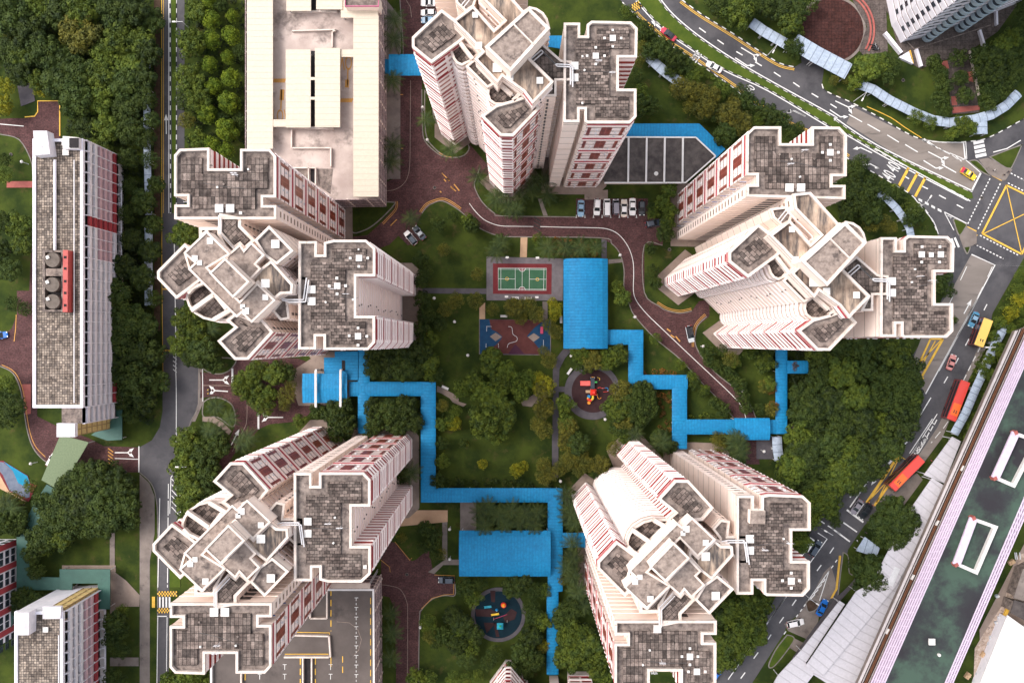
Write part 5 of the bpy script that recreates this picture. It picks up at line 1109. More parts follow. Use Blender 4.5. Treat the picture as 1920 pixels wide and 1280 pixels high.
for a, b in (((1483,720),(1480,865)),((345,445),(440,447)),((345,540),(350,445)),((335,790),(333,865)),((580,790),(583,865))):
    mb = MB(); A, B = W(*L7([a])[0], 1.8), W(*L7([b])[0], 1.8); mb.bar(A, B, .09, 'steel'); mb.bar(A, A-Vector((0,0,1.6)), .1, 'steel'); mb.bar(B, B-Vector((0,0,1.6)), .1, 'steel'); mb.build('exercise_bar', fc)
lay(fc, L7, [(1420,450),(1475,450),(1475,590),(1420,590)], .7, 'ppink', 'sit_up_board')
pg = empty('playground', W(1111, 733, 0)); tag(pg, 'round playground with dark floor, red roofed tower and red slide', 'playground')
mb = MB(); c = W(1110.5, 734); mb.disc(c, 7.5, 0, .19, 'greypath', 48); mb.build('ring_path', pg); mb = MB(); mb.disc(W(1112,733), 5.75, .19, .21, 'playdark', 48); mb.build('floor', pg)
def pbox(root, fr, pts, z0, z1, m, name): mb = MB(); mb.prism(WP(fr(pts), (z0+z1)/2), z0, z1, m, bottom=True); return mb.build(name, root)
def pyr(root, fr, x, y, s, z0, z1, m, name):
    c = W(*fr([(x, y)])[0], z0); mb = MB(); P = [(c.x-s, c.y-s, z0), (c.x+s, c.y-s, z0), (c.x+s, c.y+s, z0), (c.x-s, c.y+s, z0)]
    q = [(c.x-s*.35, c.y-s*.35, z1), (c.x+s*.35, c.y-s*.35, z1), (c.x+s*.35, c.y+s*.35, z1), (c.x-s*.35, c.y+s*.35, z1)]
    for i in range(4): j = (i+1) % 4; mb.face([P[i], P[j], q[j], q[i]], m)
    mb.face(q, m); mb.face(P[::-1], m); return mb.build(name, root)
def slide(root, fr, p, q, z0, z1, w, m):
    A = W(*fr([p])[0], z0); B = W(*fr([q])[0], z1); mb = MB(); mb.bar(A, B, w, m, .08); d = (B-A).normalized(); n = Vector((-d.y, d.x, 0)).normalized()
    for s in (-1, 1): mb.bar(A+n*s*w/2+Vector((0,0,.15)), B+n*s*w/2+Vector((0,0,.15)), .1, m, .3)
    mb.build('slide', root)
pbox(pg, L5, [(715,290),(800,290),(800,540),(715,540)], 1.2, 1.35, 'glass', 'deck'); pyr(pg, L5, 775, 590, .8, 3.0, 3.7, 'pred', 'tower_roof'); pbox(pg, L5, [(720,535),(830,535),(830,645),(720,645)], 1.3, 1.4, 'glass', 'deck')
slide(pg, L5, (712,408), (515,408), 1.4, .4, 1.15, 'pred'); pbox(pg, L5, [(620,545),(710,545),(710,600),(620,600)], .5, 1.0, 'tanpath', 'steps'); tubes(pg, L5, [(762,650),(765,700),(735,745),(690,740),(665,715),(690,680)], 1.6, .32, 'pyellow', 'tube_slide'); tubes(pg, L5, [(735,752),(690,745),(660,715)], 1.75, .34, 'pred', 'tube_slide'); mb = MB(); mb.disc(W(*L5([(690,675)])[0], 2.2), .5, 1.5, 2.2, 'pblue', 14, .3); mb.build('dome', pg); mb = MB(); mb.disc(W(*L5([(688,800)])[0], .8), .5, .3, .8, 'porange', 14, .4); mb.build('slide_exit', pg)
tubes(pg, L5, [(860,510),(910,490),(940,510),(1000,500),(1060,510),(1070,570),(970,580)], 1.5, .06, 'pred', 'climbing_rail'); tubes(pg, L5, [(855,620),(860,690),(900,720),(930,690)], 1.5, .06, 'porange', 'climbing_rail'); tubes(pg, L5, [(1000,500),(1060,505),(1068,565)], 1.6, .1, 'pblue', 'climbing_rail'); tubes(pg, L5, [(735,285),(790,285)], 2, .07, 'porange', 'climbing_rail'); pbox(pg, L5, [(800,370),(850,370),(850,400),(800,400)], 1.2, 1.5, 'pgreen', 'panel'); tubes(pg, L5, [(850,290),(900,310),(895,350)], 1.8, .05, 'pyellow', 'climbing_rail')
for x, y in ((720,295),(800,295),(720,535),(825,540),(720,640),(825,640),(960,510),(1060,560)): mb = MB(); mb.disc(W(*L5([(x, y)])[0], 1.5), .07, .2, 3.0 if y > 500 and x < 900 else 2, 'steel', 8); mb.build('post', pg)
pg = empty('playground', W(935, 1150, 0)); tag(pg, 'shaded round playground with orange and cyan roofs near the bottom edge', 'playground')
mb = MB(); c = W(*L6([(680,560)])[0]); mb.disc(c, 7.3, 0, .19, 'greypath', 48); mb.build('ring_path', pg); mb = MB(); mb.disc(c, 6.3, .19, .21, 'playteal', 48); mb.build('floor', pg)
for q in ([(280,470),(560,470),(700,560),(560,600),(300,590)], [(430,700),(600,700),(640,940),(700,945),(640,700),(480,880)], [(800,700),(960,640),(1000,520),(900,460),(760,600)], [(540,150),(630,150),(620,350),(560,340)]): pbox(pg, L6, q, .2, .23, 'playdark', 'floor_shape')
mb = MB(); mb.disc(W(*L6([(770,410)])[0], 2.8), .75, 2.2, 2.8, 'pred', 16, .6); mb.disc(W(*L6([(770,410)])[0], 2.9), .5, 2.8, 3.2, 'porange', 16, .2); mb.build('tower_roof', pg); pyr(pg, L6, 710, 762, .85, 2.2, 2.7, 'pcyan', 'tower_roof'); mb = MB(); mb.disc(W(*L6([(712,765)])[0], 2.8), .3, 2.7, 2.9, 'pgreen', 10, .1); mb.build('roof_finial', pg)
mb = MB(); mb.disc(W(*L6([(652,490)])[0], 2), .4, 1.6, 2.1, 'pblue', 12, .2); mb.build('dome', pg); slide(pg, L6, (690,545), (560,565), 1.5, .4, .35, 'pyellow'); slide(pg, L6, (560,420), (440,435), 1.2, .4, .45, 'pcyan')
for x, y in ((740,400),(800,420),(680,740),(740,790),(650,490),(600,640),(830,680)): mb = MB(); mb.disc(W(*L6([(x, y)])[0], 1.5), .06, .2, 2.3, 'steel', 8); mb.build('post', pg)
tubes(pg, L6, [(600,640),(830,560)], 1.6, .06, 'ppink', 'climbing_rail')
pg = empty('playground', W(20, 900, 0)); tag(pg, 'blue and orange rubber play surface at the left edge', 'playground'); lay(pg, K7, [(0,185),(50,185),(420,410),(460,520),(560,550),(520,610),(470,740),(430,800),(130,630),(0,590),(-200,500),(-200,80)], .2, 'courtred', 'slab')
lay(pg, K7, [(60,195),(415,412),(455,520),(360,560),(280,520),(200,340)], .225, 'playcyan', 'floor_shape'); lay(pg, K7, [(0,200),(60,210),(200,340),(280,520),(460,560),(450,730),(400,745),(150,630),(50,400),(0,340)], .215, 'playgrey', 'floor_shape'); lay(pg, K7, [(0,390),(60,500),(140,640),(400,800),(360,790),(0,600)], .22, 'tanpath', 'floor_shape')

rt = [o for o in COL.objects if o.get('label', '').startswith('tall tower at lower right')][0]
mb = MB(); mb.prism(WP(R7([(952,418),(1028,420),(1026,486),(950,484)]), ZW+1), ZW-.8, ZW+1, 'slabroof', 'cream'); mb.build('roof_room', rt)
flatroof('orange-red low roof half hidden under trees beside the bus road', R7, [(985,988),(1012,935),(1042,920),(1030,945),(998,992)], 2.6, 'pred')
# ---------------------------------------------------------------- vehicles
mk('tyre', (.015,.015,.015), (.02,.02,.02), 1, .8); mk('carglass', (.012,.016,.02), (.02,.025,.03), 1, .12); mk('lampglass', (.7,.7,.68), (.7,.7,.68), 1, .2); mk('taillamp', (.35,.01,.01), (.35,.01,.01), 1, .3); mk('blacktrim', (.02,.02,.022), (.03,.03,.032), 1, .5)
def paint(name, c):
    m, n, b = newmat(name); b.inputs['Base Color'].default_value = (*c, 1); b.inputs['Roughness'].default_value = .28; b.inputs['Coat Weight'].default_value = .4
for nm, c in (('cwhite',(.78,.74,.73)),('csilver',(.50,.53,.56)),('cblack',(.018,.02,.025)),('cdark',(.035,.05,.075)),('cblue',(.01,.13,.48)),('csky',(.22,.36,.50)),('cred',(.50,.03,.06)),('cpink',(.55,.22,.20)),('cyellow',(.80,.52,.02)),('ccream',(.62,.52,.44)),('cteal',(.06,.22,.36)),('cgrey',(.20,.18,.21)),('busred',(.62,.055,.04)),('busorange',(.72,.13,.02)),('busyellow',(.82,.52,.12)),('busmaroon',(.16,.03,.03))): paint(nm, c)
def loft(mb, secs, mf):
    """secs: list of (x, [(y,z)...]) rings joined along x; mf(i,j) gives the material"""
    n = len(secs[0][1])
    for i in range(len(secs)-1):
        for j in range(n):
            k = (j+1) % n; a, b = secs[i], secs[i+1]
            mb.face([(a[0], *a[1][j]), (b[0], *b[1][j]), (b[0], *b[1][k]), (a[0], *a[1][k])], mf(i, j))
    mb.face([(secs[0][0], *p) for p in secs[0][1]][::-1], mf(0, 0)); mb.face([(secs[-1][0], *p) for p in secs[-1][1]], mf(len(secs)-2, 0))
def car(label, px, py, hd, col, kind='sedan', L=4.5, z=0, fr=ID, group=None, roofcol=None, cat='car'):
    """hd: heading in degrees, counter-clockwise from photo right"""
    c = W(*fr([(px, py)])[0], z+.7); root = empty('car' if cat == 'car' else cat.replace(' ', '_'), (0, 0, 0)); tag(root, label, cat, group)
    w = 1.78 if kind != 'van' else 1.85; Hh = {'sedan': 1.42, 'hatch': 1.5, 'van': 1.95, 'suv': 1.7}[kind]; bz = .82 if kind != 'van' else 1.0
    def sec(x, hw, zt, zb=.25): return (x, [(-hw*.92, zb), (hw*.92, zb), (hw, zb+.25), (hw, zt-.12), (hw*.86, zt), (-hw*.86, zt), (-hw, zt-.12), (-hw, zb+.25)])
    h = L/2; hw = w/2
    b = MB(); loft(b, [sec(-h, hw*.72, bz-.12, .35), sec(-h+.15, hw*.9, bz), sec(-h+.7, hw, bz+.06), sec(0, hw, bz+.06), sec(h-1.1, hw, bz+.02), sec(h-.35, hw*.93, bz-.08), sec(h, hw*.72, bz-.22, .35)], lambda i, j: col); b.build('body', root, smooth=False, fix=True)
    x0, x1, x2, x3 = {'sedan': (-h+.75, -h+1.35, h-2.05, h-1.25), 'hatch': (-h+.12, -h+.5, h-1.95, h-1.1), 'suv': (-h+.1, -h+.45, h-1.95, h-1.2), 'van': (-h+.05, -h+.2, h-1.15, h-.45)}[kind]
    def cs(x, t, zz): return (x, [(-t, bz), (t, bz), (t*.99, bz+.02), (t*.84, zz), (-t*.84, zz), (-t*.99, bz+.02)])
    g = MB(); g.face([(x0, -hw*.86, bz+.05), (x0, hw*.86, bz+.05), (x1, hw*.72, Hh-.02), (x1, -hw*.72, Hh-.02)], 'carglass'); g.face([(x3, hw*.86, bz+.03), (x3, -hw*.86, bz+.03), (x2, -hw*.72, Hh-.02), (x2, hw*.72, Hh-.02)], 'carglass')
    for s in (-1, 1): g.face([(x0, s*hw*.88, bz+.04), (x3, s*hw*.88, bz+.04), (x2, s*hw*.73, Hh-.02), (x1, s*hw*.73, Hh-.02)], 'carglass')
    g.build('window', root)
    r = MB(); rc = roofcol or col; r.face([(x1-.03, -hw*.74, Hh-.03), (x2+.03, -hw*.74, Hh-.03), (x2-.1, -hw*.66, Hh+.04), (x1+.1, -hw*.66, Hh+.04)], rc); r.face([(x1+.1, hw*.66, Hh+.04), (x2-.1, hw*.66, Hh+.04), (x2+.03, hw*.74, Hh-.03), (x1-.03, hw*.74, Hh-.03)], rc)
    r.face([(x1+.1, -hw*.66, Hh+.04), (x2-.1, -hw*.66, Hh+.04), (x2-.1, hw*.66, Hh+.04), (x1+.1, hw*.66, Hh+.04)], rc); r.face([(x1-.03, -hw*.74, Hh-.03), (x1+.1, -hw*.66, Hh+.04), (x1+.1, hw*.66, Hh+.04), (x1-.03, hw*.74, Hh-.03)], rc); r.face([(x2-.1, -hw*.66, Hh+.04), (x2+.03, -hw*.74, Hh-.03), (x2+.03, hw*.74, Hh-.03), (x2-.1, hw*.66, Hh+.04)], rc)
    for s in (-1, 1):      # pillars
        for (xa, za), (xb, zb) in (((x0+.02, bz+.03), (x1, Hh)), ((x3-.02, bz+.03), (x2, Hh)), (((x0+x3)/2-.1, bz+.03), ((x1+x2)/2-.1, Hh))): r.bar((xa, s*hw*.89, za), (xb, s*hw*.75, zb), .08, rc)
    r.build('roof', root)
    for x in (-h+.85, h-.85):
        for s in (-1, 1):
            t = MB()
            for k in range(12):
                a0, a1 = k*math.pi/6, (k+1)*math.pi/6; p = lambda a, y, rr: (x+rr*math.cos(a), y, .33+rr*math.sin(a)); yi, yo = s*(hw-.2), s*(hw+.01)
                t.face([p(a0, yi, .33), p(a1, yi, .33), p(a1, yo, .33), p(a0, yo, .33)], 'tyre'); t.face([(x, yo, .33), p(a0, yo, .33), p(a1, yo, .33)], 'tyre' if k % 2 else 'blacktrim')
            t.build('wheel', root)
    for s in (-1, 1):
        t = MB(); t.box((h-.12, s*hw*.62), .22, .36, bz-.28, bz-.1, 'lampglass'); t.build('headlight', root); t = MB(); t.box((-h+.08, s*hw*.66), .16, .34, bz-.22, bz-.02, 'taillamp'); t.build('tail_light', root)
        t = MB(); t.box((h-1.5, s*(hw+.08)), .16, .18, bz+.02, bz+.14, col); t.build('mirror', root)
    root.location = (c.x, c.y, z); root.rotation_euler = (0, 0, R(hd)); return root
GP = 'cars parked in the bays below the top tower'
car('blue sedan parked leftmost in the bays, half under a tree', 205, 540, -92, 'csky', fr=K6, group=GP)
car('white hatchback parked beside the empty bay', 530, 510, -93, 'cwhite', 'hatch', 4.5, fr=K6, group=GP)
v = car('pinkish white van parked between the white hatchback and the grey van', 725, 528, 90, 'cwhite', 'van', 4.7, fr=K6, group=GP, cat='van')
car('dull grey van in shade beside the white van', 905, 515, 92, 'cgrey', 'van', 4.2, fr=K6, group=GP, cat='van')
car('cream nosed white sedan with green rear window parked beside the grey van', 1068, 540, 89, 'ccream', L=4.8, fr=K6, group=GP, roofcol='cwhite')
car('glossy white sedan parked second from the right in the bays', 1237, 508, -90, 'cwhite', L=4.6, fr=K6, group=GP)
car('black hatchback parked rightmost in the bays', 1425, 530, -90, 'cblack', 'hatch', 4.1, fr=K6, group=GP)
car('dark blue car half under a tree past the end of the bays', 1650, 840, 12, 'cdark', 'hatch', 4.2, fr=K6)
car('white car with dark roof parked on the verge at upper left driveway', 770, 446, 130, 'cwhite', fr=ID, roofcol='cdark', kind='hatch', L=4.3)
car('dark grey car parked beside the white one at upper left driveway', 786, 436.5, 130, 'cdark', roofcol='csilver', L=4.3)
GT = 'white cars parked at the top edge'
car('white car parked at the top edge, cut by the frame', 803, 6, 180, 'cwhite', L=4.0, group=GT); car('white car parked second from the top edge beside the driveway', 803, 24, 180, 'cwhite', 'hatch', 4.0, group=GT); car('white and blue car parked third, nearest the blue canopy', 802, 38, 180, 'csky', 'hatch', 3.6, group=GT)
car('silver car leaving the right tower driveway', 1294, 626, -78, 'csilver', 'hatch', 4.5, roofcol='cblack')
car('dark car parked on the brick forecourt beside the blue vaulted pavilion', 837, 1087, 180, 'cdark', 'suv', 4.4)
car('red car with black roof on the upper road', 440, 265, 141, 'cred', fr=K5, L=4.8, roofcol='cblack')
car('white car with black bonnet on the upper road behind the 40 marking', 955, 635, 151, 'cwhite', fr=K5, L=4.6)
tx = car('yellow and red taxi waiting at the stop line', 1025, 385, -33, 'cyellow', fr=K1, L=4.6, cat='taxi'); mb = MB(); mb.v = []; 
s_ = MB(); s_.box((-.2, 0), .25, .9, 1.46, 1.6, 'lampglass'); o = s_.build('roof_sign', None); o.parent = tx
s_ = MB(); s_.box((-1.9, 0), .75, 1.6, .88, .9, 'cred'); o = s_.build('boot_panel', None); o.parent = tx
car('teal blue car beside the yellow bus', 352, 207, -115, 'cteal', fr=K4, L=4.4, roofcol='csky'); car('pink car ahead of the red bus', 128, 635, 70, 'cpink', fr=K4, L=4.3)
car('white and blue hatchback beside the yellow box at the red bus', 800, 245, -124, 'cwhite', 'hatch', 4.4, fr=K3, roofcol='csky')
car('dark grey car waiting at the lower stop line, left lane', 330, 925, -125, 'cgrey', fr=K3, L=4.6); car('black car waiting at the lower stop line, right lane', 450, 980, -125, 'cblack', fr=K3, L=4.8)
car('white lorry roof parked under trees beside the dark blue car', 345, 320, 56, 'cwhite', 'van', 3.8, fr=K2, cat='van'); car('dark steel blue car parked in the box beside the right lower tower', 408, 355, 58, 'cdark', fr=K2, L=4.7, kind='hatch')
car('bright blue car turning out beside the white shelter', 465, 862, 63, 'cblue', fr=K2, L=4.8); car('white pickup with blue windows pulling into the bus road', 235, 995, 12, 'cwhite', 'hatch', 4.6, fr=K2)
car('white car nose showing from under the sage green shelter', 97.5, 862, 60, 'cwhite', 'hatch', 4.2); car('blue car at the lower edge of the bus road', 1343, 1262, 55, 'cblue', 'hatch', 4.2)
car('blue car at the left edge beside the brick drive', 0, 629, 10, 'cblue', 'hatch', 4.0)
def bus(label, fr, p, q, z, colr, roof2, side, w=2.55, deck=4.2):
    """p rear, q front centre of the roof"""
    A = W(*fr([p])[0], deck); B = W(*fr([q])[0], deck); c = (A+B)/2; L = (B-A).length; ang = math.atan2((B-A).y, (B-A).x); root = empty('bus', (0, 0, 0)); tag(root, label, 'bus'); h = L/2; hw = w/2
    b = MB(); b.prism([(-h, -hw), (h-.15, -hw), (h, -hw*.8), (h, hw*.8), (h-.15, hw), (-h, hw)], .35, deck-.25, side); b.build('body', root)
    r = MB(); r.prism([(-h+.05, -hw*.9), (h-.2, -hw*.9), (h-.1, -hw*.7), (h-.1, hw*.7), (h-.2, hw*.9), (-h+.05, hw*.9)], deck-.12, deck, colr)
    P0 = [(-h, -hw), (h-.15, -hw), (h, -hw*.8), (h, hw*.8), (h-.15, hw), (-h, hw)]; P1 = [(-h+.05, -hw*.9), (h-.2, -hw*.9), (h-.1, -hw*.7), (h-.1, hw*.7), (h-.2, hw*.9), (-h+.05, hw*.9)]
    for i in range(6): j = (i+1) % 6; r.face([(*P0[i], deck-.25), (*P0[j], deck-.25), (*P1[j], deck-.12), (*P1[i], deck-.12)], colr)
    r.build('roof', root)
    u = MB(); u.box((h*.45, 0), L*.30, w*.78, deck, deck+.16, roof2); u.build('roof_unit', root)
    for x in (h*.52, h*.60):
        for y in (-.3, .3): f = MB(); f.box((x, y), .35, .28, deck+.16, deck+.2, 'blacktrim'); f.build('roof_vent', root)
    for zz in ((1.2, 2.0), (2.7, 3.6)) if deck > 3.6 else ((1.2, 2.3),):
        for s in (-1, 1): g = MB(); g.box((0, s*(hw+.005)), L*.92, .03, *zz, 'carglass'); g.build('window', root)
        g = MB(); g.box((h+.005, 0), .03, w*.78, *zz, 'carglass'); g.build('windscreen', root)
    for x in (-h+2.6, h-2.6):
        for s in (-1, 1):
            t = MB()
            for k in range(12):
                a0, a1 = k*math.pi/6, (k+1)*math.pi/6; f = lambda a, y: (x+.48*math.cos(a), y, .48+.48*math.sin(a)); t.face([f(a0, s*(hw-.3)), f(a1, s*(hw-.3)), f(a1, s*(hw+.02)), f(a0, s*(hw+.02))], 'tyre'); t.face([(x, s*(hw+.02), .48), f(a0, s*(hw+.02)), f(a1, s*(hw+.02))], 'blacktrim')
            t.build('wheel', root)
    for s in (-1, 1): t = MB(); t.bar((h-.1, s*hw, deck-1.1), (h+.35, s*(hw+.22), deck-1.2), .08, 'blacktrim'); t.build('mirror', root)
    root.location = (c.x, c.y, 0); root.rotation_euler = (0, 0, ang)
bus('yellow roofed bus with maroon side behind the teal car', K4, (505,205), (405,475), 0, 'busyellow', 'busyellow', 'busmaroon')
bus('red bus with orange roof unit at the bus stop beside the pale covered walkway', K4, (275,825), (130,1215), 0, 'busred', 'busorange', 'busmaroon')
bus('red bus with orange roof unit beside the lower yellow box and white roofs', K3, (1200,280), (805,680), 0, 'busred', 'busorange', 'busmaroon')
# motorcycles beside the round plaza
for i, (x, y) in enumerate(((465,255),(472,268),(480,280))):
    c = W(*T5([(x, y)])[0]); root = empty('motorcycle', (c.x, c.y, .1)); tag(root, 'dark motorcycle parked beside the round plaza steps', 'motorcycle', 'motorcycles parked by the plaza')
    mb = MB(); mb.bar((c.x-.5, c.y-.05, .7), (c.x+.5, c.y+.05, .75), .3, 'cblack', .3); mb.build('body', root); mb = MB(); mb.bar((c.x+.35, c.y-.35, 1.0), (c.x+.4, c.y+.35, 1.0), .05, 'steel'); mb.build('handlebar', root)
    for dx in (-.65, .65): mb = MB(); mb.box((c.x+dx, c.y), .6, .14, .1, .7, 'tyre'); mb.build('wheel', root)
# ---------------------------------------------------------------- street lamps and small fittings
def lamp(label, x, y, hd, z=8, arm=2.2, white=True):
    """x,y: photo pixel of the lamp head"""
    c = W(x, y, z); ca, sa = math.cos(R(hd)), math.sin(R(hd)); base = Vector((c.x-ca*arm, c.y-sa*arm, 0)); root = empty('street_lamp', base); tag(root, label, 'street lamp', 'street lamps along the roads and paths')
    mb = MB(); mb.disc(base, .12, 0, z, 'steel', 8, .07); mb.build('pole', root); mb = MB()
    if arm > 0: mb.bar(base+Vector((0,0,z)), c, .09, 'steel'); mb.build('arm', root)
    mb = MB(); (mb.box(c, .9, .35, z-.08, z+.1, 'hatch', R(hd)) if arm > 0 else mb.disc(c, .42, z-.1, z+.35, 'hatch', 12, .2)); mb.build('lamp_head', root)
for a in (('street lamp with long arm on the grass beside the pale plaza walkway', 1450, 97, 240), ('street lamp with white head on the verge above the taxi road', 1617, 187, 240), ('street lamp over the lanes near the three yellow bars', 1745, 369, 55), ('street lamp between the yellow bus and the pale walkway', 1851, 651, 180), ('street lamp with white head over the lane beside the parked lorry', 1548, 995, 150), ('street lamp reaching over the bright blue car', 1533, 1132, -35), ('street lamp on the upper left road median', 326, 41, 180), ('street lamp beside the hatched island at lower left', 332, 875, 180)): lamp(*a, z=9)
PL = [('white globe lamp below the ball court, near the left footpath', 814, 559), ('white globe lamp on the lawn right of the tower at left', 852, 603), ('small globe lamp on the open lawn beside the fitness corner', 877, 666), ('white globe lamp beside the ring path above the red slide', 1071, 667), ('white globe lamp below the right side of the round playground', 1135, 786), ('globe lamp at the top of the bent driveway beside the pavilion', 1163, 478), ('globe lamp on the bend below the stepped driveway lawn', 1191, 594), ('white globe lamp at the bottom end of the central path', 1051, 902), ('white globe lamp beside the concrete path, level with the tan ramp', 843, 992), ('white globe lamp left of the lower blue pavilion', 843, 1048), ('white globe lamp on the lawn near the lower right tower corner', 1074, 928), ('lit globe lamp on the lawn inside the driveway bend at right', 1393, 733), ('small lamp on the brick forecourt edge at the bottom', 788, 1176), ('globe lamp on the grass beside the silver car', 1319, 649), ('globe lamp on the planter left of the top tower', 801, 262), ('globe lamp left of the planter palms by the top tower', 792, 201), ('globe lamp on the left lawn beside the long slab block', 40, 303), ('globe lamp on the left lawn beside the play surface', 57, 869), ('globe lamp on the grass beside the end of the pale shelter', 1433, 846), ('globe lamp below the long blue walkway end', 1518, 810)]
for lb, x, y in PL: lamp(lb, x, y, 0, 3.6, 0)
# sign gantry and bollards
for i, (lb, x, y) in enumerate((('yellow black barrier post beside the left driveway entrance, upper', 391.3, 730.5), ('yellow black barrier post beside the left driveway entrance, lower', 391.3, 737.3))):
    c = W(x, y); root = empty('bollard', (c.x, c.y, .1)); tag(root, lb, 'bollard'); mb = MB(); mb.disc(c, .35, .1, .5, 'blacktrim', 12); mb.build('base', root); mb = MB(); mb.disc(c, .22, .5, 1.0, 'markyellow', 12, .1); mb.build('post', root)
# building-site clutter
mk('tarp', (.42,.45,.50), (.55,.57,.62), 2, .6); mk('timber', (.42,.28,.17), (.52,.36,.22), 2, .8); mk('rubble', (.30,.22,.17), (.52,.42,.36), 1.2, .95, spots=((.14,.11,.10), 1.5, .55), bmp=.6)
flat('rubble', [(730,250),(768,240),(768,420),(700,480),(660,700),(600,780),(520,950),(400,1280),(360,1280),(370,1000),(430,900),(520,760),(600,640),(640,500),(700,400)], 'rubble', fr=L8)
mb = MB(); mb.bar(W(*L8([(655,640)])[0], 1), W(*L8([(590,800)])[0], 1), .9, 'markyellow', .5); tag(mb.build('barrier'), 'yellow barrier strip beside the white corner building', 'barrier')
rnd = random.Random(3); col = [('grey tarpaulin sack in the building site', 'tarp'), ('timber stack in the building site', 'timber')]
for i, (x, y, s, k, lb) in enumerate(((545,580,26,0,'grey round bundle pair on grass beside the pink station edge'), (660,310,40,1,'timber pallet on the grass near the grey pipes'), (612,630,30,0,'pale sack nearest the yellow barrier strip'), (560,750,26,0,'grey sack below the yellow barrier strip, upper'), (535,790,24,0,'grey sack directly left of the yellow barrier foot'), (495,910,30,0,'dark grey drum in the rubble beside the white roof'), (480,960,30,0,'grey sheet heap below the dark drum'), (310,1215,42,1,'brown container at the bottom of the building site'), (430,1045,36,1,'long pale board in the rubble'), (700,430,30,0,'grey crate heap at the top of the rubble'), (385,1200,26,0,'grey bin beside the brown container'))):
    c = W(*L8([(x, y)])[0]); mb = MB(); w_ = s/4.267/7; mb.box(c, w_*(1.2 if k else .9), w_*.8, 0, .9, 'timber' if k else 'tarp', rnd.uniform(0, 1.5)); mb.box((c.x+.1, c.y+.1), w_*.6, w_*.5, .9, 1.2, 'timber' if k else 'hatch', rnd.uniform(0, 1.5)); tag(mb.build('material_heap'), lb, 'building material')
for x in (693, 706, 732): mb = MB(); mb.bar(W(*L8([(x, 235)])[0], .4), W(*L8([(x+8, 290)])[0], .4), .22, 'steel'); tag(mb.build('pipe'), 'grey pipe lying on the grass beside the station', 'pipe', 'pipes on the grass by the station')

# people waiting and walking (each body one skinned surface)
mk('skin', (.35,.20,.14), (.38,.22,.15), 2, .6); mk('hair', (.012,.01,.01), (.02,.016,.015), 2, .6); mk('clothdark', (.03,.035,.05), (.045,.05,.07), 2, .9); mk('clothtan', (.32,.24,.18), (.38,.30,.22), 2, .9)
def person(label, fr, x, y, face, top, legs, z=.2, stride=.18):
    c = W(*fr([(x, y)])[0]); root = empty('person', (c.x, c.y, z), R(face)); tag(root, label, 'person')
    V = [(0,0,.95),(0,0,1.2),(.01,0,1.42),(.01,0,1.52),(.03,0,1.66), (0,.19,1.40),(-.05,.25,1.13),(.06,.26,.90), (0,-.19,1.40),(.05,-.25,1.13),(.16,-.24,.92), (0,.10,.90),(.06,.10,.50),(stride,.10,.08),(stride+.16,.11,.04), (0,-.10,.90),(.02,-.10,.50),(-stride,-.10,.08),(-stride+.16,-.11,.04)]
    E = [(0,1),(1,2),(2,3),(3,4),(2,5),(5,6),(6,7),(2,8),(8,9),(9,10),(0,11),(11,12),(12,13),(13,14),(0,15),(15,16),(16,17),(17,18)]
    rad = [.15,.14,.13,.055,.105,.065,.048,.035,.065,.048,.035,.095,.062,.042,.04,.095,.062,.042,.04]
    me = bpy.data.meshes.new('body'); me.from_pydata(V, E, []); o = bpy.data.objects.new('body', me); COL.objects.link(o); mo = o.modifiers.new('skin', 'SKIN'); sv = me.skin_vertices[0] if me.skin_vertices else None
    if sv is None:
        bm = bmesh.new(); bm.from_mesh(me); bm.verts.layers.skin.verify(); bm.to_mesh(me); bm.free(); sv = me.skin_vertices[0]
    for i, r_ in enumerate(rad): sv.data[i].radius = (r_, r_); sv.data[i].use_root = i == 0
    ss = o.modifiers.new('sub', 'SUBSURF'); ss.levels = ss.render_levels = 1
    dg = bpy.context.evaluated_depsgraph_get(); m2 = bpy.data.meshes.new_from_object(o.evaluated_get(dg)); bpy.data.objects.remove(o)
    m2.materials.clear()
    for mn in (top, legs, 'skin'): m2.materials.append(MATS[mn])
    for p in m2.polygons: zc = p.center.z; p.material_index = 2 if zc > 1.47 or (abs(p.center.y) > .2 and zc < 1.1) else (1 if zc < .95 else 0); p.use_smooth = True
    b = bpy.data.objects.new('body', m2); COL.objects.link(b); b.parent = root
    h = MB(); hx, hy, hz = c.x+.0, c.y, z+1.72
    for k in range(1): h.disc((hx, hy), .115, hz-.06, hz+.02, 'hair', 12, .10); h.disc((hx, hy), .10, hz+.02, hz+.07, 'hair', 12, .03)
    h.build('hair', root)
person('person in dark clothes waiting at the island crossing, nearest the yellow box', K1, 1435, 372, 200, 'clothdark', 'clothdark'); person('person in dark top on the paved island beside the yellow kerb strip', K1, 1385, 405, 30, 'clothdark', 'clothtan'); person('person in pale shirt on the paved island by the signal post', K1, 1285, 352, 120, 'cloth_pale', 'clothdark'); person('person in red top by the bus stop shelter', K3, 1300, 300, 60, 'cloth_red', 'clothdark'); person('person crossing beside the grey stair shelter', K2, 828, 212, 220, 'clothdark', 'clothdark'); person('person in pale top below the first, beside the grey stair shelter', K2, 750, 280, 20, 'cloth_pale', 'clothdark'); person('person walking at the lower crossing kerb of the junction', K1, 1085, 1165, 100, 'clothdark', 'clothdark')
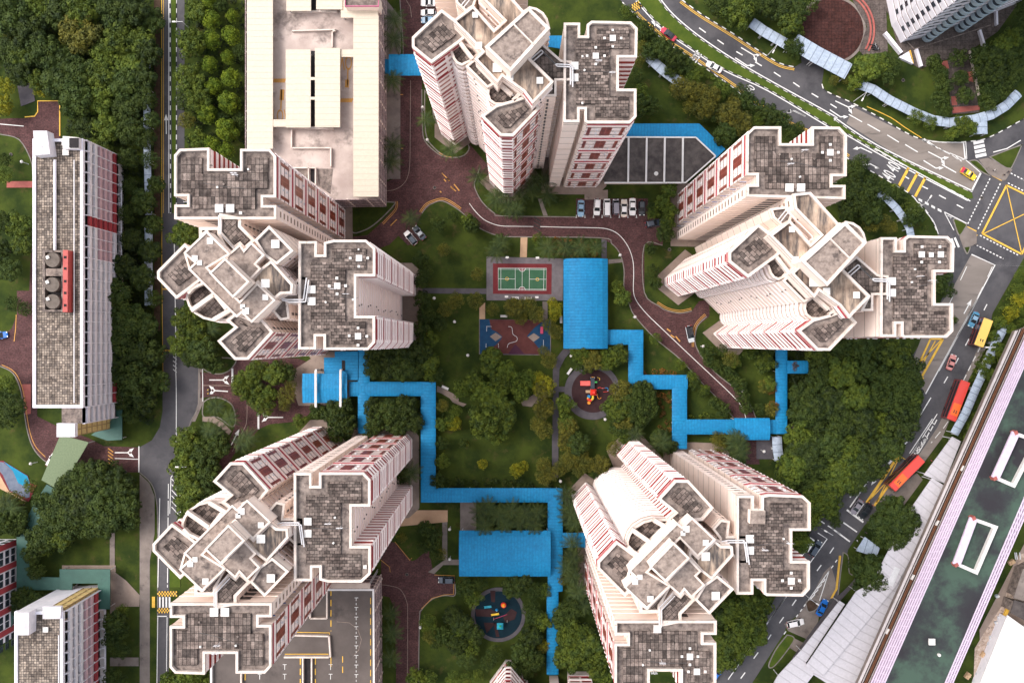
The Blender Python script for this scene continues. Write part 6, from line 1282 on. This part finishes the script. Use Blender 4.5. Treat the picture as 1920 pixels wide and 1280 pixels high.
# ---------------------------------------------------------------- trees, palms, shrubs
def leafmat(name, dark, light, highlight=None):
    m, n, b = newmat(name); g = N(n, 'ShaderNodeNewGeometry'); oi = N(n, 'ShaderNodeObjectInfo')
    k = math_(n, 'ADD', math_(n, 'MULTIPLY', g.outputs['Random Per Island'], .5), math_(n, 'MULTIPLY', oi.outputs['Random'], .5))
    c = ramp(n, k, [(.12, tuple(x*.8 for x in dark)), (.85, tuple(x*1.2 for x in light))])
    cl = ramp(n, noise(n, coords(n), .45, 3, .6), [(.42, (0,0,0)), (.62, (1,1,1))])
    c = mix(n, c, highlight or (light[0]*2.4, light[1]*1.9, light[2]*1.2), math_(n, 'MULTIPLY', cl, .55))  # lighter yellow-green patches put crown highlights into the leaf colour
    n.links.new(c, b.inputs['Base Color']); b.inputs['Roughness'].default_value = .7; b.inputs['Specular IOR Level'].default_value = .2
leafmat('leaf_u', (.006,.011,.004), (.011,.020,.006)); leafmat('leaf_d', (.011,.021,.006), (.027,.046,.009)); leafmat('leaf_g', (.021,.039,.008), (.052,.080,.011)); leafmat('leaf_o', (.036,.044,.010), (.074,.080,.014)); leafmat('leaf_y', (.06,.075,.008), (.14,.15,.010)); leafmat('leaf_b', (.030,.058,.006), (.075,.115,.008)); leafmat('leaf_p', (.014,.026,.009), (.032,.052,.015)); leafmat('leaf_r', (.05,.036,.010), (.10,.05,.012))  # first, darkest leaf puts the shaded gaps between trees into its green
mk('bark', (.10,.075,.055), (.16,.125,.095), 2, .95)
def leafquad(V, F, c, nrm, s, rnd):
    up = Vector((rnd.uniform(-1,1), rnd.uniform(-1,1), rnd.uniform(-1,1))); x = nrm.cross(up)
    if x.length < .1: x = nrm.cross(Vector((1,0,.3)))
    x.normalize(); y = nrm.cross(x).normalized(); b = len(V); w = s*rnd.uniform(.6,1.1)
    V += [tuple(c-x*s*.5), tuple(c+y*w*.42-nrm*.04), tuple(c+x*s*.5), tuple(c-y*w*.42-nrm*.04)]; F.append((b, b+1, b+2, b+3))
def crown_mesh(name, seed, mat, nclump=26, leaves=135, flat_=.62, leaf=.52, cr=(.24,.36), ball=False):
    rnd = random.Random(seed); V = []; F = []; Rr = 5.0; cs = []
    for i in range(nclump):
        t = math.sqrt((i+.5)/nclump)*(.74 if not ball else .6); a = i*2.39996+rnd.uniform(-.35,.35); r = t*Rr*rnd.uniform(.86,1.12)
        z = math.sqrt(max(0, 1-(t/.95)**2))*Rr*flat_*rnd.uniform(.68,1.15); cs.append((Vector((r*math.cos(a), r*math.sin(a), z)), Rr*rnd.uniform(*cr)))
    for c, q in cs:
        for k in range(leaves):
            th = rnd.uniform(0, 2*math.pi); zz = rnd.uniform(-.45, 1); s = math.sqrt(1-zz*zz); n = Vector((s*math.cos(th), s*math.sin(th), zz)); p = c+Vector((n.x*q, n.y*q, n.z*q*.8))*rnd.uniform(.72,1.06)
            nn = (n+Vector((rnd.gauss(0,.38), rnd.gauss(0,.38), rnd.gauss(.15,.38)))).normalized(); leafquad(V, F, p, nn, leaf*rnd.uniform(.7,1.3), rnd)
    for k in range(260):
        a = rnd.uniform(0, 6.28); r = Rr*.8*math.sqrt(rnd.random()); leafquad(V, F, Vector((r*math.cos(a), r*math.sin(a), rnd.uniform(-.3,.9))), Vector((rnd.gauss(0,.4), rnd.gauss(0,.4), 1)).normalized(), leaf*1.5, rnd)
    me = bpy.data.meshes.new(name); me.from_pydata([(x, y, z+4.6) for x, y, z in V], [], F); me.materials.append(MATS[mat]); me.update(); return me
def trunk_mesh(seed):
    rnd = random.Random(seed); mb = MB()
    mb.disc((0,0), .34, 0, 2.2, 'bark', 9, .24); mb.disc((0,0), .24, 2.2, 5.0, 'bark', 9, .12)
    for i in range(6):
        a = i*1.05+rnd.uniform(-.3,.3); z0 = 2.2+rnd.random()*1.6; e = Vector((math.cos(a)*2.9, math.sin(a)*2.9, z0+2.9)); p = Vector((0,0,z0)); m_ = (p+e)/2+Vector((0,0,.3)); mb.tube([p, m_], .12, 'bark', 6); mb.tube([m_, e], .07, 'bark', 5)
    o = mb.build('trunk'); me = o.data; bpy.data.objects.remove(o); return me
def palm_mesh(seed):
    rnd = random.Random(seed); V = []; F = []
    for i in range(12):
        a = i*2*math.pi/12+rnd.uniform(-.12,.12); L = rnd.uniform(2.9,3.6); lift = rnd.uniform(.1,1.0); ca, sa = math.cos(a), math.sin(a); P = []
        for k in range(9): t = k/8; P.append(Vector((ca*L*t, sa*L*t, lift*math.sin(t*2.0)*1.1-1.5*t*t)))
        side = Vector((-sa, ca, 0))
        for k in range(1, 9):
            p = P[k]; d = (P[k]-P[k-1]).normalized(); wl_ = .62*math.sin(math.pi*(.18+.78*k/9))
            for h in (0, .5):
                pp = P[k-1].lerp(P[k], 1-h)
                for s in (-1, 1):
                    tip = pp+side*s*wl_+d*.38-Vector((0,0,.28)); b = len(V); V += [tuple(pp-d*.07), tuple(pp+d*.07), tuple(tip+d*.03), tuple(tip-d*.03)]; F.append((b, b+1, b+2, b+3))
            b = len(V); V += [tuple(P[k-1]-side*.05), tuple(P[k-1]+side*.05), tuple(P[k]+side*.04), tuple(P[k]-side*.04)]; F.append((b, b+1, b+2, b+3))
    me = bpy.data.meshes.new('crown'); me.from_pydata([(x, y, z+6.2) for x, y, z in V], [], F); me.materials.append(MATS['leaf_p']); me.update(); return me
CR = {'d': [crown_mesh('crown', s, 'leaf_d', nc, lv, leaf=lf, cr=q) for s, nc, lv, lf, q in ((1,26,140,.5,(.17,.31)),(2,38,95,.42,(.14,.25)),(3,20,180,.62,(.2,.36)))], 'g': [crown_mesh('crown', s, 'leaf_g', nc, lv, leaf=lf, cr=q) for s, nc, lv, lf, q in ((4,22,160,.56,(.18,.33)),(5,34,100,.42,(.14,.25)),(6,17,200,.66,(.2,.34)))], 'o': [crown_mesh('crown', s, 'leaf_o', 36, 90, leaf=.42, cr=(.16,.27)) for s in (7,8)],
      'y': [crown_mesh('crown', s, 'leaf_y', 20, 120, cr=(.2,.32)) for s in (9,10)], 'b': [crown_mesh('crown', s, 'leaf_b', 20, 160, .85, .6, (.30,.38), True) for s in (11,12)], 'r': [crown_mesh('crown', 15, 'leaf_r', 24, 120, cr=(.18,.28))]}
TR = [trunk_mesh(s) for s in (1,2)]; PM = [palm_mesh(s) for s in (1,2,3)]
pt = MB(); pt.disc((0,0), .22, 0, 6.2, 'bark', 8, .14); o_ = pt.build('trunk'); PT = o_.data; bpy.data.objects.remove(o_)
DESC = {'d': 'dark green broad tree', 'g': 'mid green tree', 'o': 'olive feathery tree', 'y': 'yellow-green tree', 'b': 'round lime green tree', 'r': 'rusty tinged tree', 'p': 'palm'}
LM = [('the pale round plaza', 1559, 57), ('the white corner tower', 1790, 60), ('the ball court', 971, 521), ('the fitness corner', 966, 632), ('the red slide playground', 1111, 733), ('the shaded lower playground', 935, 1150), ('the big upper blue pavilion', 1098, 569), ('the lower blue pavilion', 946, 1037), ('the white beamed canopy', 609, 727), ('the parked white cars', 1150, 390), ('the dark roofed hall', 1220, 300),
      ('the zebra crossing', 1838, 280), ('the yellow box junction', 1880, 410), ('the taxi', 1816, 326), ('the yellow bus', 1845, 625), ('the red bus near the walkway', 1797, 750), ('the lower red bus', 1700, 888), ('the stop line cars', 1615, 953), ('the bright blue car', 1541, 1138), ('the chequered crossing', 310, 1127), ('the sage green roof', 125, 860), ('the dark green roof', 180, 1080), ('the water tanks', 100, 525), ('the slab block stair head', 78, 270), ('the upper left brick lane', 75, 215),
      ('the cream car park', 480, 150), ('the upper left tower', 345, 400), ('the hatched road island', 327, 920), ('the lower left tower', 330, 1010), ('the driveway islands', 410, 770), ('the silver driveway car', 1294, 626), ('the side arm walkway', 1490, 690), ('the arched canopy', 1410, 804), ('the lower right tower', 1400, 1120), ('the red car', 1253, 64), ('the long walkway corner', 800, 720), ('the long walkway end', 1036, 1240), ('the top tower planter', 815, 260), ('the forecourt suv', 837, 1087), ('the blue play surface', 30, 900), ('the slab block foot', 150, 800), ('the upper road median', 326, 60), ('the left tower base', 780, 560), ('the lower tower base', 790, 870), ('the palm bed path', 880, 965)]
ORD = ['nearest', 'second nearest', 'third nearest', 'fourth nearest', 'fifth nearest', 'sixth nearest', 'seventh nearest', 'eighth nearest', 'ninth nearest', 'tenth nearest', 'eleventh nearest', 'twelfth nearest', 'thirteenth nearest', 'fourteenth nearest', 'fifteenth nearest', 'sixteenth nearest']
TL = []
def T(fr, s, *a):
    """x, y, radius (frame units) triples of one kind of tree"""
    for i in range(0, len(a), 3):
        (x, y), = fr([(a[i], a[i+1])]); TL.append((s, x, y, a[i+2]/fr.s))
# wood at upper left
T(ID,'d', 20,30,36, 60,60,32, 25,95,30, 105,22,34, 205,18,32, 250,22,32, 285,40,24, 90,100,32, 122,118,26, 285,105,24, 42,138,24, 112,150,32, 152,138,30, 232,160,28, 272,148,24, 150,192,30, 235,205,28, 277,188,22, 165,238,24, 250,250,26, 278,262,20, 288,228,16)
T(ID,'g', 75,15,32, 160,28,30, 265,82,28, 225,75,30, 45,105,26, 200,108,30, 247,122,26, 78,155,20, 190,145,30, 190,190,28, 205,240,26, 195,275,20, 140,95,22)
T(ID,'o', 150,60,40, 30,75,18, 105,120,18); T(ID,'y', 14,165,18, 8,200,20, 80,170,14, 143,85,14)
T(ID,'d', 245,300,20, 285,302,18, 296,348,16, 247,350,16, 275,380,22, 242,402,18, 291,422,18, 250,450,22, 285,472,20, 237,500,22, 271,520,22, 222,552,28, 292,560,16, 207,580,26, 242,600,32, 276,612,24, 216,640,32, 262,662,36, 300,662,18, 215,692,28, 256,712,34, 295,716,24, 232,746,24, 275,750,22, 250,776,18)
# planting between road and cream car park
T(ID,'b', 395,6,15, 400,42,17, 437,32,12, 400,80,17, 437,70,17, 396,124,15, 430,110,13, 437,150,18, 405,166,16, 434,196,20, 392,216,19, 430,246,21, 400,272,15, 427,285,15)
T(ID,'g', 372,25,20, 362,85,26, 355,148,28, 376,188,24, 375,262,18); T(ID,'o', 352,228,16); T(ID,'d', 455,100,16, 455,230,16, 418,225,14, 415,10,14, 350,190,20)
# round the left tower base
T(ID,'g', 346,440,26, 352,598,26, 340,645,24, 375,625,22); T(ID,'d', 385,660,26, 362,668,22, 405,680,18)
T(K8,'g', 640,200,150, 560,330,150, 760,100,150, 700,420,150, 830,560,150, 980,150,150, 480,250,90, 900,420,110); T(K8,'o', 1130,430,130, 1180,300,90, 1100,560,90); T(K8,'d', 1150,130,110, 1040,60,110)
T(R5,'g', 730,590,50); T(R5,'d', 870,520,60, 990,540,90, 1080,620,85, 1010,680,70, 1060,480,70, 1300,90,90, 1420,70,80, 1540,80,90, 1640,60,90, 1700,150,80, 1290,200,80, 1390,190,90, 1500,200,90, 1600,210,80, 1700,240,60, 1290,490,80, 1400,520,90, 1520,490,90, 1590,600,80, 1460,620,80, 1300,610,80, 1260,700,50)
T(R5,'d', 1800,480,50, 1790,620,50, 1800,760,50, 1800,900,55, 1760,1040,55, 1500,1000,60); T(R5,'y', 1900,600,40)
# lower-left woods and hedges
T(R3,'d', 450,200,80, 380,260,90, 520,200,80, 610,240,80, 330,330,85, 420,350,95, 520,340,95, 610,340,90, 280,420,80, 370,430,85, 460,440,85, 560,430,80, 660,260,70, 670,350,70, 230,520,70, 690,430,50, 180,600,50, 600,160,50, 200,690,50, 230,330,50)
T(R3,'g', 270,500,60, 340,520,60, 250,570,45, 560,330,60, 1000,60,80, 980,150,80, 1000,250,75, 990,330,70, 980,20,80); T(R3,'d', 1080,80,70, 1090,180,70, 1080,260,60, 1150,40,60, 1080,340,40, 130,830,60, 200,850,55, 110,880,45, 40,430,60, 100,460,55)
T(R3,'o', 30,360,60, 90,320,50); T(R3,'d', 620,950,55, 640,1000,50, 600,1050,50, 640,1100,48, 600,1240,50, 640,1270,40, 600,1010,40); T(R3,'g', 970,1260,70, 900,1270,60, 1040,1250,60, 640,900,35)
T(ID,'d', 12,780,24, 30,760,22, 10,745,18, 178,880,20, 20,950,22, 42,968,18); T(ID,'g', 15,720,18, 60,910,14, 10,330,18, 42,425,24, 48,460,20)
T(ID,'d', 12,420,22, 5,470,20, 20,505,22, 30,570,16, 12,300,12, 50,580,14)
# garden
T(T8,'g', 300,110,45, 430,940,62, 485,1010,66, 325,1020,58, 390,1085,64, 262,1062,50, 470,1110,60, 560,1010,55, 600,1080,55, 640,1000,50, 430,1180,70, 370,1250,60, 500,1250,60, 700,210,40, 850,1150,55, 860,1250,50, 520,960,60, 430,880,60, 1180,540,50, 1150,480,40)
T(T8,'d', 500,1180,60, 940,860,60, 1000,900,65, 1090,900,60, 1150,870,60, 960,930,50, 1170,1080,70, 1140,1170,70, 1230,1120,75, 1270,1200,75, 1180,1240,65, 1300,1080,60, 30,330,45, 60,400,45, 30,450,40, 40,560,50, 60,640,55, 30,720,55, 80,780,50, 40,860,50, 140,690,40, 70,940,45, 320,130,45, 130,130,45, 210,80,35, 480,215,40, 1340,260,35, 1350,390,40, 1420,180,50, 1350,30,35, 1430,110,40, 1370,460,35, 120,980,40)
T(T8,'o', 350,410,40, 230,560,50, 170,610,45, 340,560,50, 560,600,60, 640,590,55, 690,640,50, 440,610,40, 600,660,40, 760,900,50, 800,740,45, 760,700,40, 730,1180,55, 700,1260,50, 160,270,40, 730,850,35)
T(T8,'y', 800,610,45, 780,570,30, 700,1000,40, 740,1040,55, 700,1060,45, 790,650,30, 760,1150,30, 220,1260,40)
T(ID,'o', 1020,730,20, 1018,765,20, 1065,800,20, 1062,830,18, 1070,860,16, 1020,890,18, 1020,805,18, 1090,850,14, 1085,880,14); T(ID,'d', 845,790,12, 855,770,12, 870,830,10, 1100,870,16, 1115,885,12, 1150,840,14, 1160,800,18); T(ID,'g', 910,790,30, 940,770,28, 930,810,22, 1160,770,20); T(ID,'y', 970,880,14, 845,800,8, 873,831,6, 905,870,10)
# beside the stepped blue walkway
T(H1,'d', 60,740,80, 130,800,80, 60,850,80, 150,890,80, 60,960,80, 230,1100,60, 250,1180,50, 520,680,50, 680,830,50, 590,740,50, 740,880,60, 620,430,60, 640,500,50, 700,540,50, 820,620,50, 870,680,60, 900,780,60, 780,580,50, 930,870,50, 1040,880,50, 980,430,50, 1100,410,60, 740,410,50)
T(H1,'g', 210,320,50, 410,530,45, 500,620,45, 600,730,45, 830,500,60, 960,430,60, 1080,510,80, 1110,680,60, 690,830,40); T(H1,'o', 800,480,70, 1080,700,60, 1130,880,60, 150,880,50, 700,1110,60, 760,1120,50); T(H1,'r', 1130,720,45, 1150,860,45, 1320,540,40)
# big dark wood at right
W_ = [(1535,665),(1570,650),(1605,645),(1640,655),(1672,668),(1700,690),(1505,740),(1535,715),(1572,700),(1610,695),(1648,705),(1685,715),(1703,735),(1503,778),(1525,760),(1560,748),(1598,742),(1636,748),(1674,755),(1700,768),(1495,815),(1532,800),(1570,792),(1608,788),(1645,792),(1682,800),(1520,840),(1556,835),(1594,832),(1632,838),(1662,838),(1510,870),(1580,870),(1618,875),(1636,872),(1600,905),(1570,905),(1480,870),(1540,690)]
for i, (x, y) in enumerate(W_): TL.append(('d' if i % 4 else 'g', x+(i*13 % 7)-3, y+(i*7 % 9)-4, 24+(i*5 % 7)))
T(R7,'g', 1150,200,75, 1130,250,60, 1290,350,75, 1230,400,60, 1180,560,45, 1210,470,50, 1320,310,60, 860,930,70, 930,880,70, 1000,880,55, 900,1000,75, 970,960,60, 830,1060,75, 910,1080,65, 980,1030,50, 800,1160,60, 860,1150,50, 60,1030,75, 120,1080,80, 180,1170,75, 40,1140,70, 200,1250,60); T(R7,'d', 1200,120,75, 1270,200,75, 1240,280,60, 820,960,60, 880,1040,60, 90,80,55, 330,60,30, 300,30,45, 560,100,30, 20,950,60, 60,900,60, 490,60,40, 540,90,40); T(R7,'o', 800,90,40, 200,190,50, 40,50,50, 100,130,40)
T(R8,'d', 520,370,75, 580,420,75, 480,450,70, 540,510,75, 610,470,60, 400,690,75, 450,740,65, 380,770,55, 460,660,50, 560,560,40, 420,640,40, 470,520,45, 240,440,30, 340,650,50, 220,400,40); T(R8,'g', 150,300,75, 200,360,60, 50,170,50, 60,540,50, 110,420,50, 30,590,40)
# above and left of the upper road
T(T4,'d', 200,190,55, 250,240,50, 300,290,55, 370,340,60, 420,370,50, 230,300,50, 350,400,40, 740,520,50, 770,570,50, 840,610,50, 900,650,55, 960,680,50, 1000,740,50, 1060,720,35, 1040,290,45, 1010,260,35, 960,60,70, 870,50,60, 1050,80,60, 1120,30,50, 800,40,60, 150,430,50, 170,600,60, 240,600,50, 560,640,50, 700,720,50, 640,760,60, 620,60,55, 580,20,50)
T(T4,'g', 340,1070,45, 300,1130,45, 340,1180,45, 330,1250,40, 250,1190,35, 720,90,80, 760,40,60, 1000,150,60, 1050,170,40, 180,520,45, 470,440,50, 640,510,45, 830,680,40, 100,70,40, 520,400,30); T(T4,'o', 400,500,65, 480,520,60, 560,550,65, 530,620,60, 460,600,50, 680,640,80, 740,690,70, 620,640,50, 200,270,45, 170,330,40, 700,560,40)
T(T5,'g', 430,380,75, 500,360,60, 360,470,45, 1230,220,60, 1170,260,55, 900,750,35, 960,700,55, 1000,720,40, 700,660,45, 780,690,40); T(T5,'d', 20,270,50, 20,130,40, 570,370,50, 540,430,50, 800,350,40, 830,420,50, 850,490,50, 830,560,50, 860,620,45, 930,330,50, 950,440,45, 970,540,45, 940,440,40, 1060,320,60, 1130,330,60, 1060,420,60, 1140,430,60, 1090,510,55, 1160,520,55, 1220,320,60, 1260,410,60, 1100,580,50, 1280,300,50, 1290,120,55, 1280,210,50, 1220,460,45, 1290,50,45, 390,910,50, 350,960,60, 440,1020,40, 500,1050,38, 545,1085,42, 600,1080,40, 700,1200,50, 660,1230,40, 420,1080,60, 350,1060,60, 300,1100,60, 380,1150,60, 440,1200,60, 320,1180,60, 270,1060,50, 480,1140,45); T(T5,'o', 450,1250,50, 520,1240,45, 560,1270,40, 250,450,30, 320,440,30)
T(ID,'d', 1765,520,16, 1775,545,14, 1752,535,18, 1788,600,8, 1770,500,12); T(R2,'y', 1150,520,40, 1190,450,45, 1130,560,25); T(R2,'g', 1090,570,35, 1060,640,30, 1080,700,35, 1040,760,30, 1020,830,30, 1010,800,25, 1210,500,35, 1200,400,35, 1200,330,30, 1150,600,30, 1110,740,35, 1060,850,35, 1040,960,35, 990,1060,35, 960,1120,40, 940,1170,35, 1215,570,25, 920,60,0.1)
# beside lower playground
T(R6,'d', 520,740,50, 600,720,45, 780,740,60, 830,700,60, 880,860,55, 900,760,50, 450,900,60, 500,950,60, 560,1010,60, 470,1050,60, 520,1130,60, 880,1010,60, 830,1090,60, 900,1140,60, 900,900,50, 680,1110,50, 640,1160,45, 770,1200,50, 850,1200,50, 290,410,40, 340,450,45, 350,560,40, 330,500,40, 280,520,35, 1080,950,45, 1070,1050,45, 1090,1100,40, 1180,1100,60, 1180,1000,60, 1250,1180,50, 1130,1030,50, 400,1000,50, 350,1050,40)
T(R6,'g', 560,800,50, 950,760,45, 940,930,50, 480,1010,50, 540,1080,55, 240,1240,55, 310,1250,50, 450,1250,45, 1060,870,40, 1060,990,40, 1200,1150,55, 1150,1060,50, 310,940,50, 330,1000,40, 1290,1220,45, 150,470,25, 580,1240,40, 520,1250,40); T(R6,'o', 320,1010,45, 380,560,35, 160,470,30, 950,60,45, 990,110,45, 1060,700,35, 470,400,14, 1080,40,50, 1040,80,45, 945,1080,35); T(R6,'y', 800,90,35, 840,70,30, 950,1060,30)
PL_ = []
def Pm(fr, r, *a):
    for i in range(0, len(a), 2): (x, y), = fr([(a[i], a[i+1])]); TL.append(('p', x, y, r))
Pm(T2,20, 890,110,890,220,880,450,880,810,870,900,1070,670,1210,830); Pm(G1,19, 470,210,600,370,700,430,780,340,890,230,980,340,640,700,600,770,990,740,1120,740,1240,740,1350,740,640,330,740,460,870,300,960,230); Pm(R6,19, 210,110,95,890,100,1000,95,1140,620,400,700,340,770,320,850,340,920,330,600,320,640,300,740,390,820,390,900,400,1100,300,1130,380,1120,580,1110,690,1140,770,1080,640,1090,350,1180,850)
Pm(R7,20, 60,430,30,340,900,130,380,35,510,80,60,660,70,740,90,820,60,580,880,80); Pm(K8,17, 200,590,180,930,520,1080,600,1000,90,900); Pm(T6,18, 1110,600,1120,1010,1200,1070,1130,1160); Pm(K7,20, 100,820,180,900,60,960); Pm(H1,17, 880,1170,850,1120); Pm(T3,18, 30,1220); Pm(T8,16, 580,30,510,20)
TL = [t for t in TL if t[3] > 2]
# at most 300 ordinary trees stay individual: drop none unless needed
rnd = random.Random(5); used = {}
SLB = []
TL = [((['d','g','o','g'][int(x*7+y*3) % 4] if k == 'd' and 800 < x < 1180 and 560 < y < 930 else k), x, y, r) for k, x, y, r in TL]
for k_, x, y, r in TL:
    zc = 6.0 if k_ != 'p' else 6.0
    c = W(x, y, zc*max(.5, min(1.3, r/35)) if k_ != 'p' else 6); best = min(LM, key=lambda l: (l[1]-x)**2+(l[2]-y)**2); dx, dy = x-best[1], y-best[2]
    rel = ('right of' if dx > 0 else 'left of') if abs(dx) > abs(dy) else ('below' if dy > 0 else 'above')
    sz = '' if k_ == 'p' else ('small ' if r < 15 else 'large ' if r > 27 else 'medium ')
    SLB.append([k_, x, y, r, c, f'{sz}{DESC[k_]}', f'{rel} {best[0]}', dx*dx+dy*dy])
cnt = {}
for s in sorted(SLB, key=lambda s: s[7]): key = (s[5], s[6]); cnt[key] = cnt.get(key, 0)+1; s.append(cnt[key])
GRP = {'p': 'palms planted round the estate', 'd': 'dark trees round the estate', 'g': 'green trees round the estate', 'o': 'olive trees round the estate', 'y': 'yellow-green trees round the estate', 'b': 'round lime trees by the cream car park', 'r': 'rusty tinged trees by the blue walkway'}
# past 300 broadleaf trees the smallest ones go into one mass
bl = sorted([s for s in SLB if s[0] != 'p'], key=lambda s: -s[3]); keep = set(id(s) for s in bl[:300]); STF = {}
for s in SLB:
    k_, x, y, r, c, ds, rl, _, n_ = s; R0 = (r/S)*1.0
    if k_ == 'p':
        root = empty('palm_tree', (c.x, c.y, 0), rnd.uniform(0, 6.28)); kk = r/20*rnd.uniform(.85,1.1); root.scale = (kk, kk, 1)
        parts = [('crown', PM[rnd.randrange(3)]), ('trunk', PT)]
    else:
        if id(s) not in keep: STF.setdefault(k_, []).append((c, R0, rnd.uniform(0, 6.28), rnd.randrange(len(CR[k_])))); continue
        kk = R0/4.7*1.12; root = empty('tree', (c.x, c.y, 0), rnd.uniform(0, 6.28)); hz = max(.55, min(1.25, kk**.6*.95))*rnd.uniform(.85, 1.18); root.scale = (kk, kk, hz); parts = [('crown', CR[k_][rnd.randrange(len(CR[k_]))]), ('trunk', TR[rnd.randrange(2)])]
    tag(root, f'{ds}, {ORD[min(n_-1, 15)]} {rl}' if cnt[(ds, rl)] > 1 else f'{ds} {rl}', 'palm' if k_ == 'p' else 'tree', GRP[k_])
    for nm, me in parts: o = bpy.data.objects.new(nm, me); COL.objects.link(o); o.parent = root
if STF:
    import numpy as np
    AV = []; AF = []; AM = []; mats = []; off = 0
    for k_, lst in STF.items():
        mats.append('leaf_'+k_)
        for c, R0, a, vi in lst:
            me = CR[k_][vi]; v = np.empty(len(me.vertices)*3, 'f'); me.vertices.foreach_get('co', v); v = v.reshape(-1, 3).copy(); kk = R0/4.7*1.12; ca, sa = math.cos(a), math.sin(a)
            x_, y_ = v[:,0]*kk, v[:,1]*kk; v2 = np.stack([x_*ca-y_*sa+c.x, x_*sa+y_*ca+c.y, v[:,2]*max(.4, min(1, kk**.6*.95))], 1); step = 2   # every second leaf is plenty at this size
            q = v2.reshape(-1, 4, 3)[::step].reshape(-1, 3); AV.append(q); n4 = len(q)//4; AF.append(np.arange(n4*4).reshape(-1, 4)+off); AM += [len(mats)-1]*n4; off += len(q)
    me = bpy.data.meshes.new('small_trees'); me.from_pydata(np.concatenate(AV).tolist(), [], np.concatenate(AF).tolist())
    for m in mats: me.materials.append(MATS[m])
    me.polygons.foreach_set('material_index', AM); o = bpy.data.objects.new('small_trees', me); COL.objects.link(o); tag(o, 'mass of small trees and saplings filling gaps between the larger trees', 'small trees', kind='stuff')
print('trees', len(bl), 'palms', sum(s[0] == 'p' for s in SLB))
# shrub beds: nobody could count these plants
def bed(fr, pts, mat='leaf_d', h=1.2, dens=9, leaf=.42, label='low shrubs'):
    P = ccw(WP(fr(pts))); xs = [p[0] for p in P]; ys = [p[1] for p in P]; V = []; F = []
    def inside(x, y):
        c = False
        for i in range(len(P)):
            (x0, y0), (x1, y1) = P[i], P[i-1]
            if (y0 > y) != (y1 > y) and x < (x1-x0)*(y-y0)/(y1-y0)+x0: c = not c
        return c
    n = int((max(xs)-min(xs))*(max(ys)-min(ys))*dens/14)
    for i in range(n):
        x, y = rnd.uniform(min(xs), max(xs)), rnd.uniform(min(ys), max(ys))
        if not inside(x, y): continue
        r = rnd.uniform(.4,.9); hh = h*rnd.uniform(.5,1.1)
        for k in range(22):
            th = rnd.uniform(0, 6.28); zz = rnd.uniform(0, 1); s = math.sqrt(1-zz*zz); nn = Vector((s*math.cos(th), s*math.sin(th), zz)); leafquad(V, F, Vector((x, y, hh*.5))+Vector((nn.x*r, nn.y*r, nn.z*hh*.6)), (nn+Vector((rnd.gauss(0,.4), rnd.gauss(0,.4), .4))).normalized(), leaf*rnd.uniform(.7,1.3), rnd)
    me = bpy.data.meshes.new('shrub_bed'); me.from_pydata(V, [], F); me.materials.append(MATS[mat]); me.update(); o = bpy.data.objects.new('shrub_bed', me); COL.objects.link(o); tag(o, label, 'shrubs', kind='stuff')
bed(ID, [(818,745),(832,745),(832,910),(818,910)], 'leaf_d', label='dark shrubs along the right side of the long blue walkway'); bed(R6, [(340,140),(1000,140),(1000,200),(340,205)], 'leaf_d', 1.6, label='dark hedge above the lower run of the long blue walkway')
bed(H1, [(110,560),(440,575),(440,608),(110,605)], 'leaf_r', label='brown tinged shrubs above the stepped blue walkway'); bed(H1, [(225,740),(340,740),(335,1050),(225,1050)], 'leaf_r', label='brown tinged shrubs left of the stepped blue walkway'); bed(H1, [(460,900),(830,905),(830,955),(460,960)], 'leaf_g', label='shrubs above the bottom run of the stepped blue walkway'); bed(H1, [(1260,620),(1330,620),(1330,1000),(1260,1000)], 'leaf_d', label='dark shrubs right of the side arm walkway')
bed(R6, [(580,280),(970,280),(970,440),(580,440)], 'leaf_d', .8, label='dark planting under the long palm bed'); bed(T4, [(150,80),(220,150),(480,350),(700,510),(680,560),(440,390),(170,180)], 'leaf_g', 1.0, label='green shrubs along the lower side of the upper road'); bed(G1, [(890,670),(1380,680),(1380,800),(1040,800)], 'leaf_r', .7, label='reddish ground cover under the palms above the pavilion')
bed(T5, [(350,900),(440,950),(620,1060),(720,1180),(760,1280),(700,1280),(560,1100),(340,980)], 'leaf_g', 1.0, label='shrubs between slip road and pale curved walkway'); bed(R2, [(1180,330),(1224,300),(1224,560),(1130,580),(1060,560)], 'leaf_g', 1.4, label='shrubs between the bus road and the railway'); bed(R2, [(1000,900),(1060,820),(1224,590),(1200,700),(900,1210),(860,1180)], 'leaf_d', 1.2, label='dark shrubs along the railway viaduct'); bed(R2, [(1040,600),(1090,560),(1080,640),(960,860),(935,860)], 'leaf_g', 1.0, label='green verge shrubs beside the yellow bus')
bed(R7, [(0,300),(110,330),(110,520),(20,520)], 'leaf_d', label='dark shrubs between the long walkway and the lower right tower'); bed(T6, [(640,0),(740,0),(740,330),(640,330)], 'leaf_u', 1.5, label='dark undergrowth beside the long slab block'); bed(ID, [(232,0),(290,0),(290,790),(232,790)], 'leaf_u', 1.5, label='dark undergrowth along the left road'); bed(ID, [(-20,-20),(232,-20),(232,190),(120,190),(60,150),(-20,150)], 'leaf_u', 1.8, 6, .5, label='dark undergrowth in the upper left wood'); bed(ID, [(1480,650),(1700,650),(1730,740),(1600,930),(1480,860)], 'leaf_u', 1.8, 6, .5, label='dark undergrowth in the right wood')
bed(ID, [(120,190),(232,190),(232,275),(160,275),(120,240)], 'leaf_u', 1.6, 6, .5, label='dark undergrowth above the long slab block'); bed(ID, [(348,0),(460,0),(460,275),(348,275)], 'leaf_u', 1.4, 5, label='dark planting between left road and cream car park'); bed(ID, [(785,480),(800,480),(805,900),(790,900),(780,660)], 'leaf_u', .9, label='dark planting at the foot of the upper left tower')
